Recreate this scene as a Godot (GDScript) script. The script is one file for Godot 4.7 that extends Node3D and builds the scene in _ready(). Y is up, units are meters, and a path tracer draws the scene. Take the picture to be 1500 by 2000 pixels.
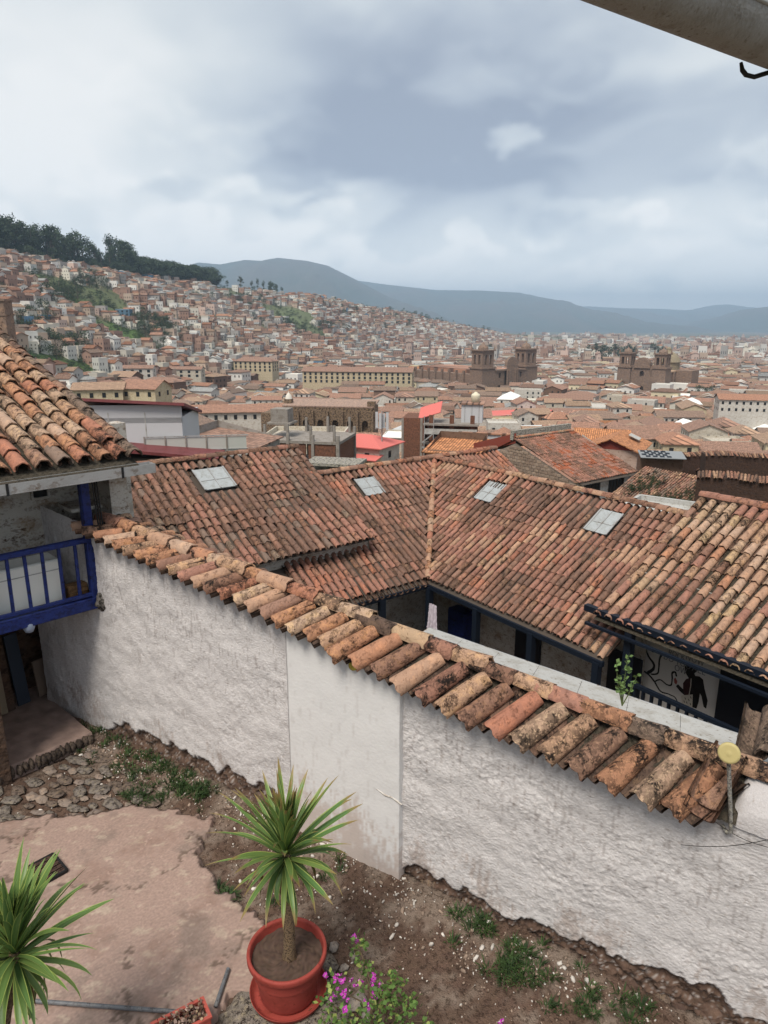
extends Node3D
# A view from an upper balcony over a small courtyard, tiled neighbour roofs and the old town in its valley.

const FOCAL := 1387.0            # focal length in photo pixels (1500 x 2000)
const EXPOSURE := 2.7           # exposed for the courtyard
const EYE := 6.0                 # camera height over the courtyard
var tilt := deg_to_rad(15.0)
var rng := RandomNumberGenerator.new()
var e1 := Vector3(0.5957, 0, 0.8032)    # the two directions of the neighbours' walls
var e2 := Vector3(-0.8032, 0, 0.5957)
var m := {}                      # materials by name
var used := {}                   # names already taken at top level


# ---------------------------------------------------------------- positions
func ray(u: float, v: float) -> Vector3:
	var x := (u - 750.0) / FOCAL
	var y := (1000.0 - v) / FOCAL
	return Vector3(x, y * cos(tilt) - sin(tilt), -(cos(tilt) + y * sin(tilt)))

func at_height(u: float, v: float, h: float) -> Vector3:
	var r := ray(u, v)
	return Vector3(0, EYE, 0) + r * ((h - EYE) / r.y)

func at_depth(u: float, v: float, d: float) -> Vector3:
	var r := ray(u, v)
	return Vector3(0, EYE, 0) + r * (d / -r.z)

func at_plane(u: float, v: float, p: Vector3, n: Vector3) -> Vector3:
	var r := ray(u, v)
	return Vector3(0, EYE, 0) + r * ((p - Vector3(0, EYE, 0)).dot(n) / r.dot(n))

func pixel_of(p: Vector3) -> Vector2:
	var q := p - Vector3(0, EYE, 0)
	var dep := -q.z * cos(tilt) - q.y * sin(tilt)
	if dep < 0.01:
		return Vector2(-9999, -9999)
	return Vector2(750.0 + FOCAL * q.x / dep, 1000.0 - FOCAL * (q.y * cos(tilt) - q.z * sin(tilt)) / dep)

func in_frame(p: Vector3, margin := 0.0) -> bool:
	var q := pixel_of(p)
	return q.x > -margin and q.x < 1500.0 + margin and q.y > -margin and q.y < 2000.0 + margin

func pick(a: Array):
	return a[rng.randi() % a.size()]

func rr(a: float, b: float) -> float:
	return rng.randf_range(a, b)

func table(xs: Array, ys: Array, x: float) -> float:
	if x <= xs[0]:
		return ys[0]
	for i in range(1, xs.size()):
		if x <= xs[i]:
			return lerpf(ys[i - 1], ys[i], (x - xs[i - 1]) / (xs[i] - xs[i - 1]))
	return ys[-1]


# ---------------------------------------------------------------- mesh collecting
class Shape:
	var v := PackedVector3Array()
	var n := PackedVector3Array()
	var c := PackedColorArray()
	var uv := PackedVector2Array()
	var ix := PackedInt32Array()
	var ink := Color(1, 1, 1)

	func point(p: Vector3, nn: Vector3, t := Vector2.ZERO) -> int:
		v.append(p); n.append(nn); c.append(ink); uv.append(t)
		return v.size() - 1

	func tri(a: Vector3, b: Vector3, d: Vector3) -> void:      # anticlockwise from outside
		var nn := (b - a).cross(d - a).normalized()
		var i := point(a, nn, Vector2(0, 0)); point(b, nn, Vector2(1, 0)); point(d, nn, Vector2(1, 1))
		ix.append_array([i, i + 2, i + 1])

	func quad(a: Vector3, b: Vector3, d: Vector3, e: Vector3, ua := Vector2(0, 1), ub := Vector2(1, 1), ud := Vector2(1, 0), ue := Vector2(0, 0)) -> void:
		var nn := (b - a).cross(d - a) + (d - a).cross(e - a)
		nn = nn.normalized()
		var i := point(a, nn, ua); point(b, nn, ub); point(d, nn, ud); point(e, nn, ue)
		ix.append_array([i, i + 2, i + 1, i, i + 3, i + 2])

	func box(t: Transform3D, s: Vector3) -> void:               # centred box
		var h := s / 2
		var p := []
		for k in 8:
			p.append(t * Vector3(h.x * (1 if k & 1 else -1), h.y * (1 if k & 2 else -1), h.z * (1 if k & 4 else -1)))
		quad(p[4], p[5], p[7], p[6]); quad(p[1], p[0], p[2], p[3])
		quad(p[5], p[1], p[3], p[7]); quad(p[0], p[4], p[6], p[2])
		quad(p[6], p[7], p[3], p[2]); quad(p[0], p[1], p[5], p[4])

	func rounded(t: Transform3D, s: Vector3, b: float) -> void:  # box with chamfered edges
		var h := s / 2
		var inner := h - Vector3(b, b, b)
		for ax in 3:
			for sg in [-1.0, 1.0]:
				var o := Vector3.ZERO; o[ax] = h[ax] * sg
				var q := Vector3.ZERO; q[(ax + 1) % 3] = inner[(ax + 1) % 3]
				var r := Vector3.ZERO; r[(ax + 2) % 3] = inner[(ax + 2) % 3] * sg
				quad(t * (o - q - r), t * (o + q - r), t * (o + q + r), t * (o - q + r))
		for ax in 3:
			var j := (ax + 1) % 3
			var k := (ax + 2) % 3
			for sj in [-1.0, 1.0]:
				for sk in [-1.0, 1.0]:
					var l := Vector3.ZERO; l[ax] = inner[ax]
					var a1 := Vector3.ZERO; a1[j] = h[j] * sj; a1[k] = inner[k] * sk
					var a2 := Vector3.ZERO; a2[j] = inner[j] * sj; a2[k] = h[k] * sk
					if sj * sk > 0:
						quad(t * (a1 - l), t * (a1 + l) if false else t * (a2 - l), t * (a2 + l), t * (a1 + l))
					else:
						quad(t * (a2 - l), t * (a1 - l), t * (a1 + l), t * (a2 + l))
		for k in 8:
			var sg := Vector3(1 if k & 1 else -1, 1 if k & 2 else -1, 1 if k & 4 else -1)
			var pa := Vector3(h.x, inner.y, inner.z) * sg
			var pb := Vector3(inner.x, h.y, inner.z) * sg
			var pc := Vector3(inner.x, inner.y, h.z) * sg
			if sg.x * sg.y * sg.z > 0:
				tri(t * pa, t * pb, t * pc)
			else:
				tri(t * pa, t * pc, t * pb)

	func bar(a: Vector3, b: Vector3, w: float, h: float, up := Vector3.UP) -> void:   # box from a to b
		var z := (b - a).normalized()
		var x := up.cross(z).normalized()
		if x.length() < 0.5:
			x = Vector3.RIGHT
		box(Transform3D(Basis(x, z.cross(x), z), (a + b) / 2), Vector3(w, h, a.distance_to(b)))

	func tube(path: Array, rad: Array, seg := 8, caps := true) -> void:
		var first := v.size()
		var x := Vector3.ZERO
		for i in path.size():
			var z: Vector3 = (path[mini(i + 1, path.size() - 1)] - path[maxi(i - 1, 0)]).normalized()
			if x == Vector3.ZERO:
				x = (Vector3.UP if absf(z.y) < 0.9 else Vector3.RIGHT).cross(z)
			x = (x - z * x.dot(z)).normalized()
			var y := z.cross(x)
			var r: float = rad[mini(i, rad.size() - 1)]
			for k in seg + 1:
				var a := TAU * k / seg
				var o := x * cos(a) + y * sin(a)
				point(path[i] + o * r, o, Vector2(float(k) / seg, i))
		for i in path.size() - 1:
			for k in seg:
				var p := first + i * (seg + 1) + k
				ix.append_array([p, p + seg + 1, p + 1, p + 1, p + seg + 1, p + seg + 2])
		if caps:
			for e in [0, path.size() - 1]:
				var z2: Vector3 = (path[1] - path[0]) if e else (path[0] - path[1])
				if e:
					z2 = path[e] - path[e - 1]
				var cc := point(path[e], z2.normalized())
				for k in seg:
					var p = first + e * (seg + 1) + k
					ix.append_array([cc, p + 1, p] if e else [cc, p, p + 1])

	func lathe(prof: Array, seg := 40, t := Transform3D()) -> void:   # (radius, height) from bottom to top, outside
		var first := v.size()
		for i in prof.size():
			var d: Vector2 = (prof[mini(i + 1, prof.size() - 1)] - prof[maxi(i - 1, 0)]).normalized()
			for k in seg + 1:
				var a := TAU * k / seg
				var o := Vector3(cos(a), 0, sin(a))
				point(t * (o * prof[i].x + Vector3.UP * prof[i].y), t.basis * (o * d.y - Vector3.UP * d.x).normalized(), Vector2(float(k) / seg, i))
		for i in prof.size() - 1:
			for k in seg:
				var p := first + i * (seg + 1) + k
				ix.append_array([p, p + 1, p + seg + 1, p + 1, p + seg + 2, p + seg + 1])

	func sheet(nx: int, nz: int, f: Callable) -> void:           # f(i, j) -> [position, colour]; smooth normals
		var first := v.size()
		for j in nz + 1:
			for i in nx + 1:
				var r: Array = f.call(i, j)
				ink = r[1]
				point(r[0], Vector3.ZERO, Vector2(float(i) / nx, float(j) / nz))
		for j in nz:
			for i in nx:
				var p := first + j * (nx + 1) + i
				ix.append_array([p, p + nx + 1, p + 1, p + 1, p + nx + 1, p + nx + 2])
				var n1 := (v[p + 1] - v[p]).cross(v[p + nx + 1] - v[p])
				n[p] += n1; n[p + 1] += n1; n[p + nx + 1] += n1; n[p + nx + 2] += n1
		for p in range(first, v.size()):
			n[p] = n[p].normalized() if n[p].length() > 1e-9 else Vector3.UP

	func done(mat: Material = null) -> ArrayMesh:
		var a := []
		a.resize(Mesh.ARRAY_MAX)
		a[Mesh.ARRAY_VERTEX] = v; a[Mesh.ARRAY_NORMAL] = n; a[Mesh.ARRAY_COLOR] = c; a[Mesh.ARRAY_TEX_UV] = uv; a[Mesh.ARRAY_INDEX] = ix
		var me := ArrayMesh.new()
		me.add_surface_from_arrays(Mesh.PRIMITIVE_TRIANGLES, a)
		if mat:
			me.surface_set_material(0, mat)
		return me


# ---------------------------------------------------------------- nodes
func numbered(called: String) -> String:
	var k: int = used.get(called, -1) + 1
	used[called] = k
	return called if k == 0 else "%s_%03d" % [called, k]

func tag(o: Node, label: String, category: String, group := "") -> Node:
	o.set_meta("label", label)
	o.set_meta("category", category)
	if group:
		o.set_meta("group", group)
	return o

func thing(called: String, label: String, category: String, at := Vector3.ZERO, turn := 0.0, group := "") -> Node3D:
	var o := Node3D.new()
	o.name = numbered(called)
	add_child(o)
	o.position = at
	o.rotation.y = turn
	tag(o, label, category, group)
	return o

func put(called: String, mesh: Mesh, parent: Node = self, mat: Material = null, t := Transform3D()) -> MeshInstance3D:
	var o := MeshInstance3D.new()
	o.mesh = mesh
	o.transform = t
	if mat:
		o.material_override = mat
	o.name = numbered(called) if parent == self else called
	parent.add_child(o, true)
	return o

func part(called: String, s: Shape, mat: Material, parent: Node, t := Transform3D()) -> MeshInstance3D:
	return put(called, s.done(mat), parent, null, t)

func setting(called: String, s: Shape, mat: Material) -> MeshInstance3D:
	var o := put(called, s.done(mat))
	o.set_meta("kind", "structure")
	return o

func many(called: String, mesh: Mesh, mat: Material, list: Array, colors: Array, parent: Node) -> MultiMeshInstance3D:
	var mm := MultiMesh.new()
	mm.transform_format = MultiMesh.TRANSFORM_3D
	mm.use_colors = colors.size() > 0
	mm.mesh = mesh
	mm.instance_count = list.size()
	for i in list.size():
		mm.set_instance_transform(i, list[i])
		if colors.size():
			mm.set_instance_color(i, colors[i])
	var o := MultiMeshInstance3D.new()
	o.multimesh = mm
	o.material_override = mat
	o.name = numbered(called) if parent == self else called
	parent.add_child(o, true)
	o.set_meta("kind", "stuff")
	return o


# ---------------------------------------------------------------- materials
func lin(r: float, g: float, b: float) -> Color:
	return Color(r, g, b).linear_to_srgb()

func mat(c: Color, rough := 0.9, tex: Texture2D = null, size := 1.0, bump: Texture2D = null, bump_amount := 1.0) -> StandardMaterial3D:
	var s := StandardMaterial3D.new()
	s.albedo_color = c
	s.roughness = rough
	s.metallic_specular = 0.4
	if tex:
		s.albedo_texture = tex
	if bump:
		s.normal_enabled = true
		s.normal_texture = bump
		s.normal_scale = bump_amount
	if tex or bump:
		s.uv1_triplanar = true
		s.uv1_world_triplanar = true
		s.uv1_scale = Vector3.ONE / size
	return s

func noise(freq: float, seed_ := 1, oct := 4, kind := FastNoiseLite.TYPE_SIMPLEX_SMOOTH) -> FastNoiseLite:
	var n := FastNoiseLite.new()
	n.noise_type = kind
	n.seed = seed_
	n.frequency = freq
	n.fractal_octaves = oct
	return n

func field(size: int, freq: float, seed_: int, oct := 4) -> PackedByteArray:      # seamless noise as bytes
	var im := noise(freq, seed_, oct).get_seamless_image(size, size)
	im.convert(Image.FORMAT_L8)
	return im.get_data()

func blotches(size: int, seed_: int, base: Color, layers: Array) -> ImageTexture:
	# layers: [colour, frequency, threshold 0..1, softness, fine breakup 0..1]
	var out := PackedByteArray()
	out.resize(size * size * 3)
	var fine := field(size, 0.09, seed_ + 50, 3)
	var grain := field(size, 0.35, seed_ + 51, 2)
	var maps := []
	for i in layers.size():
		maps.append(field(size, layers[i][1], seed_ + i * 7, 4))
	for p in size * size:
		var g := 0.84 + 0.16 * grain[p] / 255.0
		var r := base.r * g
		var gg := base.g * g
		var b := base.b * g
		for i in layers.size():
			var l: Array = layers[i]
			var w: float = clampf((maps[i][p] / 255.0 + (fine[p] / 255.0 - 0.5) * l[4] + (grain[p] / 255.0 - 0.5) * l[4] * 0.6 - l[2]) / l[3], 0.0, 1.0)
			var k: Color = l[0]
			r += (k.r * g - r) * w
			gg += (k.g * g - gg) * w
			b += (k.b * g - b) * w
		out[p * 3] = int(clampf(r, 0, 1) * 255)
		out[p * 3 + 1] = int(clampf(gg, 0, 1) * 255)
		out[p * 3 + 2] = int(clampf(b, 0, 1) * 255)
	return ImageTexture.create_from_image(Image.create_from_data(size, size, false, Image.FORMAT_RGB8, out))

func bumps(size: int, freq: float, seed_: int, oct: int, strength: float) -> ImageTexture:
	var im := noise(freq, seed_, oct).get_seamless_image(size, size)
	im.convert(Image.FORMAT_L8)
	im.convert(Image.FORMAT_RGBA8)
	im.bump_map_to_normal_map(strength)
	return ImageTexture.create_from_image(im)



# ---------------------------------------------------------------- camera, sky, sun
func make_light() -> void:
	var cam := Camera3D.new()
	cam.name = "camera"
	add_child(cam)
	cam.position = Vector3(0, EYE, 0)
	cam.rotation.x = -tilt
	cam.fov = rad_to_deg(2.0 * atan(1000.0 / FOCAL))
	cam.near = 0.05
	cam.far = 60000.0
	cam.current = true
	var sun := DirectionalLight3D.new()
	sun.name = "sun"
	add_child(sun)
	sun.rotation = Vector3(deg_to_rad(-58), deg_to_rad(-28), 0)
	sun.light_energy = 0.5
	sun.light_angular_distance = 24.0
	sun.light_color = Color(1.0, 0.97, 0.92)
	sun.shadow_enabled = true
	var we := WorldEnvironment.new()
	we.name = "world"
	var env := Environment.new()
	env.background_mode = Environment.BG_SKY
	env.tonemap_mode = Environment.TONE_MAPPER_LINEAR
	env.tonemap_exposure = EXPOSURE
	env.background_energy_multiplier = 1.0
	env.sdfgi_enabled = true
	env.ssao_enabled = true
	env.ssil_enabled = true
	env.fog_enabled = true
	env.fog_density = 0.00012
	env.fog_light_color = Color(0.78, 0.89, 1.0)
	var sky := Sky.new()
	var pano := PanoramaSkyMaterial.new()
	pano.panorama = make_sky()
	sky.sky_material = pano
	env.sky = sky
	we.environment = env
	add_child(we)

func heading(u: float, v: float) -> Vector2:          # azimuth and elevation in degrees
	var r := ray(u, v).normalized()
	return Vector2(rad_to_deg(atan2(r.x, -r.z)), rad_to_deg(asin(r.y)))

func heap_of(n: FastNoiseLite, q: Vector3) -> float:
	return n.get_noise_3dv(q * 2.0)

func make_sky() -> ImageTexture:
	var w := 1440
	var h := 720
	var data := PackedFloat32Array()
	data.resize(w * h * 3)
	var big := noise(1.3, 4, 4)
	var mid := noise(4.2, 9, 6)
	var warp := noise(3.0, 17, 4)
	var cumulus := noise(7.0, 41, 6)
	var puff := noise(8.0, 22, 5)
	puff.fractal_type = FastNoiseLite.FRACTAL_RIDGED
	var stops := []
	for c in [Color8(158, 169, 188), Color8(184, 194, 208), Color8(209, 217, 225), Color8(230, 235, 238), Color8(249, 250, 250)]:
		var l: Color = c.srgb_to_linear()
		stops.append(Color(l.r / EXPOSURE, l.g / EXPOSURE, l.b / EXPOSURE))
	# banks of cloud: place and half size in the view, lighter or darker, crispness of the edge
	var banks := []
	for b in [[60, 230, 420, 240, 0.44, 0], [180, 40, 330, 110, 0.12, 0], [760, 70, 380, 130, -0.26, 0], [800, 265, 340, 180, -0.78, 0], [640, 330, 200, 90, -0.14, 0], [1010, 390, 140, 80, -0.16, 0], [1230, 220, 260, 120, -0.16, 0], [450, 445, 110, 66, 0.22, 1], [270, 470, 90, 36, 0.24, 1], [600, 470, 100, 60, 0.16, 1], [900, 470, 120, 60, 0.16, 1], [920, 540, 190, 40, 0.14, 1], [1400, 420, 240, 50, 0.20, 1], [1330, 540, 230, 50, 0.22, 1], [1240, 480, 120, 50, 0.12, 1], [1390, 340, 180, 36, -0.14, 0], [320, 392, 78, 22, -0.2, 1], [1010, 272, 50, 30, 0.52, 2], [898, 324, 22, 7, 0.3, 2], [1430, 90, 220, 90, 0.14, 0], [640, 560, 200, 30, -0.06, 0], [30, 460, 90, 30, 0.10, 0]]:
		var c := heading(b[0], b[1])
		var s := heading(b[0] + b[2], b[1])
		var t := heading(b[0], b[1] - b[3])
		banks.append([c.x, c.y, absf(s.x - c.x), absf(t.y - c.y), b[4], b[5]])
	for j in h:
		var el := 90.0 - 180.0 * (j + 0.5) / h
		var e := maxf(el, 0.0)
		for i in w:
			var p := (j * w + i) * 3
			if el < -3.0:
				data[p] = 0.08; data[p + 1] = 0.078; data[p + 2] = 0.075
				continue
			var az := wrapf(360.0 * (i + 0.5) / w, -180.0, 180.0)
			var ce := cos(deg_to_rad(e))
			var d := Vector3(sin(deg_to_rad(az)) * ce, sin(deg_to_rad(e)), -cos(deg_to_rad(az)) * ce)
			var q := Vector3(d.x, d.y * 2.0, d.z)
			var nb := big.get_noise_3dv(q)
			var nm := mid.get_noise_3dv(q + Vector3(nb, nb, nb) * 0.3)
			var np := puff.get_noise_3dv(q)
			var nw := warp.get_noise_3dv(q)
			var low := clampf(1.0 - e / 22.0, 0.0, 1.0)
			var l := 0.58 + 0.32 * clampf(1.0 - e / 9.0, 0.0, 1.0) + nb * 0.16 + nm * (0.15 + 0.12 * low)
			var wx := az + nm * 4.0 + nw * 6.0 + np * 1.0
			var wy := e + nw * 3.0 + nm * 2.2 + np * 0.7
			for b in banks:
				var ax: float = (wx - b[0]) / b[2]
				var ay: float = (wy - b[1]) / b[3]
				if b[5] == 2:
					ax = (az + np * 0.9 + nm * 2.2 + heap_of(cumulus, q) * 1.0 - b[0]) / b[2]
					ay = (e + np * 0.7 + nw * 1.0 + heap_of(cumulus, q * 1.4) * 1.0 - b[1]) / b[3]
				if absf(ax) < 2.4 and absf(ay) < 2.4:
					var r2 := ax * ax + ay * ay
					if b[5] == 0:
						l += b[4] * exp(-r2 * 1.1)
					else:
						l += b[4] * smoothstep(1.7, 0.1, r2 + nm * 1.3 - np * 0.35)
			# heaps of cumulus low over the land
			var heap := cumulus.get_noise_3dv(Vector3(d.x, d.y * 1.5, d.z) + Vector3(nw, nm, nw) * 0.05)
			var over := cumulus.get_noise_3dv(Vector3(d.x, (d.y + 0.018) * 1.5, d.z) + Vector3(nw, nm, nw) * 0.05)
			var mound := smoothstep(0.0, 0.16, heap + nb * 0.4 + 0.06 - absf(e - 7.0) * 0.024)
			l += mound * (0.12 + 1.1 * clampf(heap - over, -0.12, 0.22) + 0.25 * cumulus.get_noise_3dv(q * 2.6)) * clampf(1.15 - e / 16.0, 0.0, 1.0)
			l = clampf(l, 0.01, 0.99) * 4.0
			var k := mini(int(l), 3)
			var col: Color = stops[k].lerp(stops[k + 1], l - k)
			var bright := 1.0 + 0.72 * exp(-e / 6.0)
			data[p] = col.r * bright; data[p + 1] = col.g * bright; data[p + 2] = col.b * bright
	return ImageTexture.create_from_image(Image.create_from_data(w, h, false, Image.FORMAT_RGBF, data.to_byte_array()))


# ---------------------------------------------------------------- materials used in several places
var tile_tex := []
var tile_mats := {}

func make_materials() -> void:
	tile_tex = [
		blotches(512, 11, Color(0.86, 0.85, 0.85), [[Color(1, 0.96, 0.92), 0.012, 0.62, 0.10, 0.5], [Color(0.55, 0.51, 0.49), 0.02, 0.68, 0.10, 0.6]]),
		blotches(512, 23, Color(0.86, 0.85, 0.84), [[Color(1, 0.98, 0.88), 0.02, 0.56, 0.12, 0.6], [Color(0.30, 0.27, 0.25), 0.022, 0.57, 0.08, 0.7], [Color(0.98, 0.98, 0.94), 0.06, 0.74, 0.05, 0.6]]),
		blotches(512, 37, Color(0.84, 0.82, 0.80), [[Color(0.16, 0.15, 0.14), 0.014, 0.47, 0.09, 0.6], [Color(0.95, 0.95, 0.9), 0.07, 0.72, 0.05, 0.6]]),
	]
	var grain := bumps(512, 0.06, 5, 4, 5.0)
	m.grain = grain
	for i in 3:
		for k in ["tan", "orange", "red", "rose", "brown", "pale", "yellow", "dark", "coral", "grey", "umber", "dust"]:
			var c: Color = {"tan": lin(0.58, 0.365, 0.25), "orange": lin(0.55, 0.285, 0.175), "red": lin(0.46, 0.16, 0.085), "rose": lin(0.45, 0.232, 0.172), "brown": lin(0.34, 0.188, 0.135), "pale": lin(0.62, 0.43, 0.315), "yellow": lin(0.60, 0.42, 0.27), "dark": lin(0.17, 0.11, 0.085), "coral": lin(0.52, 0.235, 0.155), "grey": lin(0.30, 0.215, 0.17), "umber": lin(0.26, 0.157, 0.118), "dust": lin(0.42, 0.248, 0.18)}[k]
			tile_mats["%s%d" % [k, i]] = mat(c, 0.9, tile_tex[i], 1.3 + 0.25 * i, grain, 0.5)
	for i in 3:
		var s := mat(Color(1, 1, 1), 0.9, tile_tex[i], 1.3 + 0.25 * i, grain, 0.5)
		s.vertex_color_use_as_albedo = true
		tile_mats["any%d" % i] = s
	m.soft = blotches(256, 127, Color(0.97, 0.965, 0.96), [[Color(0.86, 0.84, 0.81), 0.015, 0.52, 0.3, 0.4], [Color(0.66, 0.61, 0.56), 0.05, 0.82, 0.1, 0.5]])
	m.mortar = mat(lin(0.10, 0.085, 0.07), 1.0, blotches(256, 71, Color(0.8, 0.78, 0.74), [[Color(0.35, 0.36, 0.3), 0.03, 0.5, 0.2, 0.6], [Color(1, 1, 0.95), 0.1, 0.68, 0.06, 0.5]]), 0.6, grain, 1.2)
	m.deck = mat(lin(0.07, 0.055, 0.045), 1.0)
	m.blue = mat(lin(0.011, 0.028, 0.17), 0.5, blotches(256, 81, Color(0.95, 0.95, 0.95), [[Color(0.55, 0.6, 0.7), 0.03, 0.6, 0.12, 0.5], [Color(0.25, 0.25, 0.28), 0.02, 0.7, 0.1, 0.5]]), 0.8, grain, 0.25)
	m.navy = mat(lin(0.005, 0.009, 0.018), 0.55)
	m.white_wall = mat(lin(0.66, 0.64, 0.62), 0.95, blotches(256, 91, Color(0.96, 0.95, 0.94), [[Color(0.80, 0.74, 0.68), 0.008, 0.60, 0.2, 0.4], [Color(0.62, 0.56, 0.5), 0.03, 0.72, 0.1, 0.6]]), 1.2, grain, 0.35)
	m.stained = mat(lin(0.66, 0.63, 0.60), 0.95, blotches(256, 97, Color(0.95, 0.94, 0.92), [[Color(0.74, 0.66, 0.58), 0.010, 0.58, 0.2, 0.5], [Color(0.40, 0.32, 0.26), 0.02, 0.76, 0.08, 0.6]]), 1.0, grain, 0.5)
	m.adobe = mat(lin(0.15, 0.095, 0.068), 1.0, blotches(256, 101, Color(0.85, 0.85, 0.85), [[Color(1, 0.95, 0.9), 0.02, 0.6, 0.2, 0.6], [Color(0.5, 0.47, 0.45), 0.03, 0.6, 0.1, 0.6]]), 1.4, bumps(512, 0.03, 8, 5, 9.0), 1.0)
	m.zinc = mat(lin(0.50, 0.50, 0.50), 0.45, blotches(256, 111, Color(0.97, 0.97, 0.97), [[Color(0.84, 0.83, 0.82), 0.012, 0.55, 0.3, 0.3], [Color(0.62, 0.52, 0.44), 0.02, 0.80, 0.1, 0.5]]), 1.4)
	m.zinc.metallic = 0.35
	m.glass = mat(lin(0.43, 0.46, 0.475), 0.25, m.get("soft"), 0.9)
	m.glass.metallic_specular = 0.7
	m.dark_glass = mat(lin(0.02, 0.022, 0.025), 0.15)
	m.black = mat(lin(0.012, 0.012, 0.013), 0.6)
	m.wood = mat(lin(0.30, 0.18, 0.09), 0.8, blotches(256, 121, Color(0.9, 0.88, 0.85), [[Color(0.55, 0.5, 0.45), 0.03, 0.55, 0.2, 0.5]]), 0.5)

const TINT := {"tan": [0.58, 0.365, 0.25], "orange": [0.55, 0.285, 0.175], "red": [0.46, 0.16, 0.085], "rose": [0.45, 0.232, 0.172], "brown": [0.34, 0.188, 0.135], "pale": [0.62, 0.43, 0.315], "yellow": [0.60, 0.42, 0.27], "dark": [0.17, 0.11, 0.085], "coral": [0.52, 0.235, 0.155], "grey": [0.30, 0.215, 0.17], "umber": [0.26, 0.157, 0.118], "dust": [0.42, 0.248, 0.18]}

func tint(k: String) -> Color:
	var f := rr(0.82, 1.15)
	return Color(TINT[k][0] * f, TINT[k][1] * f, TINT[k][2] * f)


# ---------------------------------------------------------------- barrel tiles
func tile_mesh(r_low: float, r_top: float, length: float, thick := 0.016, seed_ := 1, seg := 8) -> ArrayMesh:
	# a half barrel: x across, y up, z down the slope
	var s := Shape.new()
	var g := RandomNumberGenerator.new()
	g.seed = seed_
	var rings := 3
	var wob := []
	for i in rings + 1:
		wob.append(g.randf_range(-0.03, 0.03))
	for inner in 2:
		var first := s.v.size()
		for i in rings + 1:
			var f := float(i) / rings
			var r: float = lerpf(r_top, r_low, f) * (1.0 + wob[i]) - inner * thick
			for k in seg + 1:
				var a := PI * k / seg
				var chip := 0.0
				if i == rings:
					chip = 0.012 * sin(k * 1.7 + seed_)
				var o := Vector3(cos(a), sin(a) * 1.0, 0)
				s.point(Vector3(o.x * r, o.y * r, f * length + chip), o.normalized() * (-1.0 if inner else 1.0))
		for i in rings:
			for k in seg:
				var p := first + i * (seg + 1) + k
				if not inner:
					s.ix.append_array([p, p + seg + 1, p + 1, p + 1, p + seg + 1, p + seg + 2])
				else:
					s.ix.append_array([p, p + 1, p + seg + 1, p + 1, p + seg + 2, p + seg + 1])
	var n := (rings + 1) * (seg + 1)
	for e in [0, rings]:
		for k in seg:
			var a: Vector3 = s.v[e * (seg + 1) + k]
			var b: Vector3 = s.v[e * (seg + 1) + k + 1]
			var c: Vector3 = s.v[n + e * (seg + 1) + k + 1]
			var d: Vector3 = s.v[n + e * (seg + 1) + k]
			if e:
				s.quad(a, b, c, d)
			else:
				s.quad(b, a, d, c)
	return s.done()

func tilt_basis(down: Vector3, slope: float) -> Basis:      # x along the eave, y off the roof, z down the slope
	var a := atan(slope)
	var z := down * cos(a) - Vector3.UP * sin(a)
	var y := down * sin(a) + Vector3.UP * cos(a)
	return Basis(y.cross(z), y, z)

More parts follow.
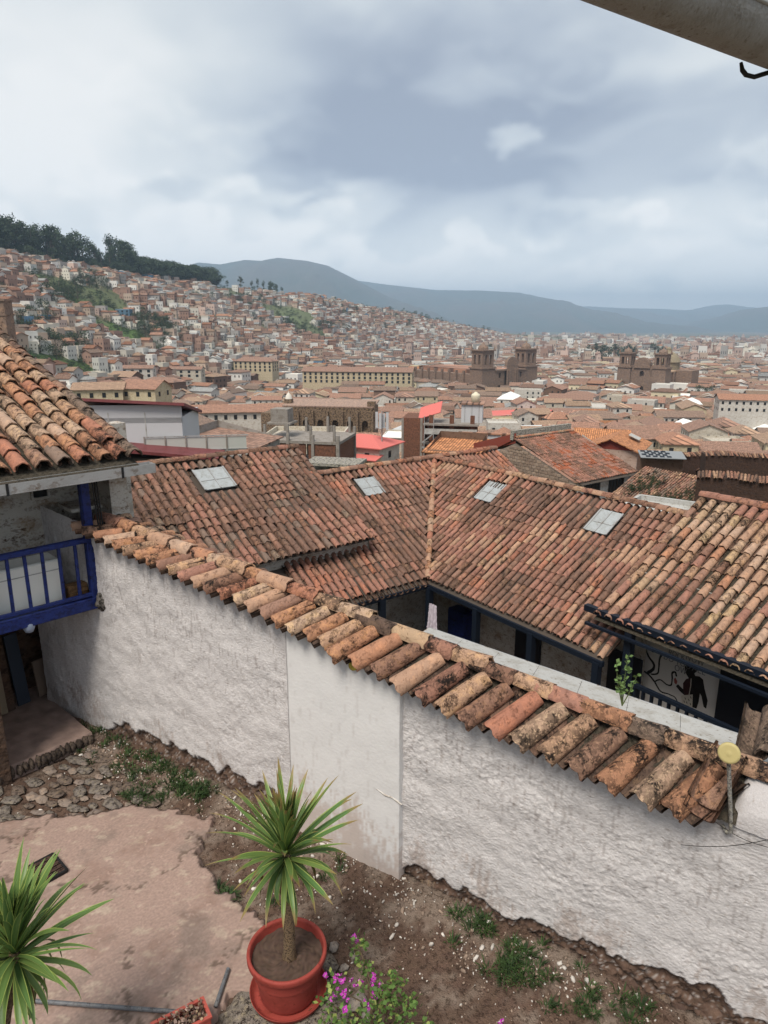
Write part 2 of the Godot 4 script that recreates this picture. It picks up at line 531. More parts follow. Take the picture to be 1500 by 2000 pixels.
func roof_tiles(parent: Node, o: Dictionary) -> void:
	# o: ridge (a point), along, down, slope, first, last (metres along), gap, step, rows, low, top, length, keep, palette, grime, single
	var b := tilt_basis(o.down, o.slope)
	var sx: float = 1.0 if b.x.dot(o.along) > 0 else -1.0
	var meshes := []
	for i in 4:
		meshes.append(tile_mesh(o.low, o.top, o.length, 0.016, 3 + i * 5, o.get("seg", 8)))
	var all := []
	var channels := []
	var shades: Array = o.palette.duplicate()
	shades.sort_custom(func(x, y): return TINT[x][0] < TINT[y][0])
	var sag := noise(0.35, int(o.gap * 1000.0) + int(o.slope * 100.0), 2)
	var n := int(round((o.last - o.first) / o.gap))
	for c in n + 1:
		var s: float = o.first + c * o.gap
		var lean := rr(-0.008, 0.008)
		for r in range(o.rows - 1, -1, -1):
			var t: float = r * o.step + rr(-0.012, 0.012)
			if not o.keep.call(s, t + o.length * 0.5):
				continue
			var slip := 1.0 if rng.randf() > 0.035 else 5.0
			var p: Vector3 = o.ridge + o.along * (s + lean + rr(-0.006, 0.006) + sag.get_noise_2d(s * 2.0, t * 2.0) * 0.05) + b.z * (t + (rr(0.0, 0.05) if slip > 1.0 else 0.0)) + b.y * (rr(0.0, 0.012) + sag.get_noise_2d(s, t) * 0.08)
			var q := b.rotated(b.x, -0.035 + rr(-0.012, 0.012)).rotated(b.y, rr(-0.03, 0.03) * slip).rotated(b.z, rr(-0.05, 0.05) * minf(slip, 3.0))
			var k: String = shades[clampi(int((0.5 + sag.get_noise_2d(s * 1.5 + 40.0, t * 1.2) * 0.9 + rr(-0.36, 0.36)) * shades.size()), 0, shades.size() - 1)]
			var gr: int = pick(o.grime)
			all.append([Transform3D(q, p), k, gr, rng.randi() % 4, p.distance_to(Vector3(0, EYE, 0)) + (0.0 if in_frame(p, 30.0) else 1000.0)])
			if r % 2 == 0 and o.get("channels", true):
				channels.append(Transform3D(Basis(q.x, -q.y, -q.z).scaled_local(Vector3(1, 1, o.step * 2.1 / o.length)), p + o.along * o.gap * 0.5 + b.z * o.step * 2.05 + b.y * 0.028))
	all.sort_custom(func(x, y): return x[4] < y[4])
	var single: int = o.get("single", 300)
	for i in mini(single, all.size()):
		put("roof_tile", meshes[all[i][3]], parent, tile_mats["%s%d" % [all[i][1], all[i][2]]], all[i][0])
	for gr in 3:
		for v in 2:
			var list := []
			var cols := []
			for i in range(single, all.size()):
				if all[i][2] == gr and all[i][3] % 2 == v:
					list.append(all[i][0])
					cols.append(tint(all[i][1]))
			if list.size():
				many("roof_tiles", meshes[v], tile_mats["any%d" % gr], list, cols, parent)
	if channels.size():
		many("channel_tiles", meshes[0], tile_mats["umber2"], channels, [], parent)

func ridge_line(parent: Node, a: Vector3, b: Vector3, step: float, low: float, top: float, length: float, palette: Array, grime: Array, called := "ridge_tile", limit := 999) -> void:
	var z := (b - a).normalized()
	var x := Vector3.UP.cross(z).normalized()
	var y := z.cross(x)
	var n := int(a.distance_to(b) / step)
	var me := [tile_mesh(low, top, length, 0.016, 31), tile_mesh(low, top, length, 0.016, 35)]
	for i in mini(n, limit):
		var q := Basis(x, y, z).rotated(x, -0.03 + rr(-0.02, 0.02)).rotated(y, rr(-0.04, 0.04))
		put(called, me[i % 2], parent, tile_mats["%s%d" % [pick(palette), pick(grime)]], Transform3D(q, a + z * (i * step) + y * rr(-0.005, 0.012)))



# ---------------------------------------------------------------- courtyard wall with its tiled coping
var w0: Vector3
var wt: Vector3
var wn: Vector3

func eave_h(s: float) -> float:
	return table([-1.0, 1.07, 3.53, 5.53, 6.95, 8.18, 9.04, 12.0], [3.5, 3.22, 2.87, 2.56, 2.32, 2.17, 2.10, 1.9], s)

func ridge_h(s: float) -> float:
	return table([-1.0, 0.94, 3.57, 5.32, 6.57, 8.11, 9.11, 12.0], [3.62, 3.43, 3.17, 2.98, 2.82, 2.64, 2.57, 2.35], s)

func on_wall(s: float, h: float, out := 0.0) -> Vector3:
	return w0 + wt * s + wn * out + Vector3.UP * h

func rock(seed_: int, flat := 0.7) -> ArrayMesh:
	var s := Shape.new()
	var nz := noise(1.1, seed_, 3)
	var seg := 9
	var rings := 6
	for j in rings + 1:
		var b := PI * j / rings - PI / 2
		for i in seg + 1:
			var a := TAU * (i % seg) / seg
			var d := Vector3(cos(a) * cos(b), sin(b), sin(a) * cos(b))
			var cube := d / maxf(absf(d.x), maxf(absf(d.y), absf(d.z)))
			var p := d.lerp(cube * 0.8, 0.45) * (0.5 + 0.24 * nz.get_noise_3dv(d))
			s.point(Vector3(p.x, p.y * flat, p.z), d)
	for j in rings:
		for i in seg:
			var p := j * (seg + 1) + i
			s.ix.append_array([p, p + 1, p + seg + 1, p + 1, p + seg + 2, p + seg + 1])
	return s.done()

func make_wall() -> void:
	w0 = at_height(140, 1405, 0)
	var w1 := at_height(1330, 1990, 0)
	wt = (w1 - w0).normalized()
	wn = Vector3(-wt.z, 0, wt.x)
	if wn.z < 0:
		wn = -wn
	var wall := thing("courtyard_wall", "long whitewashed adobe wall with clay tile coping beside the courtyard", "wall")
	# --- plaster face: relief, smooth repaired panel, bare adobe foot
	var rough := noise(17.0, 3, 4)
	var lump := noise(2.2, 5, 3)
	var fine := noise(38.0, 8, 2)
	var ragged := noise(1.6, 15, 5)
	var stain := noise(1.1, 19, 5)
	var drip := noise(7.0, 21, 3)
	var s_a := -0.6
	var s_b := 11.6
	var nx := 620
	var nz := 130
	var face := Shape.new()
	var patch_a := 4.55
	var patch_b := 6.06
	var foot_of := func(s: float) -> float:
		var base := table([-0.6, 0.8, 1.1, 2.0, 3.6, 4.3, 4.6, 6.0, 6.15, 7.2, 8.4, 9.2, 10.0, 12.0], [0.02, 0.05, 0.36, 0.34, 0.40, 0.36, 0.02, 0.02, 0.28, 0.24, 0.34, 0.44, 0.34, 0.3], s)
		return base
	face.sheet(nx, nz, func(i, j):
		var s: float = lerpf(s_a, s_b, float(i) / nx)
		var top := eave_h(s) + 0.06
		var h: float = lerpf(top, -0.06, float(j) / nz)
		var patch := clampf(minf((s - patch_a) / 0.012, (patch_b - s) / 0.012), 0.0, 1.0)
		var q := Vector3(s, h, 0)
		var amp: float = lerpf(0.0075 if s < patch_a else 0.0095, 0.0005, patch)
		amp *= lerpf(clampf(0.75 + 1.3 * stain.get_noise_2d(s * 0.9, h * 1.3 + 11.0), 0.25, 1.5), 1.0, patch)
		var smooth_top := clampf((top - h - 0.1) / 0.35, 0.25, 1.0) if s > patch_b else 1.0
		var rel: float = rough.get_noise_3dv(q * Vector3(1, 1.5, 1)) * amp * 1.3 * smooth_top + fine.get_noise_3dv(q) * amp * 0.55 * smooth_top + lump.get_noise_3dv(q) * lerpf(0.024, 0.004, patch)
		rel += patch * 0.015
		var edge: float = foot_of.call(s) * (1.0 + 0.45 * ragged.get_noise_2d(s * 1.1, 3.0)) + ragged.get_noise_3dv(q * 2.6) * 0.11
		var bare := clampf((edge - h) / 0.015, 0.0, 1.0)
		var col := Color(0.70, 0.68, 0.675).lerp(Color(0.64, 0.63, 0.635), patch)
		col = col * (1.0 + 0.10 * fine.get_noise_3dv(q * 2.0) + 0.05 * rough.get_noise_3dv(q))
		# rain-splashed soil: specks and patches with outlines of their own
		var mud := stain.get_noise_3dv(q * Vector3(1.6, 1.1, 1)) * 0.55 + drip.get_noise_3dv(Vector3(s * 3.0, h * 0.7, 0)) * 0.35 + fine.get_noise_3dv(q * 2.3) * 0.25
		var m_w := clampf((mud + 0.42 - h * 0.95) * 2.2, 0.0, 0.55)
		col = col.lerp(Color(0.36, 0.27, 0.22), m_w)
		var streak := clampf((drip.get_noise_3dv(Vector3(s * 9.0, h * 0.45, 3.0)) + fine.get_noise_3dv(q * Vector3(2.0, 0.5, 1)) * 0.35 - 0.30 - clampf((top - h) - 0.9, 0.0, 1.0) * 0.5) * 3.5, 0.0, 0.5)
		col = col.lerp(Color(0.32, 0.28, 0.265), streak * (1.0 - 0.65 * patch))
		var grime_w := clampf((stain.get_noise_3dv(q * 2.2 + Vector3(40, 0, 0)) * 0.8 + drip.get_noise_3dv(Vector3(s * 5.0, h * 0.5, 9)) * 0.5 + fine.get_noise_3dv(q * 1.7) * 0.3 - 0.42) * 2.4, 0.0, 0.45)
		col = col.lerp(Color(0.33, 0.28, 0.26), grime_w)
		var soil := Color(0.145, 0.092, 0.067) * (1.0 + 0.5 * rough.get_noise_3dv(q * 1.3))
		var lime := clampf((fine.get_noise_3dv(q * 1.1 + Vector3(0, 0, 5)) - 0.28) * 5.0, 0.0, 1.0)
		soil = soil.lerp(Color(0.46, 0.42, 0.39), lime * 0.8)
		col = col.lerp(soil, bare)
		rel = lerpf(rel, -0.055 + lump.get_noise_3dv(q * 2.6) * 0.06 + rough.get_noise_3dv(q * 1.4) * 0.03, bare)
		col.a = 1.0
		return [on_wall(s, h, rel), col])
	var pm := mat(Color(1, 1, 1), 0.95, blotches(256, 131, Color(0.97, 0.96, 0.96), [[Color(0.82, 0.78, 0.75), 0.05, 0.82, 0.1, 0.5]]), 0.9, bumps(512, 0.05, 18, 5, 8.0), 0.55)
	pm.vertex_color_use_as_albedo = true
	m.plaster = pm
	part("plaster_face", face, pm, wall)
	var core := Shape.new()
	for i in 40:
		var s0: float = lerpf(0.92, s_b, i / 40.0)
		var s1: float = lerpf(0.92, s_b, (i + 1) / 40.0)
		core.quad(on_wall(s0, eave_h(s0) + 0.05, -0.01), on_wall(s1, eave_h(s1) + 0.05, -0.01), on_wall(s1, ridge_h(s1) - 0.14, -0.28), on_wall(s0, ridge_h(s0) - 0.14, -0.28))
		core.quad(on_wall(s0, ridge_h(s0) - 0.14, -0.28), on_wall(s1, ridge_h(s1) - 0.14, -0.28), on_wall(s1, eave_h(s1) + 0.1, -0.56), on_wall(s0, eave_h(s0) + 0.1, -0.56))
		core.quad(on_wall(s0, eave_h(s0) + 0.1, -0.56), on_wall(s1, eave_h(s1) + 0.1, -0.56), on_wall(s1, -7.0, -0.56), on_wall(s0, -7.0, -0.56))
	part("wall_core", core, m.mortar, wall)
	var cap := Shape.new()
	var cn := noise(1.6, 66, 4)
	cap.sheet(70, 24, func(i, j):
		var ss: float = lerpf(9.12, s_b, i / 70.0)
		var a: float = PI * j / 24.0
		var hh := eave_h(ss) + 0.02 + sin(a) * 0.34 * clampf((ss - 9.1) / 0.12, 0.0, 1.0) + cn.get_noise_2d(ss * 2.0, a) * 0.04
		return [on_wall(ss, hh, -0.28 + cos(a) * 0.30), Color(0.60, 0.58, 0.575)])
	part("rounded_cap", cap, pm, wall)
	# the smooth repaired panel stands a little proud of the old plaster
	var pan := Shape.new()
	var pnx := 56
	var pnz := 120
	pan.sheet(pnx + 2, pnz, func(i, j):
		var f: float = clampf((i - 1.0) / pnx, 0.0, 1.0)
		var ss: float = lerpf(patch_a - 0.01, patch_b + 0.012, f)
		var hh: float = lerpf(eave_h(ss) + 0.05, -0.05, float(j) / pnz)
		var q := Vector3(ss, hh, 0)
		var col := Color(0.63, 0.615, 0.61) * (1.0 + 0.03 * lump.get_noise_3dv(q * 2.0))
		var mud := stain.get_noise_3dv(q * Vector3(1.6, 1.1, 1)) * 0.5 + drip.get_noise_3dv(Vector3(ss * 4.0, hh * 0.6, 0)) * 0.45 + fine.get_noise_3dv(q * 2.3) * 0.2
		col = col.lerp(Color(0.40, 0.30, 0.25), clampf((mud + 0.62 - hh * 0.9) * 1.8, 0.0, 0.65))
		var run := clampf((drip.get_noise_3dv(Vector3(ss * 11.0, hh * 0.4, 3.0)) - 0.34) * 2.5, 0.0, 0.22)
		col = col.lerp(Color(0.36, 0.32, 0.30), run)
		col.a = 1.0
		return [on_wall(ss, hh, -0.05 if i == 0 or i == pnx + 2 else 0.052 + lump.get_noise_3dv(q * 0.7) * 0.006), col])
	var panel_mat := mat(Color(1, 1, 1), 0.9, null, 1.7, m.grain, 0.12)
	panel_mat.vertex_color_use_as_albedo = true
	part("smooth_panel", pan, panel_mat, wall)
	# raised crack in the repaired panel
	var crack := Shape.new()
	var cp := []
	for q in [[735, 1541], [752, 1553], [766, 1558], [777, 1566], [785, 1572]]:
		cp.append(at_plane(q[0], q[1], w0 + wn * 0.054, wn))
	crack.tube(cp, [0.004, 0.010, 0.008, 0.012, 0.009], 6)
	part("plaster_crack", crack, m.white_wall, wall)
	# --- foot stones
	var stones := []
	for i in 6:
		stones.append(rock(40 + i, 0.8))
	var sm := [mat(lin(0.20, 0.13, 0.10), 1.0, tile_tex[1], 0.7, m.grain, 1.0), mat(lin(0.26, 0.19, 0.15), 1.0, tile_tex[1], 0.7, m.grain, 1.0), mat(lin(0.14, 0.09, 0.07), 1.0, tile_tex[0], 0.7, m.grain, 1.0)]
	var s := 0.9
	while s < 10.5:
		var w := rr(0.14, 0.30)
		if s < 4.3 or s > 6.2:
			var hh := rr(0.16, 0.30) * (1.0 if s < 4.3 else 0.9)
			put("foot_stone", pick(stones), wall, pick(sm), Transform3D(Basis(Vector3.UP, rr(-0.3, 0.3)) * Basis(wt, Vector3.UP, wn).scaled_local(Vector3(w * 1.15, hh * 1.0, rr(0.10, 0.15))), on_wall(s, hh * 0.12, rr(-0.10, -0.06))))
		s += w * rr(0.9, 1.5)
	# --- coping: cover tiles on both slopes, channels between, ridge on top
	var covers := []
	for i in 4:
		covers.append(tile_mesh(0.112, 0.088, 0.56, 0.018, 60 + i * 3, 10))
	var pal := ["tan", "orange", "pale", "rose", "orange", "coral", "tan", "dust", "brown", "orange"]
	var k := 0
	s = 0.98
	while s < 9.05:
		for side in [1.0, -1.0]:
			var lower_s: float = s - (0.20 if side > 0 else 0.0)
			var up := on_wall(s + 0.08, ridge_h(s + 0.08) - 0.155, -0.28 + 0.07 * side)
			var lo := on_wall(lower_s, eave_h(lower_s) - 0.015, 0.17 if side > 0 else -0.72)
			var z := (lo - up).normalized()
			var x := (wt - z * wt.dot(z)).normalized()
			var y := z.cross(x)
			if y.y < 0:
				x = -x; y = -y
			var q := Basis(x, y, z).rotated(y, rr(-0.05, 0.05)).rotated(z, rr(-0.08, 0.08))
			var near := clampf((s - 4.0) / 4.0, 0.0, 1.0)
			var gr: int = 2 if s > 7.4 and rng.randf() < 0.75 else (2 if rng.randf() < 0.16 else (1 if rng.randf() < 0.45 else 0))
			put("cover_tile", covers[k % 4], wall, tile_mats["%s%d" % [pal[(k * 7 + (k / 3)) % 10], gr]], Transform3D(q.scaled_local(Vector3.ONE * (0.88 if s < 5.4 else 1.0)), lo - z * (0.56 + rr(-0.02, 0.03)) + y * 0.01))
			var half := 0.14
			var q2 := Basis(x, -y, -z).rotated(y, rr(-0.04, 0.04))
			put("channel_tile", covers[(k + 1) % 4], wall, tile_mats[pick(["dark2", "dark1", "umber2", "dark2"])], Transform3D(q2, lo + wt * half + Vector3.UP * (eave_h(lower_s + half) - eave_h(lower_s)) + y * 0.075 - z * 0.02))
		k += 1
		s += (0.214 if s < 5.4 else 0.262) + rr(-0.012, 0.012)
	var rt := [tile_mesh(0.115, 0.092, 0.52, 0.018, 71, 10), tile_mesh(0.118, 0.095, 0.47, 0.018, 75, 10)]
	var rp := ["rose1", "orange1", "tan1", "tan0", "pale0", "orange0", "pale1", "tan1", "orange1", "tan0", "coral1", "tan2", "pale1", "dark1", "yellow0", "rose2", "tan1", "brown2", "tan1", "rose0", "orange2", "grey2", "tan2", "tan2", "dust2"]
	s = 0.86
	k = 0
	while s < 9.15:
		var a := on_wall(s, ridge_h(s) - 0.10, -0.28)
		var b := on_wall(s + 0.5, ridge_h(s + 0.5) - 0.10, -0.28)
		var z := (b - a).normalized()
		var x := Vector3.UP.cross(z).normalized()
		var q := Basis(x, z.cross(x), z).rotated(Vector3.UP, rr(-0.06, 0.06)).rotated(x, rr(-0.05, 0.03)).rotated(z, rr(-0.12, 0.12))
		put("ridge_tile", rt[k % 2], wall, tile_mats[rp[k % rp.size()]], Transform3D(q, a + Vector3.UP * rr(-0.008, 0.018)))
		k += 1
		s += 0.345 + rr(-0.03, 0.03)
	# mortar packed along both sides of the ridge and under the covers
	var bed := Shape.new()
	var bn := noise(3.0, 91, 4)
	bed.sheet(400, 16, func(i, j):
		var ss: float = lerpf(0.86, 9.2, i / 400.0)
		var f: float = j / 16.0
		var o: float = lerpf(-0.62, 0.07, f)
		var mid := 1.0 - absf((o + 0.28) / 0.35)
		var hh: float = lerpf(eave_h(ss) + 0.06, ridge_h(ss) - 0.115, clampf(mid, 0.0, 1.0)) + bn.get_noise_2d(ss * 2.0, o * 3.0) * 0.03
		return [on_wall(ss, hh, o), Color(1, 1, 1)])
	part("mortar_bed", bed, m.mortar, wall)
	# the last, upturned tiles at the end of the coping
	var open_tile := tile_mesh(0.135, 0.125, 0.5, 0.022, 88, 12)
	for q in [[0.0, 0.0, "brown2"], [0.10, 0.05, "dust1"]]:
		var lo = at_plane(1362, 1608, w0 + wn * 0.2, wn) + Vector3.UP * (0.10 + q[1])
		var up = at_plane(1425, 1478, w0 - wn * 0.22, wn) + Vector3.UP * q[1]
		var z = (up - lo).normalized()
		var x = (wt - z * wt.dot(z)).normalized()
		var y = z.cross(x)
		if y.y > 0:
			x = -x; y = -y
		put("upturned_tile", open_tile, wall, tile_mats[q[2]], Transform3D(Basis(x, y, z), lo + z * (q[0] * 0.6)))
	# weeds rooted in the ridge
	var weed := Shape.new()
	var foot := at_plane(1215, 1378, w0 - wn * 0.30, wn)
	for i in 5:
		var tip := foot + Vector3(rr(-0.10, 0.10), rr(0.22, 0.50), rr(-0.05, 0.05))
		weed.ink = Color(0.10, 0.13, 0.05)
		weed.tube([foot, foot.lerp(tip, 0.5) + Vector3(rr(-0.02, 0.02), 0.02, 0), tip], [0.006, 0.004, 0.002], 5)
		for j in 16:
			var p := foot.lerp(tip, rr(0.25, 1.0))
			weed.ink = Color(0.10, 0.16, 0.05) * rr(0.7, 1.5)
			leaf(weed, p, Vector3(rr(-1, 1), rr(-0.2, 0.8), rr(-1, 1)).normalized(), rr(0.03, 0.055), 0.4)
	var wm := mat(Color(1, 1, 1), 0.7)
	wm.vertex_color_use_as_albedo = true
	m.leafy = wm
	var wd := part("ridge_weed", weed, wm, self)
	tag(wd, "spindly green weed growing out of the wall's ridge tiles", "weed")

func leaf(s: Shape, p: Vector3, d: Vector3, length: float, wide: float) -> void:
	var side := d.cross(Vector3(rr(-1, 1), rr(-1, 1), rr(-1, 1))).normalized() * length * wide
	s.quad(p, p + d * length * 0.5 + side, p + d * length, p + d * length * 0.5 - side)


# ---------------------------------------------------------------- ground of the courtyard
func ground_px(list: Array, h := 0.0) -> PackedVector2Array:
	var out := PackedVector2Array()
	for q in list:
		var p := at_height(q[0], q[1], h)
		out.append(Vector2(p.x, p.z))
	return out

func make_ground() -> void:
	var bump := noise(0.9, 12, 4)
	var pit := noise(6.0, 14, 4)
	var tone := noise(1.3, 33, 5)
	var speck := noise(16.0, 35, 3)
	var soil := Shape.new()
	var x0 := -8.5
	var x1 := 5.0
	var z0 := -12.5
	var z1 := 1.5
	soil.sheet(230, 240, func(i, j):
		var x: float = lerpf(x0, x1, i / 230.0)
		var z: float = lerpf(z0, z1, j / 240.0)
		var back := (Vector3(x, 0, z) - w0).dot(wn)
		var y := bump.get_noise_2d(x, z) * 0.05 + pit.get_noise_2d(x, z) * 0.016 + 0.10 * clampf(1.0 - back / 0.5, 0.0, 1.0) - 0.02
		if back < -0.12:
			x += wn.x * (-0.12 - back)
			z += wn.z * (-0.12 - back)
			y = -0.5
		var c := Color(0.150, 0.094, 0.068)
		c = c * (1.0 + 0.35 * tone.get_noise_2d(x * 2.0, z * 2.0) + 0.25 * speck.get_noise_2d(x, z))
		var dust := clampf((tone.get_noise_2d(x * 1.2 + 30.0, z * 1.2) + speck.get_noise_2d(x * 1.4, z * 1.4) * 0.5 - 0.08 + 0.22 * clampf(1.0 - back / 0.9, 0.0, 1.0)) * 2.0, 0.0, 0.7)
		c = c.lerp(Color(0.33, 0.26, 0.21), dust)
		c.a = 1
		return [Vector3(x, y, z), c])
	var gm := mat(Color(1, 1, 1), 1.0, blotches(256, 141, Color(0.9, 0.9, 0.9), [[Color(0.6, 0.58, 0.56), 0.04, 0.6, 0.12, 0.6], [Color(1, 1, 1), 0.12, 0.72, 0.06, 0.5]]), 0.8, bumps(512, 0.06, 28, 5, 10.0), 0.9)
	gm.vertex_color_use_as_albedo = true
	var ground := setting("courtyard_ground", soil, gm)
	# --- worn concrete
	var edge := ground_px([[-160, 1640], [0, 1612], [60, 1600], [140, 1600], [200, 1592], [260, 1576], [320, 1588], [420, 1606], [400, 1640], [385, 1680], [432, 1742], [500, 1792], [540, 1832], [560, 1900], [540, 1935], [480, 1950], [430, 1968], [400, 2010], [330, 2120], [-300, 2300]])
	var mid := Vector2.ZERO
	for p in edge:
		mid += p / edge.size()
	var ragged := noise(1.4, 44, 5)
	var slab := Shape.new()
	var px0 := -8.0
	var px1 := 0.2
	var pz0 := -8.6
	var pz1 := -2.6
	var nx := 340
	var nz := 250
	var crackle := noise(0.55, 47, 1, FastNoiseLite.TYPE_CELLULAR)
	crackle.cellular_return_type = FastNoiseLite.RETURN_DISTANCE2_SUB
	crackle.cellular_jitter = 1.0
	slab.sheet(nx, nz, func(i, j):
		var x: float = lerpf(px0, px1, float(i) / nx)
		var z: float = lerpf(pz0, pz1, float(j) / nz)
		var w := Vector2(x, z) + Vector2(ragged.get_noise_2d(x * 3.0, z * 3.0), ragged.get_noise_2d(x * 3.0 + 50.0, z * 3.0)) * 0.14
		var inside := Geometry2D.is_point_in_polygon(w, edge)
		var y := 0.055 + ragged.get_noise_2d(x * 0.35, z * 0.35) * 0.02 + pit.get_noise_2d(x * 0.5, z * 0.5) * 0.0015
		if not inside:
			y = -0.09
		var c := Color(0.39, 0.275, 0.23)
		var a := tone.get_noise_2d(x * 0.9 + 9.0, z * 0.9)
		var b := tone.get_noise_2d(x * 2.4, z * 2.4 + 70.0)
		var g := clampf((a + b * 0.5 + speck.get_noise_2d(x, z) * 0.2 - 0.1) * 1.7, 0.0, 0.75)
		c = c.lerp(Color(0.26, 0.195, 0.165), g)
		var pale := clampf((tone.get_noise_2d(x * 1.9 + 80.0, z * 3.4) + speck.get_noise_2d(x * 0.8, z * 1.6) * 0.35 - 0.30) * 4.0, 0.0, 0.6)
		c = c.lerp(Color(0.52, 0.42, 0.33), pale)
		c = c * (1.0 + 0.16 * speck.get_noise_2d(x * 2.0, z * 2.0))
		var gap := crackle.get_noise_2d(x + ragged.get_noise_2d(x * 4.0, z * 4.0) * 0.15, z + ragged.get_noise_2d(x * 4.0 + 9.0, z * 4.0) * 0.15) + 1.0
		if gap < 0.022 and tone.get_noise_2d(x * 0.8 + 200.0, z * 0.8) > 0.0:
			c = c.lerp(Color(0.13, 0.09, 0.07), 0.75)
			y -= 0.006
		c.a = 1
		return [Vector3(x, y, z), c])
	var cm := mat(Color(1, 1, 1), 0.92, blotches(256, 151, Color(0.96, 0.96, 0.96), [[Color(0.88, 0.86, 0.85), 0.012, 0.55, 0.3, 0.4], [Color(1, 1, 1), 0.09, 0.8, 0.05, 0.4]]), 3.1, bumps(512, 0.04, 29, 5, 3.0), 0.2)
	cm.vertex_color_use_as_albedo = true
	setting("concrete_paving", slab, cm)
	# --- cobbles set in the earth
	var zone := ground_px([[-60, 1560], [0, 1545], [110, 1500], [190, 1452], [290, 1448], [330, 1480], [390, 1530], [300, 1565], [200, 1592], [140, 1600], [60, 1602], [-60, 1625]])
	var kinds := []
	for i in 6:
		kinds.append(rock(140 + i, 0.42))
	var cmats := [mat(lin(0.33, 0.27, 0.235), 0.95, tile_tex[0], 0.9, m.grain, 0.6), mat(lin(0.27, 0.235, 0.215), 0.95, tile_tex[1], 0.9, m.grain, 0.6), mat(lin(0.38, 0.31, 0.26), 0.95, tile_tex[0], 0.9, m.grain, 0.6), mat(lin(0.22, 0.17, 0.145), 0.95, tile_tex[1], 0.9, m.grain, 0.6)]
	var placed := []
	var turn := atan2(-0.6, 0.8)
	for tries in 5000:
		if placed.size() > 185:
			break
		var p := Vector2(rr(-8.0, -2.5), rr(-9.6, -6.6))
		if not Geometry2D.is_point_in_polygon(p, zone):
			continue
		var r := rr(0.06, 0.15) * (1.25 if p.y > -7.6 else 0.9)
		var ok := true
		for q in placed:
			if p.distance_to(q[0]) < (r + q[1]) * 0.82:
				ok = false
				break
		if not ok:
			continue
		placed.append([p, r])
		put("cobble", pick(kinds), ground, pick(cmats), Transform3D(Basis(Vector3.UP, turn + rr(-0.5, 0.5)).scaled_local(Vector3(r * 2.7, r * 0.75, r * 1.7)), Vector3(p.x, bump.get_noise_2d(p.x, p.y) * 0.05 + 0.0, p.y)))
	# --- loose chips of plaster and gravel
	var chip := rock(171, 0.6)
	var list := []
	var cols := []
	for i in 4200:
		var s := rr(0.6, 10.6)
		var o: float = absf(rng.randfn(0.0, 0.45)) + 0.02
		if s < 4.4:
			o *= 0.65
		if i % 6 == 0:
			o = rr(0.0, 2.4)
		var p := on_wall(s, 0.0, o)
		if Geometry2D.is_point_in_polygon(Vector2(p.x, p.z), edge):
			continue
		if ragged.get_noise_2d(s * 1.6, o * 2.0) < -0.05 and i % 4:
			continue
		var sz := rr(0.008, 0.022) * (1.0 if rng.randf() < 0.9 else 2.4)
		list.append(Transform3D(Basis.from_euler(Vector3(rr(0, 6), rr(0, 6), rr(0, 6))).scaled_local(Vector3(sz * rr(1, 1.8), sz, sz)), Vector3(p.x, bump.get_noise_2d(p.x, p.z) * 0.05 + 0.10 * clampf(1.0 - o / 0.5, 0.0, 1.0) - 0.012, p.z)))
		var f := rr(0.7, 1.1)
		cols.append(Color(0.60 * f, 0.55 * f, 0.50 * f) if rng.randf() < 0.33 else Color(0.30 * f, 0.22 * f, 0.17 * f))
	var rm := mat(Color(1, 1, 1), 1.0)
	rm.vertex_color_use_as_albedo = true
	var chips := many("rubble", chip, rm, list, cols, self)
	tag(chips, "crumbled plaster chips and gravel scattered along the wall foot", "gravel")
	# --- grass
	var tuft := Shape.new()
	for i in 26:
		var a := rr(0, TAU)
		var b := Vector3(cos(a), 0, sin(a))
		var hgt := rr(0.03, 0.085)
		var root := b * rr(0.0, 0.04)
		var side := Vector3(-b.z, 0, b.x) * 0.004
		tuft.ink = Color(0.030, 0.055, 0.016) * rr(0.7, 1.7)
		var midp := root + b * hgt * 0.35 + Vector3.UP * hgt * 0.7
		var tip := root + b * hgt * rr(0.7, 1.3) + Vector3.UP * hgt * rr(0.7, 1.0)
		tuft.quad(root - side, root + side, midp + side, midp - side)
		tuft.tri(midp - side, midp + side, tip)
	var tl := []
	var tc := []
	for g in [[255, 1432, 50, 22, 100], [205, 1425, 25, 12, 22], [350, 1500, 60, 30, 150], [390, 1530, 40, 20, 50], [272, 1560, 22, 10, 26], [655, 1612, 12, 6, 14], [440, 1745, 16, 8, 16], [545, 1762, 12, 5, 6], [940, 1805, 32, 20, 60], [955, 1770, 14, 8, 18], [1030, 1890, 45, 22, 70], [990, 1880, 22, 12, 24], [1160, 1975, 60, 22, 70], [420, 1560, 30, 14, 20], [650, 1700, 16, 6, 8], [800, 1720, 20, 8, 10], [320, 1470, 60, 26, 60]]:
		for i in int(g[4] * (0.9 if g[0] < 460 else 0.45)):
			var p := at_height(g[0] + rng.randfn() * g[2] * 0.9, g[1] + rng.randfn() * g[3] * 0.9, 0.0)
			if (p - w0).dot(wn) < 0.03:
				continue
			p.y = bump.get_noise_2d(p.x, p.z) * 0.05 + 0.10 * clampf(1.0 - (p - w0).dot(wn) / 0.5, 0.0, 1.0) - 0.03
			tl.append(Transform3D(Basis(Vector3.UP, rr(0, TAU)).scaled(Vector3.ONE * rr(0.7, 1.5)), p))
			var f := rr(0.7, 1.3)
			tc.append(Color(f, f, f * rr(0.8, 1.1)))
	var gt := many("grass", tuft.done(), m.leafy, tl, tc, self)
	tag(gt, "tufts of short green grass in the soil by the wall", "grass")



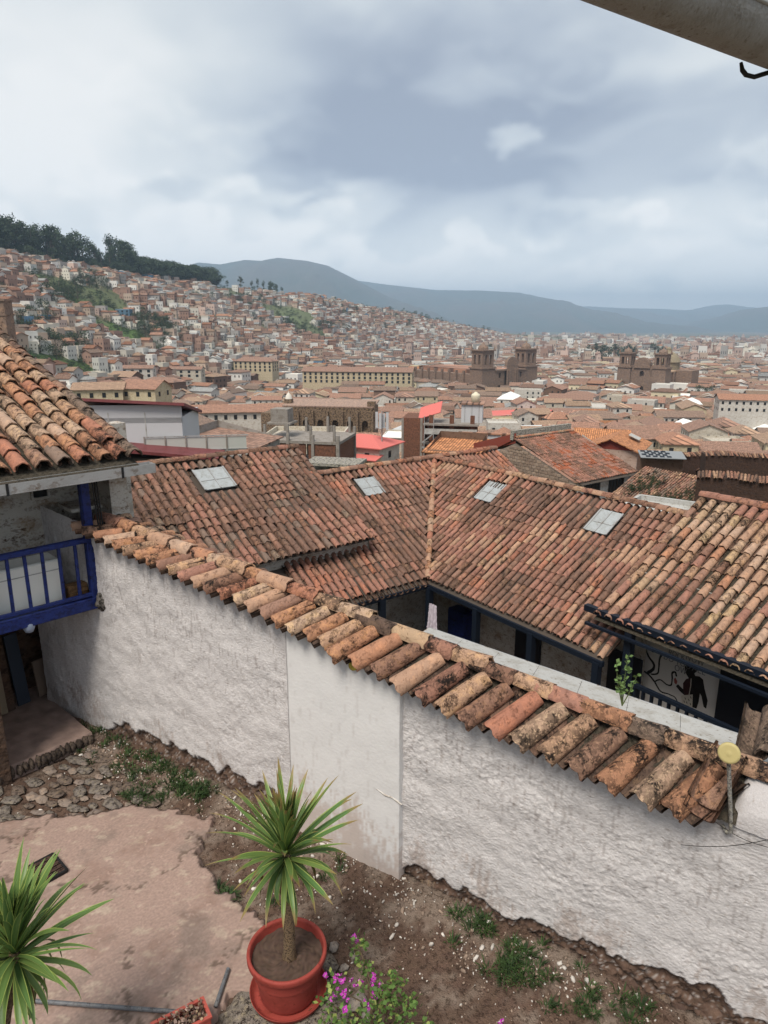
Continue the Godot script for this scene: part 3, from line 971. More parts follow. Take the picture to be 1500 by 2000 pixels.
# ---------------------------------------------------------------- the house with the blue balcony
func make_balcony_house() -> void:
	var l1 := Vector3(0.695, 0, 0.719)        # out of the facade
	var l2 := Vector3(-0.719, 0, 0.695)       # along it, towards the viewer's left
	var b := on_wall(1.0, 0, 0.06)            # balcony corner beside the wall
	var house := thing("balcony_house", "old house with blue timber balcony and mossy tile roof at the wall end", "house")
	var floor_h := 2.26
	var at := func(along: float, h: float, out: float) -> Vector3:
		return b + l2 * along + l1 * out + Vector3.UP * h
	var f := Basis(l2, Vector3.UP, l1)
	if f.determinant() < 0:
		f = Basis(-l2, Vector3.UP, l1)
	# walls: upper back wall, ground floor recess, end pier
	var s := Shape.new()
	s.box(Transform3D(f, at.call(1.6, 3.35, -1.25)), Vector3(5.6, 2.3, 0.3))
	part("upper_wall", s, m.stained, house)
	s = Shape.new()
	s.box(Transform3D(f, at.call(-0.62, 3.15, -0.82)), Vector3(0.26, 2.0, 1.2))
	part("side_wall", s, m.stained, house)
	s = Shape.new()
	s.box(Transform3D(f, at.call(2.4, 1.0, -2.3)), Vector3(6.4, 2.5, 0.3))
	part("ground_floor_wall", s, m.adobe, house)
	s = Shape.new()
	s.box(Transform3D(f, at.call(-0.42, 1.05, -1.15)), Vector3(0.4, 2.2, 2.1))
	part("end_pier", s, m.adobe, house)
	s = Shape.new()
	s.box(Transform3D(f, at.call(4.9, 2.6, -1.3)), Vector3(0.3, 5.0, 2.6))
	part("far_pier", s, m.adobe, house)
	s = Shape.new()
	s.box(Transform3D(f, at.call(3.3, 1.0, -0.1)), Vector3(3.9, 2.3, 0.3))
	part("front_wall", s, m.adobe, house)  # added, mostly out of view, to block light from the recess under the balcony
	# balcony floor and front beam
	s = Shape.new()
	s.box(Transform3D(f, at.call(2.1, floor_h - 0.08, -0.75)), Vector3(5.0, 0.1, 1.4))
	part("balcony_floor", s, m.wood, house)
	s = Shape.new()
	s.rounded(Transform3D(f, at.call(2.05, floor_h - 0.06, 0.0)), Vector3(4.5, 0.17, 0.10), 0.01)
	part("floor_beam", s, m.blue, house)
	s = Shape.new()
	s.rounded(Transform3D(f, at.call(2.08, 3.12, 0.0)), Vector3(4.4, 0.07, 0.09), 0.008)
	part("handrail", s, m.blue, house)
	s = Shape.new()
	s.rounded(Transform3D(f, at.call(2.08, floor_h + 0.07, 0.0)), Vector3(4.4, 0.05, 0.05), 0.006)
	part("bottom_rail", s, m.blue, house)
	var bal := Shape.new()
	bal.rounded(Transform3D(), Vector3(0.042, 0.80, 0.038), 0.006)
	var bm := bal.done(m.blue)
	var k := 0.16
	while k < 4.2:
		put("baluster", bm, house, null, Transform3D(f.rotated(l1, rr(-0.012, 0.012)), at.call(k, 2.70, 0.0)))
		k += 0.215
	for a in [-0.05, 1.28, 3.2]:
		s = Shape.new()
		s.rounded(Transform3D(f, at.call(a, 3.15, -0.02)), Vector3(0.12, 1.85, 0.12), 0.012)
		part("post", s, m.blue, house)
	s = Shape.new()
	s.bar(at.call(-0.3, 4.06, -0.02), at.call(4.6, 4.06, -0.02), 0.14, 0.14)
	part("eave_beam", s, m.blue, house)
	# vent in the upper wall
	s = Shape.new()
	var vp := at_plane(77, 962, at.call(0, 0, -1.1), l1)
	for q in [[0, 0.075, 0.26, 0.03], [0, -0.075, 0.26, 0.03], [0.115, 0, 0.03, 0.12], [-0.115, 0, 0.03, 0.12]]:
		s.box(Transform3D(f, vp + l2 * q[0] + Vector3.UP * q[1] + l1 * 0.02), Vector3(q[2], q[3], 0.05))
	var vent := part("vent_frame", s, m.white_wall, house)
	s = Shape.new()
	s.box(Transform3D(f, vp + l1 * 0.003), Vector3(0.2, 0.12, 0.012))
	part("vent_shade_plate", s, m.black, vent)  # flat black plate painted as the shade inside the vent
	# little shelf in the corner
	s = Shape.new()
	s.box(Transform3D(f, at.call(-0.28, 3.42, -0.75)), Vector3(0.5, 0.05, 0.5))
	part("shelf", s, m.stained, house)
	# post of the corner: bundled cables and a clump of old mortar
	s = Shape.new()
	for i in 3:
		var o := -0.14 - 0.03 * i
		s.tube([at.call(o, 3.95, 0.07), at.call(o - 0.02, 3.3, 0.08), at.call(o - 0.03, 2.8, 0.08), at.call(o - 0.06, 2.2, 0.07)], [0.011], 6)
	part("cable", s, m.black, house)
	var clump := put("mortar_clump", rock(77, 0.9), house, mat(lin(0.30, 0.28, 0.27), 1.0, tile_tex[2], 0.35, m.grain, 1.2), Transform3D(f.scaled_local(Vector3(0.30, 0.32, 0.24)), at.call(-0.14, 2.2, 0.06)))
	clump.name = "mortar_clump"
	# --- roof
	var gut_a := at_plane(298, 912, b + l1 * 0.32, l1)
	var gut_b := gut_a + l2 * 5.2
	gut_b.y = gut_a.y
	s = Shape.new()
	var gx := l1 * 0.085
	for q in [[-gx, Vector3.DOWN * 0.12 - gx, 0], [Vector3.DOWN * 0.12 - gx, Vector3.DOWN * 0.12 + gx, 0], [Vector3.DOWN * 0.12 + gx, gx, 0]]:
		var o: Vector3 = (q[0] + q[1]) / 2
		var span: Vector3 = q[1] - q[0]
		s.box(Transform3D(Basis(l2, span.normalized(), l2.cross(span.normalized())), (gut_a + gut_b) / 2 + o + Vector3.UP * 0.06), Vector3(gut_a.distance_to(gut_b), span.length() + 0.012, 0.008))
	s.box(Transform3D(Basis(l2, Vector3.UP, l1), gut_a + Vector3.UP * 0.0), Vector3(0.008, 0.12, 0.17))
	var gut := part("gutter", s, m.zinc, house)
	s = Shape.new()
	for a in [0.47, 1.9, 3.4]:
		s = Shape.new()
		var p: Vector3 = gut_a + l2 * a + l1 * 0.092
		s.box(Transform3D(Basis(l2, Vector3.UP, l1), p), Vector3(0.03, 0.15, 0.012))
		part("gutter_bracket", s, m.black, gut)
	var slope := 0.30
	var basis := tilt_basis(l1, slope)
	var eave: Vector3 = gut_a + l2 * 0.22 + Vector3.UP * 0.085 - l1 * 0.02
	var up_len := 9.0
	var ridge: Vector3 = eave - basis.z * up_len
	s = Shape.new()
	var n := basis.y
	var deck_a: Vector3 = ridge - l2 * 0.02 - n * 0.05
	s.box(Transform3D(Basis(-l2, n, basis.z) if Basis(-l2, n, basis.z).determinant() > 0 else Basis(l2, n, basis.z), ridge + basis.z * up_len / 2 + l2 * 3.0 - n * 0.07), Vector3(6.1, 0.06, up_len))
	part("roof_deck", s, m.mortar, house)
	roof_tiles(house, {"ridge": ridge - basis.z * 0.10, "along": l2, "down": l1, "slope": slope, "first": 0.10, "last": 5.2, "gap": 0.252, "step": 0.40, "rows": 22, "low": 0.108, "top": 0.088, "length": 0.50, "seg": 10,
		"keep": func(_a, _t): return true, "palette": ["tan", "orange", "pale", "rose", "coral", "tan", "dust", "orange", "pale", "grey"], "grime": [1, 1, 2, 0, 1], "single": 300})
	ridge_line(house, ridge - l2 * 0.04 + n * 0.02, eave - l2 * 0.04 + n * 0.02, 0.40, 0.11, 0.09, 0.5, ["grey", "umber", "dust"], [2, 1], "verge_tile")
	# --- raised step under the balcony
	var step := Shape.new()
	var stn := noise(2.0, 61, 4)
	var k0 := at_height(-80, 1540, 0.16)
	var k1 := at_height(160, 1440, 0.16)
	var along := (k1 - k0).normalized()
	var back := Vector3(along.z, 0, -along.x)
	step.sheet(70, 50, func(i, j):
		var p = k0 + along * (i / 70.0 * (k0.distance_to(k1) + 0.15)) + back * (j / 50.0 * 2.6 - 0.05)
		p.y = 0.16 + stn.get_noise_2d(p.x, p.z) * 0.03
		if j == 0:
			p.y = -0.05
		var c := Color(0.27, 0.19, 0.16) * (1.0 + 0.4 * stn.get_noise_2d(p.x * 2.0, p.z * 2.0))
		return [p, c])
	var stm := mat(Color(1, 1, 1), 1.0, null, 1.0, m.grain, 0.7)
	stm.vertex_color_use_as_albedo = true
	var st := setting("stone_step", step, stm)
	var pebbles := [rock(181, 0.9), rock(182, 0.9), rock(183, 0.9)]
	var pm := [mat(lin(0.10, 0.075, 0.065), 1.0, tile_tex[1], 0.5), mat(lin(0.17, 0.13, 0.11), 1.0, tile_tex[1], 0.5)]
	var q0 := 0.0
	while q0 < k0.distance_to(k1) + 0.1:
		put("edge_stone", pick(pebbles), st, pick(pm), Transform3D(Basis(along, Vector3.UP, back).rotated(Vector3.UP, rr(-0.2, 0.2)).scaled_local(Vector3(rr(0.07, 0.11), rr(0.16, 0.24), 0.14)), k0 + along * q0 + Vector3.UP * -0.07 + back * rr(-0.06, -0.02)))
		q0 += rr(0.06, 0.10)
	# --- things kept on and under the balcony
	for i in 2:
		var box := Shape.new()
		box.rounded(Transform3D(), Vector3(0.92, 0.66 + 0.02 * i, 0.42), 0.02)
		var bt := thing("white_chest", ["white chest behind the blue railing beside the timber offcuts", "white chest behind the blue railing further along the balcony"][i], "chest", at.call(0.78 + 0.95 * i, floor_h - 0.03, -0.36), atan2(l1.x, l1.z), "")
		part("chest_body", box, mat(lin(0.76, 0.76, 0.72), 0.7), bt, Transform3D(Basis(), Vector3(0, 0.33, 0)))
		var lid := Shape.new()
		lid.box(Transform3D(), Vector3(0.93, 0.012, 0.43))
		part("lid_seam", lid, m.zinc, bt, Transform3D(Basis(), Vector3(0, 0.52, 0)))
	var blocks := thing("timber_offcuts", "small stack of bare timber offcuts at the railing's end", "timber", at.call(0.12, floor_h - 0.03, -0.22), atan2(l1.x, l1.z))
	for i in 4:
		var w := Shape.new()
		w.rounded(Transform3D(), Vector3(0.26, 0.055, 0.16), 0.005)
		part("board", w, m.wood, blocks, Transform3D(Basis(Vector3.UP, rr(-0.1, 0.1)), Vector3(rr(-0.01, 0.01), 0.03 + 0.058 * i, 0)))
	var door := thing("blue_door", "dark blue plank door under the balcony", "door", at.call(2.0, 0.17, -1.9), atan2(l1.x, l1.z))
	for i in 5:
		var w := Shape.new()
		w.rounded(Transform3D(), Vector3(0.18, 1.8, 0.05), 0.008)
		part("plank", w, m.blue, door, Transform3D(Basis(), Vector3(-0.38 + 0.19 * i, 0.9, 0)))
	for i in 4:
		var w := Shape.new()
		var tall: float = [0.95, 1.3, 1.15, 0.6][i]
		w.rounded(Transform3D(Basis(Vector3.RIGHT, -0.14), Vector3(0, tall / 2, -0.07)), Vector3([0.22, 0.16, 0.20, 0.30][i], tall, 0.03), 0.004)
		var p: Vector3 = at.call([1.0, 0.85, 0.62, 0.22][i], 0.17, -1.55 - 0.06 * i)
		var lb := thing("leaning_board", ["pale tapered board leaning under the balcony", "tall dark board leaning under the balcony", "greyish blue board leaning under the balcony", "short wide dusty board leaning under the balcony"][i], "board", p, atan2(l1.x, l1.z) + 0.1 * i)
		part("panel", w, [mat(lin(0.25, 0.20, 0.14), 0.9), m.adobe, mat(lin(0.03, 0.04, 0.06), 0.7), mat(lin(0.18, 0.13, 0.10), 0.9)][i], lb)
	var jar := Shape.new()
	jar.lathe([Vector2(0.0, -0.09), Vector2(0.05, -0.085), Vector2(0.075, -0.03), Vector2(0.078, 0.03), Vector2(0.06, 0.07), Vector2(0.06, 0.09)], 14)
	var lamp := thing("porch_lamp", "clouded glass lamp hanging under the balcony beam", "lamp", at_plane(56, 1222, b - l1 * 0.02, l1))
	part("shade", jar, mat(lin(0.25, 0.30, 0.40), 0.3), lamp)


# ---------------------------------------------------------------- skylight let into a tiled roof
func skylight(parent: Node, center: Vector3, b: Basis, w: float, l: float) -> void:
	var s := Shape.new()
	s.box(Transform3D(b, center), Vector3(w, 0.03, l))
	var pane := part("skylight", s, m.glass, parent)
	s = Shape.new()
	for q in [[0.0, 0.0, 0.03, l], [w * 0.5, 0.0, 0.05, l], [-w * 0.5, 0.0, 0.05, l]]:
		s.box(Transform3D(b, center + b.x * q[0] + b.z * q[1] + b.y * 0.02), Vector3(q[2], 0.03, q[3]))
	s.box(Transform3D(b, center + b.z * l * 0.08 + b.y * 0.018), Vector3(w, 0.02, 0.02))
	part("glazing_bar", s, m.zinc, pane)


func outside(rects: Array, a: float, t: float) -> bool:
	for r in rects:
		if absf(a - r[0]) < r[2] and absf(t - r[1]) < r[3]:
			return false
	return true


# ---------------------------------------------------------------- the neighbours' house round its patio
func make_neighbours() -> void:
	var valley := at_height(835, 1130, -1.0) + Vector3.DOWN * 0.12
	var run_l := 4.3
	var run_r := 3.87
	var rise := 2.45
	var apex := valley - e1 * run_l - e2 * run_r + Vector3.UP * rise
	var sl := rise / run_l
	var sr := rise / run_r
	var house := thing("patio_house", "two-winged house with skylit tile roofs meeting in a valley over its patio", "house")
	var bl := tilt_basis(e1, sl)
	var br := tilt_basis(e2, sr)
	var pal := ["rose", "brown", "rose", "umber", "dust", "brown", "coral", "rose", "umber"]
	var len_l := run_l / cos(atan(sl))
	var len_r := run_r / cos(atan(sr))
	# decks
	var s := Shape.new()
	var low := Vector3.DOWN * 0.05
	s.quad(apex + e2 * 7.5 + low, valley + e2 * 7.5 + e2 * run_r * 0 - e2 * 0 + low, valley + low, apex + low)
	s.quad(apex + low, valley + low, valley + e1 * 5.9 + low, apex + e1 * 10.2 + low)
	s.quad(apex + e1 * 10.2 + low, apex + e1 * 10.2 - e2 * 3.2 - Vector3.UP * 2.0, apex - e2 * 3.2 - Vector3.UP * 2.0, apex + low)
	s.quad(apex - e2 * 3.1 + low, apex + low, apex + e1 * 3.1 + low - Vector3.UP * sl * 3.1 - e2 * 3.1, apex + e1 * 3.1 - e2 * 3.1 + low - Vector3.UP * sl * 3.1)
	s.quad(apex + e2 * 7.5 + low, apex - e2 * 3.1 + low, apex - e2 * 3.1 - e1 * 3.0 - Vector3.UP * 1.8, apex + e2 * 7.5 - e1 * 3.0 - Vector3.UP * 1.8)
	part("roof_deck", s, m.deck, house)
	# skylights given by their photo pixels, measured in the roof planes
	var nl := bl.y
	var nr := br.y
	var rect_l := []
	var rect_r := []
	var p1 := at_plane(722, 952, apex, nl)
	rect_l.append([(p1 - apex).dot(e2), (p1 - apex).dot(bl.z), 0.45, 0.52])
	for q in [[959, 963], [1180, 1022]]:
		var p2 := at_plane(q[0], q[1], apex, nr)
		rect_r.append([(p2 - apex).dot(e1), (p2 - apex).dot(br.z), 0.42, 0.54])
	# left wing, from the valley out to its far gable
	roof_tiles(house, {"ridge": apex + bl.y * 0.0, "along": e2, "down": e1, "slope": sl, "first": -3.0, "last": 7.4, "gap": 0.21, "step": 0.315, "rows": int(len_l / 0.315), "low": 0.079, "top": 0.066, "length": 0.40,
		"keep": func(a, t):
			var edge: float = t / len_l * run_r
			if a < 0:
				return t * cos(atan(sl)) < -a * 1.0 - 0.05
			return a > edge - 0.02 + 0.12 and outside(rect_l, a, t),
		"palette": pal, "grime": [0, 0, 0, 0, 0, 1], "single": 150})
	roof_tiles(house, {"ridge": apex, "along": e1, "down": e2, "slope": sr, "first": 0.0, "last": 11.8, "gap": 0.21, "step": 0.315, "rows": int(len_r / 0.315) + 0, "low": 0.079, "top": 0.066, "length": 0.40,
		"keep": func(a, t):
			var edge: float = t / len_r * run_l
			return a > edge + 0.12 and a < 10.25 and outside(rect_r, a, t),
		"palette": ["rose", "brown", "rose", "coral", "dust", "rose", "umber", "tan", "brown"], "grime": [0, 0, 0, 0, 0, 1], "single": 150})
	for r in rect_l:
		skylight(house, apex + e2 * r[0] + bl.z * r[1] + bl.y * 0.05, bl, 0.74, 0.80)
	for r in rect_r:
		skylight(house, apex + e1 * r[0] + br.z * r[1] + br.y * 0.05, br, 0.68, 0.82)
	var warm := ["rose", "coral", "dust", "tan", "brown"]
	ridge_line(house, apex - e2 * 3.05 + Vector3.UP * 0.06, apex + e2 * 7.4 + Vector3.UP * 0.06, 0.33, 0.12, 0.10, 0.42, warm, [0, 1])
	ridge_line(house, apex + e1 * 0.1 + Vector3.UP * 0.06, apex + e1 * 10.2 + Vector3.UP * 0.06, 0.33, 0.12, 0.10, 0.42, warm, [0, 1])
	ridge_line(house, apex + Vector3.UP * 0.03, valley + Vector3.UP * 0.03, 0.34, 0.105, 0.088, 0.42, ["tan", "orange", "tan", "pale", "coral"], [0, 1], "valley_tile")
	# gutters and eave boards
	s = Shape.new()
	var eave := valley + Vector3.DOWN * 0.10
	s.bar(eave + e2 * -0.0, eave + e2 * 7.4, 0.10, 0.12)
	s.bar(eave, eave + e1 * 5.95, 0.10, 0.12)
	part("gutter", s, m.navy, house)
	# gallery behind the right wing eave: back wall, floor, posts, rail
	var fl := -3.55
	var deep := 1.7
	s = Shape.new()
	s.quad(valley - e1 * deep - e2 * deep + Vector3.UP * (fl + 1.0), valley - e2 * deep + e1 * 5.9 + Vector3.UP * (fl + 1.0), valley - e2 * deep + e1 * 5.9 + Vector3.UP * 0.8, valley - e1 * deep - e2 * deep + Vector3.UP * 0.8)
	s.quad(valley - e1 * deep + e2 * 7.5 + Vector3.UP * (fl + 1.0), valley - e1 * deep - e2 * deep + Vector3.UP * (fl + 1.0), valley - e1 * deep - e2 * deep + Vector3.UP * 0.8, valley - e1 * deep + e2 * 7.5 + Vector3.UP * 0.8)
	part("gallery_wall", s, m.white_wall, house)
	s = Shape.new()
	s.quad(valley + Vector3.UP * (fl + 1.0), valley + e1 * 5.9 + Vector3.UP * (fl + 1.0), valley + e1 * 5.9 - e2 * deep + Vector3.UP * (fl + 1.0), valley - e2 * deep + Vector3.UP * (fl + 1.0))
	s.quad(valley + e2 * 7.5 + Vector3.UP * (fl + 1.0), valley + Vector3.UP * (fl + 1.0), valley - e1 * deep - e2 * deep + Vector3.UP * (fl + 1.0), valley + e2 * 7.5 - e1 * deep + Vector3.UP * (fl + 1.0))
	part("gallery_floor", s, m.wood, house)
	for k in 4:
		s = Shape.new()
		s.bar(valley + e1 * (0.1 + 1.9 * k) + Vector3.UP * -0.1, valley + e1 * (0.1 + 1.9 * k) + Vector3.UP * (fl + 1.0), 0.16, 0.16, e1)
		part("gallery_post", s, m.navy, house)
	for k in 3:
		s = Shape.new()
		s.bar(valley + e2 * (1.6 + 1.7 * k) + Vector3.UP * -0.1, valley + e2 * (1.6 + 1.7 * k) + Vector3.UP * (fl + 1.0), 0.16, 0.16, e1)
		part("gallery_post", s, m.navy, house)
	for dirv in [e1, e2]:
		s = Shape.new()
		s.bar(valley + Vector3.UP * (fl + 2.0), valley + dirv * 6.3 + Vector3.UP * (fl + 2.0), 0.08, 0.07)
		s.bar(valley + Vector3.UP * (fl + 1.12), valley + dirv * 6.3 + Vector3.UP * (fl + 1.12), 0.06, 0.06)
		part("gallery_rail", s, m.navy, house)
		for k in 30:
			s = Shape.new()
			s.bar(valley + dirv * (0.15 + 0.205 * k) + Vector3.UP * (fl + 1.14), valley + dirv * (0.15 + 0.205 * k) + Vector3.UP * (fl + 1.98), 0.10, 0.025, dirv)
			part("baluster", s, m.navy, house)
	# doors along the gallery
	for k in [2.35, 5.4]:
		s = Shape.new()
		s.box(Transform3D(Basis(e1, Vector3.UP, e1.cross(Vector3.UP)), valley - e2 * (deep - 0.03) + e1 * k + Vector3.UP * (fl + 2.0)), Vector3(0.9, 2.0, 0.06))
		part("gallery_door", s, m.navy, house)
	# walls of the house below and behind
	s = Shape.new()
	for q in [[e1, e2, 5.9], [e2, e1, 7.5]]:
		var o: Vector3 = valley - q[1] * 0.0
		s.bar(o + q[0] * 0.0 + Vector3.UP * (fl + 0.85), o + q[0] * q[2] + Vector3.UP * (fl + 0.85), 0.2, 0.3)
	part("floor_beam", s, m.navy, house)
	s = Shape.new()
	s.quad(valley - e2 * 0.3 + Vector3.UP * (fl + 0.9), valley - e2 * 0.3 + e1 * 5.9 + Vector3.UP * (fl + 0.9), valley - e2 * 0.3 + e1 * 5.9 + Vector3.UP * -6.4, valley - e2 * 0.3 + Vector3.UP * -6.4)
	s.quad(valley - e1 * 0.3 + e2 * 7.5 + Vector3.UP * (fl + 0.9), valley - e1 * 0.3 + Vector3.UP * (fl + 0.9), valley - e1 * 0.3 + Vector3.UP * -6.4, valley - e1 * 0.3 + e2 * 7.5 + Vector3.UP * -6.4)
	s.quad(apex - e2 * 3.1 + Vector3.UP * -8, apex - e2 * 3.1 + e1 * 12 + Vector3.UP * -8, apex - e2 * 3.1 + e1 * 12 + Vector3.UP * -1.9, apex - e2 * 3.1 + Vector3.UP * -1.9)
	part("lower_wall", s, m.white_wall, house)
	# a blue cupboard and a towel in the gallery
	var cup := thing("blue_cupboard", "bright blue cupboard against the gallery wall", "cupboard", at_plane(900, 1222, valley - e2 * (deep - 0.3), e2) * Vector3(1, 0, 1) + Vector3.UP * fl, atan2(e2.x, e2.z))
	s = Shape.new()
	s.rounded(Transform3D(Basis(), Vector3(0, 0.62, 0)), Vector3(0.72, 1.24, 0.4), 0.01)
	part("carcass", s, m.blue, cup)
	for k in [-1, 1]:
		s = Shape.new()
		s.rounded(Transform3D(Basis(), Vector3(0.18 * k, 0.62, 0.21)), Vector3(0.33, 1.12, 0.02), 0.004)
		part("cupboard_door", s, m.blue, cup)
	var towel := Shape.new()
	var tp := at_plane(849, 1180, valley + e2 * 0.05, e2)
	var tw := noise(5.0, 3, 2)
	towel.sheet(16, 20, func(i, j):
		var f: float = j / 20.0
		var wdt := 0.34 * (1.0 + 0.25 * f)
		return [tp + e1 * ((i / 16.0 - 0.5) * wdt) + Vector3.DOWN * f * 0.85 + e2 * (0.05 + 0.045 * sin(i * 1.3 + f) * (0.4 + f) + tw.get_noise_2d(i * 0.3, f * 2.0) * 0.03), Color(1, 1, 1)])
	var tm := mat(lin(0.52, 0.46, 0.52), 1.0)
	var to := part("towel", towel, tm, self)
	tag(to, "pale lilac towel hung over the dark gallery rail", "towel")

	# ---------------- wing at the left, its own higher roof
	var ra := at_depth(582, 868, 22.6) + Vector3.DOWN * 0.14
	var slope_a := 0.462
	var run_a := 4.23
	var len_a := run_a / cos(atan(slope_a))
	var ba := tilt_basis(e1, slope_a)
	var wing := thing("skylit_wing", "higher brown tiled wing with one large skylight behind the courtyard wall", "house")
	s = Shape.new()
	var ea := ra + e1 * run_a - Vector3.UP * run_a * slope_a
	s.quad(ra + e2 * 14 + low, ea + e2 * 14 + low, ea + low, ra + low)
	s.quad(ra + e2 * 14 + low, ra + low, ra - e1 * 3.5 - Vector3.UP * 1.7, ra - e1 * 3.5 - Vector3.UP * 1.7 + e2 * 14)
	part("roof_deck", s, m.deck, wing)
	s = Shape.new()
	s.quad(ea + e2 * 14 - e1 * 0.35 + Vector3.UP * 0.05, ea - e1 * 0.35 + Vector3.UP * 0.05, ea - e1 * 0.35 + Vector3.DOWN * 7, ea - e1 * 0.35 + e2 * 14 + Vector3.DOWN * 7)
	s.quad(ra + low * 2, ea - e1 * 0.3 + low * 2 + Vector3.UP * 0.1, ea - e1 * 0.3 + Vector3.DOWN * 6, ra - Vector3.UP * 8)
	s.tri(ra + low * 2, ra - Vector3.UP * 8, ra - e1 * 3.3 - Vector3.UP * 8)
	s.tri(ra + low * 2, ra - e1 * 3.3 - Vector3.UP * 8, ra - e1 * 3.3 - Vector3.UP * 1.7)
	part("wing_wall", s, m.white_wall, wing)
	var pa := at_plane(418, 937, ra, ba.y)
	var rect_a := [[(pa - ra).dot(e2), (pa - ra).dot(ba.z), 0.55, 0.60]]
	roof_tiles(wing, {"ridge": ra, "along": e2, "down": e1, "slope": slope_a, "first": 0.1, "last": 13.6, "gap": 0.232, "step": 0.33, "rows": int(len_a / 0.33), "low": 0.088, "top": 0.073, "length": 0.42,
		"keep": func(a, t): return outside(rect_a, a, t), "palette": ["umber", "brown", "rose", "umber", "grey", "brown", "dust", "umber"], "grime": [0, 0, 1, 0, 0], "single": 300})
	skylight(wing, pa + ba.y * 0.05, ba, 0.92, 0.98)
	ridge_line(wing, ra + Vector3.UP * 0.06, ra + e2 * 13.6 + Vector3.UP * 0.06, 0.34, 0.12, 0.10, 0.42, ["rose", "umber", "dust", "brown"], [0, 1])

	# ---------------- wing at the right with the mural
	var rc := at_depth(1369, 963, 17.1) + Vector3.DOWN * 0.12
	var slope_c := 0.554
	var run_c := 3.92
	var len_c := run_c / cos(atan(slope_c))
	var bc := tilt_basis(e2, slope_c)
	var gal := thing("mural_house", "mottled ochre tiled house with a painted gallery wall under its eave", "house")
	var ec := rc + e2 * run_c - Vector3.UP * run_c * slope_c
	s = Shape.new()
	s.quad(rc + low, ec + low, ec + e1 * 8 + low, rc + e1 * 8 + low)
	s.quad(rc + e1 * 8 + low, rc - e2 * 3 + e1 * 8 - Vector3.UP * 1.7, rc - e2 * 3 - Vector3.UP * 1.7, rc + low)
	part("roof_deck", s, m.mortar, gal)
	roof_tiles(gal, {"ridge": rc, "along": e1, "down": e2, "slope": slope_c, "first": 0.1, "last": 7.8, "gap": 0.262, "step": 0.36, "rows": int(len_c / 0.36), "low": 0.100, "top": 0.083, "length": 0.46, "seg": 9,
		"keep": func(_a, _t): return true, "palette": ["tan", "pale", "dust", "rose", "tan", "orange", "yellow", "brown", "pale", "rose", "tan"], "grime": [1, 0, 0, 0, 0, 2, 0, 1], "single": 300})
	ridge_line(gal, rc + Vector3.UP * 0.07, rc + e1 * 7.8 + Vector3.UP * 0.07, 0.36, 0.13, 0.11, 0.46, ["rose", "coral", "brown"], [0, 1])
	var gc := ec + Vector3.DOWN * 0.17 + e2 * 0.07
	s = Shape.new()
	s.bar(gc - e1 * 0.15, gc + e1 * 8, 0.08, 0.06)
	part("gutter", s, m.navy, gal)
	var dc := 1.5
	var wc := ec - e2 * dc
	var fc := -3.1
	s = Shape.new()
	s.quad(Vector3(wc.x, fc, wc.z), Vector3(wc.x, fc, wc.z) + e1 * 8, wc + e1 * 8 + Vector3.UP * 0.8, wc + Vector3.UP * 0.8)
	part("gallery_wall", s, m.white_wall, gal)
	s = Shape.new()
	var f0 := Vector3(ec.x, fc, ec.z)
	s.quad(f0, f0 + e1 * 8, f0 + e1 * 8 - e2 * dc, f0 - e2 * dc)
	s.quad(f0 + Vector3.DOWN * 3.5 - e2 * 0.2, f0 + e1 * 8 + Vector3.DOWN * 3.5 - e2 * 0.2, f0 + e1 * 8 - e2 * 0.2, f0 - e2 * 0.2)
	part("gallery_floor", s, m.wood, gal)
	var frame_x := Basis(e1, Vector3.UP, -e2 if Basis(e1, Vector3.UP, -e2).determinant() > 0 else e2)
	s = Shape.new()
	var dk := at_plane(1405, 1340, wc + e2 * 0.05, e2)
	var dk_top := ec.y + 0.55
	s.box(Transform3D(frame_x, Vector3(dk.x, (dk_top + fc) / 2, dk.z) + e1 * 2.2), Vector3(4.4, dk_top - fc, 0.08))
	part("dark_timber_wall", s, m.navy, gal)
	s = Shape.new()
	var pp := at_plane(1226, 1290, ec - e2 * 0.1, e2)
	s.bar(Vector3(pp.x, ec.y - 0.05, pp.z), Vector3(pp.x, fc, pp.z), 0.17, 0.17, e1)
	part("gallery_post", s, m.navy, gal)
	s = Shape.new()
	s.bar(ec + Vector3.UP * 0.12 - e2 * 0.1 - e1 * 0.3, ec + e1 * 8 + Vector3.UP * 0.12 - e2 * 0.1, 0.14, 0.14)
	part("eave_beam", s, m.navy, gal)
	# balustrade of flat boards
	var r0 := at_plane(1240, 1338, ec - e2 * 0.06, e2)
	var rail_h := r0.y
	s = Shape.new()
	s.bar(r0 - e1 * 0.2, r0 + e1 * 4.5, 0.09, 0.09)
	s.bar(r0 - e1 * 0.2 + Vector3.DOWN * 0.42, r0 + e1 * 4.5 + Vector3.DOWN * 0.42, 0.07, 0.06)
	part("gallery_rail", s, m.navy, gal)
	for k in 22:
		s = Shape.new()
		s.bar(r0 + e1 * (0.02 + 0.2 * k), r0 + e1 * (0.02 + 0.2 * k) + Vector3.DOWN * 0.9, 0.11, 0.03, e1)
		part("baluster", s, m.navy, gal)
	make_mural(gal, wc, e2)
	make_lean_to()


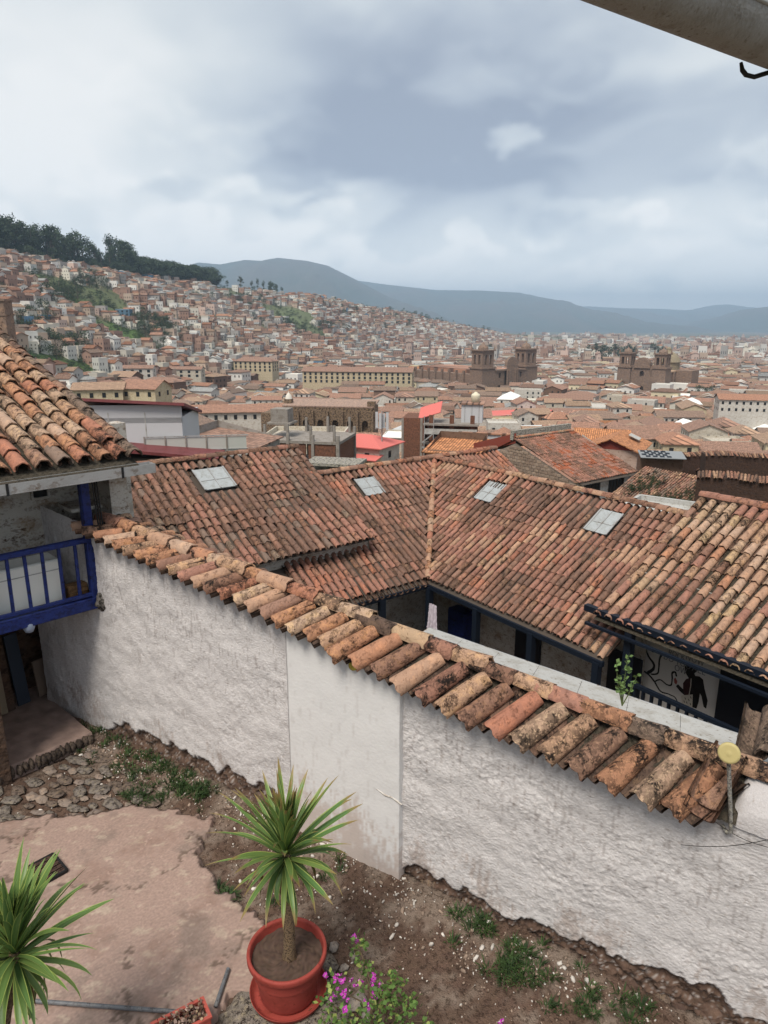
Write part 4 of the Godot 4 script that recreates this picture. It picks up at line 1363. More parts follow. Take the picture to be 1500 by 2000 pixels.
func make_mural(gal: Node, wc: Vector3, facing: Vector3) -> void:
	# flat painting on the gallery wall, laid out in metres on the wall itself
	var w := 3.6
	var h := 2.2
	var c := at_plane(1312, 1312, wc + facing * 0.012, facing)
	var px := 900
	var py := 550
	var im := Image.create(px, py, false, Image.FORMAT_RGB8)
	im.fill(Color(0.80, 0.79, 0.78))
	var per := px / w
	var flat := func(u: float, v: float) -> Vector2:
		var p := at_plane(u, v, wc + facing * 0.012, facing) - c
		return Vector2((p.dot(e1) + w / 2) * per, (h / 2 - p.y) * per)
	var ink := Color(0.05, 0.05, 0.055)
	var stroke := func(path: Array, a: float, b: float, col: Color) -> void:
		var cv := Curve2D.new()
		for i in path.size():
			var q: Vector2 = flat.call(path[i][0], path[i][1])
			var t := Vector2.ZERO
			if i > 0 and i < path.size() - 1:
				t = (flat.call(path[i + 1][0], path[i + 1][1]) - flat.call(path[i - 1][0], path[i - 1][1])) / 6.0
			cv.add_point(q, -t, t)
		var n := int(cv.get_baked_length() / 1.5)
		for i in n + 1:
			var f := float(i) / maxi(n, 1)
			var q := cv.sample_baked(f * cv.get_baked_length())
			var r := lerpf(a, b, f)
			im.fill_rect(Rect2i(int(q.x - r), int(q.y - r * 0.8), int(r * 2), int(r * 1.6)), col)
			im.fill_rect(Rect2i(int(q.x - r * 0.75), int(q.y - r), int(r * 1.5), int(r * 2)), col)
	# branching swirl
	stroke.call([[1254, 1310], [1265, 1316], [1278, 1331], [1290, 1350], [1306, 1356], [1318, 1362], [1323, 1371]], 6.0, 3.0, ink)
	stroke.call([[1266, 1314], [1276, 1307], [1277, 1297], [1268, 1284], [1263, 1272], [1263, 1260], [1256, 1254], [1252, 1258]], 8.0, 3.0, ink)
	stroke.call([[1264, 1266], [1270, 1264], [1276, 1268], [1275, 1272]], 3.0, 7.0, ink)
	stroke.call([[1272, 1317], [1284, 1316], [1287, 1305], [1288, 1290], [1293, 1278], [1300, 1277], [1301, 1281]], 4.0, 6.0, ink)
	stroke.call([[1280, 1331], [1290, 1328], [1302, 1337], [1311, 1338], [1313, 1326], [1313, 1315], [1319, 1313], [1321, 1320]], 3.5, 5.0, ink)
	# standing figure in dark clothes with a pale shoulder bag
	var blob := func(list: Array, col: Color) -> void:
		var poly := PackedVector2Array()
		for q in list:
			poly.append(flat.call(q[0], q[1]))
		var lo := Vector2(1e9, 1e9)
		var hi := -lo
		for q in poly:
			lo = lo.min(q)
			hi = hi.max(q)
		for y in range(maxi(0, int(lo.y)), mini(py, int(hi.y) + 1)):
			for x in range(maxi(0, int(lo.x)), mini(px, int(hi.x) + 1)):
				if Geometry2D.is_point_in_polygon(Vector2(x, y), poly):
					im.set_pixel(x, y, col)
	var dark := Color(0.07, 0.06, 0.06)
	blob.call([[1337, 1302], [1341, 1297], [1348, 1296], [1355, 1299], [1361, 1302], [1364, 1306], [1361, 1311], [1356, 1315], [1358, 1320], [1366, 1321], [1373, 1327], [1376, 1345], [1382, 1368], [1379, 1384], [1374, 1380], [1370, 1360], [1367, 1354], [1364, 1372], [1360, 1384], [1352, 1381], [1345, 1360], [1337, 1358], [1328, 1350], [1320, 1340], [1324, 1336], [1334, 1346], [1337, 1334], [1345, 1324], [1341, 1318], [1338, 1310]], dark)
	blob.call([[1334, 1334], [1340, 1326], [1348, 1324], [1350, 1340], [1346, 1358], [1337, 1358], [1334, 1346]], Color(0.20, 0.07, 0.08))
	blob.call([[1316, 1326], [1319, 1323], [1323, 1331], [1321, 1337], [1317, 1334]], Color(0.55, 0.30, 0.28))
	blob.call([[1330, 1358], [1353, 1356], [1352, 1381], [1332, 1376]], Color(0.74, 0.72, 0.68))
	stroke.call([[1346, 1357], [1349, 1340], [1350, 1326]], 2.5, 2.5, Color(0.74, 0.72, 0.68))
	for q in [[1338, 1363], [1345, 1366], [1341, 1371], [1348, 1374], [1336, 1369], [1349, 1361]]:
		stroke.call([[q[0], q[1]], [q[0] + 1, q[1] + 3]], 2.0, 2.0, dark)
	# edge of the red flower beside the post
	blob.call([[1231, 1280], [1240, 1279], [1236, 1292], [1246, 1311], [1238, 1312], [1231, 1312], [1232, 1296]], Color(0.45, 0.08, 0.06))
	blob.call([[1231, 1318], [1236, 1325], [1239, 1334], [1231, 1332]], Color(0.45, 0.08, 0.06))
	var s := Shape.new()
	var a := c - e1 * w / 2 - Vector3.UP * h / 2
	s.quad(a, a + e1 * w, a + e1 * w + Vector3.UP * h, a + Vector3.UP * h)
	var mm := StandardMaterial3D.new()
	mm.albedo_texture = ImageTexture.create_from_image(im)
	mm.roughness = 0.95
	part("mural", s, mm, gal)
	# lettering
	var grey := mat(lin(0.17, 0.17, 0.18), 0.9)
	var font := SystemFont.new()
	font.font_names = PackedStringArray(["Droid Sans"])
	var turn := Basis(e1, Vector3.UP, e1.cross(Vector3.UP))
	for q in [["WORLD", 1348, 1276, 0.20], ["ROCK", 1321, 1279, 0.12], ["NOW", 1357, 1289, 0.14], ["DO YOU", 1322, 1292, 0.14], ["OW", 1329, 1308, 0.14], ["ALL", 1365, 1309, 0.15]]:
		var tm := TextMesh.new()
		tm.text = q[0]
		tm.font = font
		tm.font_size = 32
		tm.pixel_size = q[3] / 24.0
		tm.depth = 0.004
		put("lettering", tm, gal, grey, Transform3D(turn, at_plane(q[1], q[2], wc + facing * 0.018, facing)))
	# the round sun flower painted on the wall left of the post
	var fl := Shape.new()
	var fc := at_plane(1203, 1298, wc + facing * 0.014, facing)
	for ring in 3:
		var r: float = [0.62, 0.42, 0.2][ring]
		fl.ink = [Color(0.16, 0.025, 0.02), Color(0.42, 0.20, 0.03), Color(0.30, 0.05, 0.02)][ring]
		for k in 12:
			var a0 := TAU * k / 12.0
			var a1 := TAU * (k + 1) / 12.0
			var o := fc + facing * 0.003 * ring
			var d0 := e1 * cos(a0) + Vector3.UP * sin(a0)
			var d1 := e1 * cos(a1) + Vector3.UP * sin(a1)
			var dm := (d0 + d1).normalized()
			fl.quad(o, o + d0 * r * 0.72, o + dm * r, o + d1 * r * 0.72)
	part("painted_flower", fl, m.leafy, gal)


func make_lean_to() -> void:
	var t := thing("lean_to_roof", "white sheet roof of a lean-to just behind the courtyard wall", "roof")
	var s := Shape.new()
	var a := at_height(880, 1240, 1.5)
	var b := at_height(1450, 1436, 1.5)
	var dirv := (b - a).normalized()
	a -= dirv * 0.4
	b += dirv * 1.2
	var a2 := on_wall(5.2, 2.1, -0.62)
	var b2 := on_wall(10.4, 1.75, -0.62)
	var n := 9
	for i in n:
		var f0 := float(i) / n
		var f1 := float(i + 1) / n - 0.0008
		s.quad(a2.lerp(b2, f0), a2.lerp(b2, f1), a.lerp(b, f1), a.lerp(b, f0))
	part("sheet", s, mat(lin(0.50, 0.495, 0.48), 0.7, m.soft, 1.3), t)
	s = Shape.new()
	s.bar(a + Vector3.DOWN * 0.05, b + Vector3.DOWN * 0.05, 0.05, 0.09)
	part("edge_gutter", s, m.zinc, t)
	s = Shape.new()
	for i in 5:
		var f := i / 4.0
		s.bar(a2.lerp(b2, f) + Vector3.DOWN * 0.06, a.lerp(b, f) + Vector3.DOWN * 0.06, 0.06, 0.08)
		s.bar(a.lerp(b, f) + Vector3.DOWN * 0.08, Vector3(a.lerp(b, f).x, -6.3, a.lerp(b, f).z), 0.1, 0.1, e1)
	part("frame", s, m.wood, t)
	# end of the next roof, at the right edge
	var r := thing("end_roof", "coarse grey tiled roof corner beside the lamp pipe", "roof")
	var p := at_height(1455, 1440, 2.05)
	var along := wt
	var down := -wn
	var bb := tilt_basis(wn, 0.5)
	var big := tile_mesh(0.15, 0.14, 0.55, 0.02, 99, 10)
	for i in 4:
		for j in 1:
			var q := Basis(bb.x, bb.y, bb.z)
			put("roof_tile", big, r, tile_mats[["grey2", "rose2", "coral1", "brown2"][(i + j) % 4]], Transform3D(q, p + wt * (0.24 + 0.31 * i) - bb.z * (0.35 + 0.42 * j) + bb.y * 0.04))
			put("channel_tile", big, r, tile_mats[["grey2", "umber2", "grey1"][(i + j) % 3]], Transform3D(Basis(bb.x, -bb.y, -bb.z), p + wt * (0.085 + 0.31 * i) - bb.z * (-0.2 + 0.42 * j) + bb.y * 0.10))



# ---------------------------------------------------------------- plants and small things in the courtyard
func blade(bend: float, seed_: int) -> ArrayMesh:
	# long stiff leaf along z, folded at the midrib, pale yellow margins
	var s := Shape.new()
	var g := RandomNumberGenerator.new()
	g.seed = seed_
	var n := 9
	var first := 0
	var twist := g.randf_range(-0.7, 0.7)
	var fresh := g.randf()
	var swerve := g.randf_range(-0.06, 0.06)
	for i in n + 1:
		var f := float(i) / n
		var w := 0.0235 * (0.75 + 1.0 * f) * (1.0 - pow(f, 2.6)) * 1.25 + 0.0012
		var a := bend * f * f
		var c := Vector3(swerve * f * f, -sin(a) * f * 0.8 - 0.0, f * (1.0 - 0.25 * absf(a) * f))
		var tw := twist * f
		for k in 7:
			var e: float = [-1.0, -0.82, -0.78, 0.0, 0.78, 0.82, 1.0][k]
			s.ink = Color(0.30, 0.36, 0.10) if k in [0, 1, 5, 6] else Color(0.068, 0.135, 0.040) * g.randf_range(0.93, 1.07)
			if k == 3:
				s.ink = Color(0.10, 0.18, 0.055)
			s.ink = s.ink.lerp(Color(0.20, 0.25, 0.055), fresh * 0.5)
			if i >= n - 1 and seed_ % 3 != 0:
				s.ink = s.ink.lerp(Color(0.24, 0.15, 0.06), 0.8)
			var o := Vector3(e * w * cos(tw), absf(e) * w * 0.42 + e * w * sin(tw), 0)
			s.point(c + o, Vector3(-e * 0.45, 1, a * f).normalized())
	for i in n:
		for k in 6:
			var p := i * 7 + k
			s.ix.append_array([p, p + 1, p + 7, p + 1, p + 8, p + 7])
	return s.done(m.blade)

func yucca(label: String, base: Vector3, rim_r: float, pot_h: float, crown: Vector3, leaf_len: float, seed_: int, count: int) -> void:
	var t := thing("potted_yucca", label, "potted plant", base)
	rng.seed = seed_
	var pot := Shape.new()
	var r := rim_r
	pot.lathe([Vector2(0.0, 0.03), Vector2(r * 0.70, 0.03), Vector2(r * 0.73, 0.05), Vector2(r * 0.76, pot_h * 0.3), Vector2(r * 0.84, pot_h * 0.62), Vector2(r * 0.90, pot_h - 0.075), Vector2(r * 0.965, pot_h - 0.07), Vector2(r, pot_h - 0.055), Vector2(r * 1.005, pot_h - 0.02), Vector2(r * 0.99, pot_h), Vector2(r * 0.93, pot_h), Vector2(r * 0.905, pot_h - 0.02), Vector2(r * 0.885, pot_h - 0.10), Vector2(r * 0.86, pot_h - 0.2)], 56)
	var pm := mat(lin(0.36, 0.060, 0.045), 0.7, m.soft, 1.1)
	part("pot", pot, pm, t)
	var sc := Shape.new()
	sc.lathe([Vector2(0.0, 0.0), Vector2(r * 0.82, 0.0), Vector2(r * 0.93, 0.025), Vector2(r * 0.97, 0.065), Vector2(r * 0.985, 0.075), Vector2(r * 0.96, 0.075), Vector2(r * 0.90, 0.03), Vector2(r * 0.80, 0.02), Vector2(0.0, 0.018)], 56)
	part("saucer", sc, pm, t)
	var soil := Shape.new()
	var sn := noise(7.0, seed_, 4)
	var sf := noise(22.0, seed_ + 1, 3)
	soil.sheet(48, 14, func(i, j):
		var a: float = TAU * i / 48.0
		var q: float = r * 0.885 * (1.0 - j / 14.0)
		var p := Vector3(cos(a) * q, 0, sin(a) * q)
		p.y = pot_h - 0.085 + sn.get_noise_3dv(p) * 0.03 + sf.get_noise_3dv(p) * 0.012
		return [p, Color(0.075, 0.048, 0.036) * (1.0 + 0.7 * sf.get_noise_3dv(p * 1.5))])
	part("soil", soil, m.soil, t)
	var trunk := Shape.new()
	var cr := crown - base
	var foot := Vector3(0.02, pot_h - 0.12, 0.0)
	var path := []
	var rad := []
	for i in 17:
		var f := i / 16.0
		path.append(foot.lerp(cr, f) + Vector3(sin(f * 3.0) * 0.012, 0, 0))
		rad.append(lerpf(0.062, 0.040, sqrt(f)) * (1.0 + 0.05 * (i % 2)) + (0.014 if i == 0 else 0.0))
	trunk.tube(path, rad, 14)
	part("trunk", trunk, mat(lin(0.30, 0.21, 0.135), 0.95, tile_tex[1], 0.3, m.grain, 1.0), t)
	var kinds := []
	for i in 18:
		kinds.append(blade([0.03, 0.08, 0.15, 0.25, 0.45, 0.05, 0.12, 0.3, 0.6][i % 9], i * 3 + seed_))
	for i in count:
		var f := float(i) / count
		var az := i * 2.39996 + rr(-0.25, 0.25)
		var el := deg_to_rad(lerpf(88, -52, pow(f, 1.7)) + rr(-13, 13))
		var ln := leaf_len * (lerpf(0.62, 1.0, minf(1.0, f * 2.6)) * rr(0.72, 1.10) * (1.0 - 0.42 * clampf((f - 0.55) / 0.4, 0.0, 1.0)))
		var d := Vector3(cos(az) * cos(el), sin(el), sin(az) * cos(el))
		var x := Vector3.UP.cross(d).normalized()
		var y := d.cross(x)
		var kd: int = pick([0, 1, 5, 2]) if f < 0.35 else (pick([1, 2, 3, 6]) if f < 0.75 else pick([3, 4, 7, 8]))
		kd += 9 * (rng.randi() % 2)
		put("leaf", kinds[kd], t, null, Transform3D(Basis(x, y, d).scaled_local(Vector3(leaf_len * rr(0.9, 1.15), leaf_len, ln)), cr + Vector3.UP * lerpf(0.05, -0.11, f) + d * 0.02))
	# a few withered leaves hanging below the crown
	for i in 5:
		var w := Shape.new()
		w.ink = Color(0.20, 0.13, 0.06)
		var a := rr(0, TAU)
		var o := Vector3(cos(a), 0, sin(a))
		var p0 := cr + Vector3.DOWN * 0.1
		w.tube([p0, p0 + o * 0.08 + Vector3.DOWN * 0.12, p0 + o * 0.10 + Vector3.DOWN * rr(0.25, 0.4)], [0.012, 0.009, 0.002], 5)
		part("dry_leaf", w, m.blade, t)

func rise_to(base: Vector3, v: float) -> float:           # height above base that shows at photo row v
	var lo := 0.0
	var hi := 4.0
	for i in 40:
		var mid := (lo + hi) / 2
		if pixel_of(base + Vector3.UP * mid).y > v:
			lo = mid
		else:
			hi = mid
	return lo

func make_small() -> void:
	m.blade = mat(Color(1, 1, 1), 0.42)
	m.blade.vertex_color_use_as_albedo = true
	m.blade.backlight_enabled = true
	m.blade.backlight = Color(0.16, 0.20, 0.05)
	m.soil = mat(Color(1, 1, 1), 1.0, null, 1.0)
	m.soil.vertex_color_use_as_albedo = true
	var base := at_height(564, 1938, 0.07)
	var ph := rise_to(base, 1852)
	var depth := (base + Vector3.UP * ph).distance_to(Vector3(0, EYE, 0)) * cos(atan(852.0 / FOCAL))
	var crown := at_plane(557, 1664, base, Vector3(0, 0, 1))
	yucca("variegated yucca in a red plastic pot with its trunk and saucer in view", base, 77.0 / FOCAL * depth, ph, crown, 0.76, 5, 125)
	var crown2 := at_height(28, 1860, 1.55)
	var base2 := Vector3(crown2.x - 0.20, 0.07, crown2.z + 0.34)
	yucca("spiky variegated yucca with only its leaf crown rising over the pipe", base2, 0.33, 0.52, crown2, 0.78, 9, 130)
	# --- bougainvillea
	rng.seed = 77
	var bush := thing("bougainvillea", "straggling bougainvillea with magenta bracts beside the red pot", "shrub", at_height(735, 2030, 0.0))
	var o := bush.position
	var stems := Shape.new()
	var leaves := Shape.new()
	var lobes := [[700, 1846, 18, 42, 0.30], [703, 1878, 12, 16, 0.25], [650, 1928, 20, 48, 0.35], [640, 1962, 24, 54, 0.33], [716, 1902, 15, 34, 0.42], [770, 1918, 24, 66, 0.45], [760, 1958, 34, 120, 0.42], [722, 1985, 38, 110, 0.38], [800, 1962, 18, 34, 0.40], [680, 1996, 28, 54, 0.3], [655, 2000, 24, 40, 0.3], [828, 1996, 14, 20, 0.25], [785, 2000, 26, 60, 0.35], [735, 1935, 22, 40, 0.45]]
	for l in lobes:
		var c := at_height(l[0], l[1], l[4]) - o
		stems.ink = Color(0.12, 0.085, 0.05)
		var root := Vector3(rr(-0.08, 0.08), 0.0, rr(-0.05, 0.1))
		stems.tube([root, root.lerp(c, 0.5) + Vector3(rr(-0.05, 0.05), 0.08, rr(-0.05, 0.05)), c], [0.010, 0.007, 0.004], 6)
		for i in int(l[3]):
			var rad: float = l[2] / FOCAL * 6.0
			var p := c + Vector3(rng.randfn() * rad * 0.55, rng.randfn() * rad * 0.45, rng.randfn() * rad * 0.55)
			leaves.ink = Color(0.085, 0.15, 0.035) * rr(0.6, 1.35) if rng.randf() < 0.8 else Color(0.22, 0.26, 0.07) * rr(0.8, 1.2)
			leaf(leaves, p, Vector3(rr(-1, 1), rr(-0.4, 0.9), rr(-1, 1)).normalized(), rr(0.035, 0.06), 0.36)
	part("stem", stems, m.leafy, bush)
	var lm := part("leaves", leaves, m.leafy, bush)
	lm.set_meta("kind", "stuff")
	var flower := Shape.new()
	for k in 3:
		var a := TAU * k / 3.0
		var d := Vector3(cos(a) * 0.75, 0.65, sin(a) * 0.75)
		var sd := Vector3(-sin(a), 0, cos(a))
		flower.ink = Color(0.42, 0.045, 0.36)
		flower.quad(Vector3.ZERO, d * 0.5 + sd * 0.36, d * 1.05, d * 0.5 - sd * 0.36)
	flower.ink = Color(0.75, 0.7, 0.6)
	flower.tube([Vector3(0, 0.1, 0), Vector3(0, 0.55, 0)], [0.05, 0.07], 6)
	var fm := flower.done(m.leafy)
	for q in [[635, 1906], [653, 1904], [661, 1913], [667, 1919], [683, 1915], [703, 1918], [727, 1909], [730, 1917], [740, 1922], [744, 1930], [692, 1931], [660, 1936], [675, 1942], [676, 1950], [729, 1946], [733, 1950], [672, 1975], [713, 1964], [722, 1969], [691, 1831], [695, 1834], [976, 1997], [648, 1950]]:
		var p := at_height(q[0], q[1], 0.45 if q[1] > 1850 else 0.32) - o
		if q[0] > 900:
			p = at_height(q[0], q[1], 0.1) - o
		for k in 2:
			put("flower", fm, bush, null, Transform3D(Basis.from_euler(Vector3(rr(-0.9, 0.9), rr(0, 6), rr(-0.9, 0.9))).scaled(Vector3.ONE * rr(0.030, 0.042)), p + Vector3(rr(-0.02, 0.02), rr(-0.02, 0.02), rr(-0.02, 0.02))))
	# --- pale stones round the pot
	var st := [rock(201, 0.7), rock(202, 0.7), rock(203, 0.6)]
	var stm := [mat(lin(0.42, 0.38, 0.34), 1.0, tile_tex[0], 0.5, m.grain, 1.0), mat(lin(0.33, 0.29, 0.26), 1.0, tile_tex[1], 0.5, m.grain, 1.0)]
	for i in 9:
		var q: Array = [[652, 1850, 0.10], [640, 1885, 0.19], [672, 1890, 0.08], [690, 1868, 0.09], [697, 1958, 0.17], [630, 1925, 0.12], [640, 1990, 0.14], [600, 2010, 0.2], [720, 1985, 0.12]][i]
		var p := at_height(q[0], q[1], 0.02)
		var sn := put("garden_stone", st[i % 3], self, stm[i % 2], Transform3D(Basis(Vector3.UP, rr(0, 6)).scaled_local(Vector3(q[2] * 1.3, q[2] * 0.9, q[2])), p))
		tag(sn, ["pale rounded stone lying by the red pot and bougainvillea", "greyish stone lying by the red pot and bougainvillea"][i % 2], "stone", ["pale stones by the red pot", "greyish stones by the red pot"][i % 2])
	# --- rough cement footing under the pots
	var pad := Shape.new()
	var pn := noise(2.5, 63, 5)
	pad.sheet(60, 30, func(i, j):
		var a: float = TAU * i / 60.0
		var q: float = 1.0 - j / 30.0
		var rad := 0.62 * (1.0 + 0.25 * pn.get_noise_2d(cos(a) * 2.0, sin(a) * 2.0))
		var p := Vector3(base.x + 0.02 + cos(a) * rad * q * 1.1, 0, base.z + 0.22 + sin(a) * rad * q * 0.8)
		p.y = 0.075 - 0.2 * pow(q, 8.0) + pn.get_noise_2d(p.x * 3.0, p.z * 3.0) * 0.02 * q
		return [p, Color(0.29, 0.25, 0.22) * (1.0 + 0.4 * pn.get_noise_2d(p.x * 4.0, p.z * 4.0))])
	var pdm := mat(Color(1, 1, 1), 1.0, tile_tex[1], 0.8, m.grain, 1.0)
	pdm.vertex_color_use_as_albedo = true
	setting("cement_footing", pad, pdm)
	# --- trough planter with withered plants
	var c1 := at_height(300, 2012, 0.2)
	var c2 := at_height(398, 1962, 0.2)
	var len_p := c1.distance_to(c2)
	var mid := (c1 + c2) / 2
	var dirp := (c2 - c1).normalized()
	var pl := thing("planter_trough", "red plastic planter trough full of withered plants", "planter", Vector3(mid.x, 0.06, mid.z) + Vector3(dirp.z, 0, -dirp.x) * -0.07, atan2(-dirp.z, dirp.x))
	var box := Shape.new()
	for q in [[0, -0.1, 1, 0], [0, 0.1, 1, 0], [-1, 0, 0, 1], [1, 0, 0, 1]]:
		if q[2]:
			box.box(Transform3D(Basis(), Vector3(0, 0.09, q[1])), Vector3(len_p, 0.18, 0.012))
			box.box(Transform3D(Basis(), Vector3(0, 0.175, q[1])), Vector3(len_p + 0.03, 0.02, 0.03))
		else:
			box.box(Transform3D(Basis(), Vector3(q[0] * len_p / 2, 0.09, 0)), Vector3(0.012, 0.176, 0.2))
			box.box(Transform3D(Basis(), Vector3(q[0] * len_p / 2, 0.177, 0)), Vector3(0.03, 0.02, 0.2))
	box.box(Transform3D(Basis(), Vector3(0, 0.01, 0)), Vector3(len_p - 0.02, 0.02, 0.19))
	part("trough", box, mat(lin(0.36, 0.075, 0.055), 0.55), pl)
	var dry := Shape.new()
	for i in 420:
		dry.ink = [Color(0.16, 0.07, 0.05), Color(0.27, 0.19, 0.12), Color(0.10, 0.06, 0.045), Color(0.34, 0.24, 0.2)][i % 4] * rr(0.7, 1.2)
		leaf(dry, Vector3(rr(-0.47, 0.47) * len_p, rr(0.12, 0.21), rr(-0.09, 0.09)), Vector3(rr(-1, 1), rr(-0.3, 0.8), rr(-1, 1)).normalized(), rr(0.02, 0.04), 0.45)
	dry.ink = Color(0.06, 0.04, 0.03)
	dry.box(Transform3D(Basis(), Vector3(0, 0.07, 0)), Vector3(len_p - 0.02, 0.1, 0.18))
	var dp := part("withered_plants", dry, m.leafy, pl)
	dp.set_meta("kind", "stuff")
	# --- grey pipes
	var pipe_m := mat(lin(0.20, 0.215, 0.235), 0.5, tile_tex[0], 1.1)
	for q in [[[-40, 1947, 0.1], [345, 1976, 0.1], "long grey plastic pipe lying across the concrete"], [[446, 1892, 0.1], [421, 1966, 0.1], "short grey plastic pipe beside the planter trough"]]:
		var s := Shape.new()
		var a := at_height(q[0][0], q[0][1], 0.085)
		var b := at_height(q[1][0], q[1][1], 0.085)
		s.tube([a, b], [0.019], 12)
		var n := part("grey_pipe", s, pipe_m, self)
		tag(n, q[2], "pipe")
	# --- drain cover
	var d0 := at_height(48, 1698, 0.075)
	var d1 := at_height(104, 1668, 0.075)
	var d2 := at_height(131, 1700, 0.075)
	var dx := (d1 - d0)
	var dz := (d2 - d1)
	var dr := thing("drain_cover", "rusty slatted drain cover set in the concrete", "drain", d0)
	for i in 5:
		var s := Shape.new()
		var f := (i + 0.5) / 5.0
		s.bar(dz * f, dz * f + dx, dz.length() / 5.0 - 0.018, 0.03)
		part("slat", s, mat(lin(0.085, 0.05, 0.04), 0.9, tile_tex[1], 0.5), dr)
	var fr := Shape.new()
	for q in [[Vector3.ZERO, dx], [dx, dx + dz], [dx + dz, dz], [dz, Vector3.ZERO]]:
		fr.bar(q[0], q[1], 0.025, 0.035)
	part("frame", fr, m.black, dr)
	# --- round lamp boxes on the wall
	var pt := at_plane(1424, 1471, w0 + wn * 0.10, wn)
	var face := (Vector3(0, EYE, 0) - pt).normalized().lerp(wn, 0.5).normalized()
	var lx := Vector3.UP.cross(face).normalized()
	var lb := Basis(lx, face, lx.cross(face))
	var ld := thing("round_junction_box", "round yellowish junction box on a bent grey conduit at the coping end", "junction box", pt)
	var s2 := Shape.new()
	s2.lathe([Vector2(0.0, -0.03), Vector2(0.078, -0.03), Vector2(0.082, 0.0), Vector2(0.078, 0.014), Vector2(0.06, 0.018), Vector2(0.03, 0.014), Vector2(0.02, 0.019), Vector2(0.0, 0.02)], 28, Transform3D(lb, Vector3.ZERO))
	part("lid", s2, mat(lin(0.46, 0.38, 0.17), 0.6), ld)
	s2 = Shape.new()
	var c0 := Vector3.ZERO + Vector3.DOWN * 0.05 - face * 0.02
	var cb := at_plane(1428, 1625, w0 + wn * 0.05, wn) - pt
	s2.tube([c0, c0.lerp(cb, 0.3), c0.lerp(cb, 0.9), cb, cb - wt * 0.03 + Vector3.DOWN * 0.02, cb - wt * 0.07 - wn * 0.05], [0.016], 9)
	part("conduit", s2, mat(lin(0.40, 0.39, 0.38), 0.7, tile_tex[1], 0.4), ld)
	var p3 := at_plane(690, 1300, w0 + wn * 0.075, wn)
	var le := thing("round_junction_box", "small round yellow junction box tucked under the coping eave", "junction box", p3)
	s2 = Shape.new()
	var b3 := Basis(wt, wn, wt.cross(wn))
	s2.lathe([Vector2(0.0, -0.03), Vector2(0.05, -0.03), Vector2(0.055, 0.0), Vector2(0.05, 0.02), Vector2(0.02, 0.024), Vector2(0.0, 0.02)], 22, Transform3D(b3, Vector3.ZERO))
	part("lid", s2, mat(lin(0.42, 0.33, 0.06), 0.6), le)
	# --- thin wires along the wall
	for q in [[[1330, 1650], [1500, 1640], [1420, 1656], "thin black wire sagging across the wall under the coping end"], [[1390, 1600], [1500, 1655], [1440, 1632], "thin black wire running to the bent conduit"]]:
		var w := Shape.new()
		var pa := []
		for f in 9:
			var u := lerpf(q[0][0], q[1][0], f / 8.0)
			var v := lerpf(q[0][1], q[1][1], f / 8.0) + sin(PI * f / 8.0) * 8.0
			pa.append(at_plane(u, v, w0 + wn * 0.04, wn))
		w.tube(pa, [0.003], 5)
		tag(part("wire", w, m.black, self), q[3], "wire")
	# --- gutter of the viewer's own roof
	var ga := at_height(1450, 34, 6.72)
	var gb := at_height(1650, 120, 6.72)
	var gd := (gb - ga).normalized()
	var gs := thing("roof_gutter", "weathered half-round roof gutter overhead against the sky", "gutter", ga)
	var gut := Shape.new()
	var side := Vector3(-gd.z, 0, gd.x)
	for inner in 2:
		var first := gut.v.size()
		var r := 0.078 - 0.006 * inner
		for i in 2:
			for k in 15:
				var a := PI + PI * k / 14.0
				var n := side * cos(a) + Vector3.UP * sin(a)
				gut.point(gd * (-4.0 if i == 0 else 2.4) + n * r, -n if inner else n)
		for k in 14:
			var p := first + k
			gut.ix.append_array([p, p + 15, p + 1, p + 1, p + 15, p + 16] if inner else [p, p + 1, p + 15, p + 1, p + 16, p + 15])
	var gmat := mat(lin(0.42, 0.415, 0.415), 0.75, m.soft, 0.35, m.grain, 0.9)
	part("trough", gut, gmat, gs)
	var lip := Shape.new()
	for k in [-1.0, 1.0]:
		lip.tube([gd * -4.0 + side * 0.078 * k, gd * 2.4 + side * 0.078 * k], [0.006], 8)
	part("lip", lip, m.zinc, gs)
	var cab := Shape.new()
	var w1 := at_plane(1446, 132, ga + Vector3.DOWN * 0.08, Vector3.UP) - ga
	cab.tube([w1 + Vector3.UP * 0.012, w1 + Vector3.DOWN * 0.004 + gd * 0.01, w1 + gd * 0.03 + Vector3.DOWN * 0.012, w1 + gd * 0.07 + Vector3.DOWN * 0.01, w1 + gd * 0.13 + Vector3.UP * 0.01 + side * 0.01, w1 + gd * 0.3 + Vector3.UP * 0.05 + side * 0.04], [0.004, 0.006, 0.006, 0.006, 0.006, 0.006], 8)
	part("cable", cab, m.black, gs)



# ---------------------------------------------------------------- valley, hillside and mountains
func valley_h(d: float) -> float:
	return table([0, 25, 60, 150, 300, 600, 1000, 2000, 4000, 9000, 30000], [-6.6, -6.6, -12, -28, -41, -50.5, -57, -66, -85, -112, -140], d)

var hill_a := [-0.75, -0.52, -0.38, -0.24, -0.09, 0.035, 0.165, 0.36, 0.8]
var lump_noise: FastNoiseLite

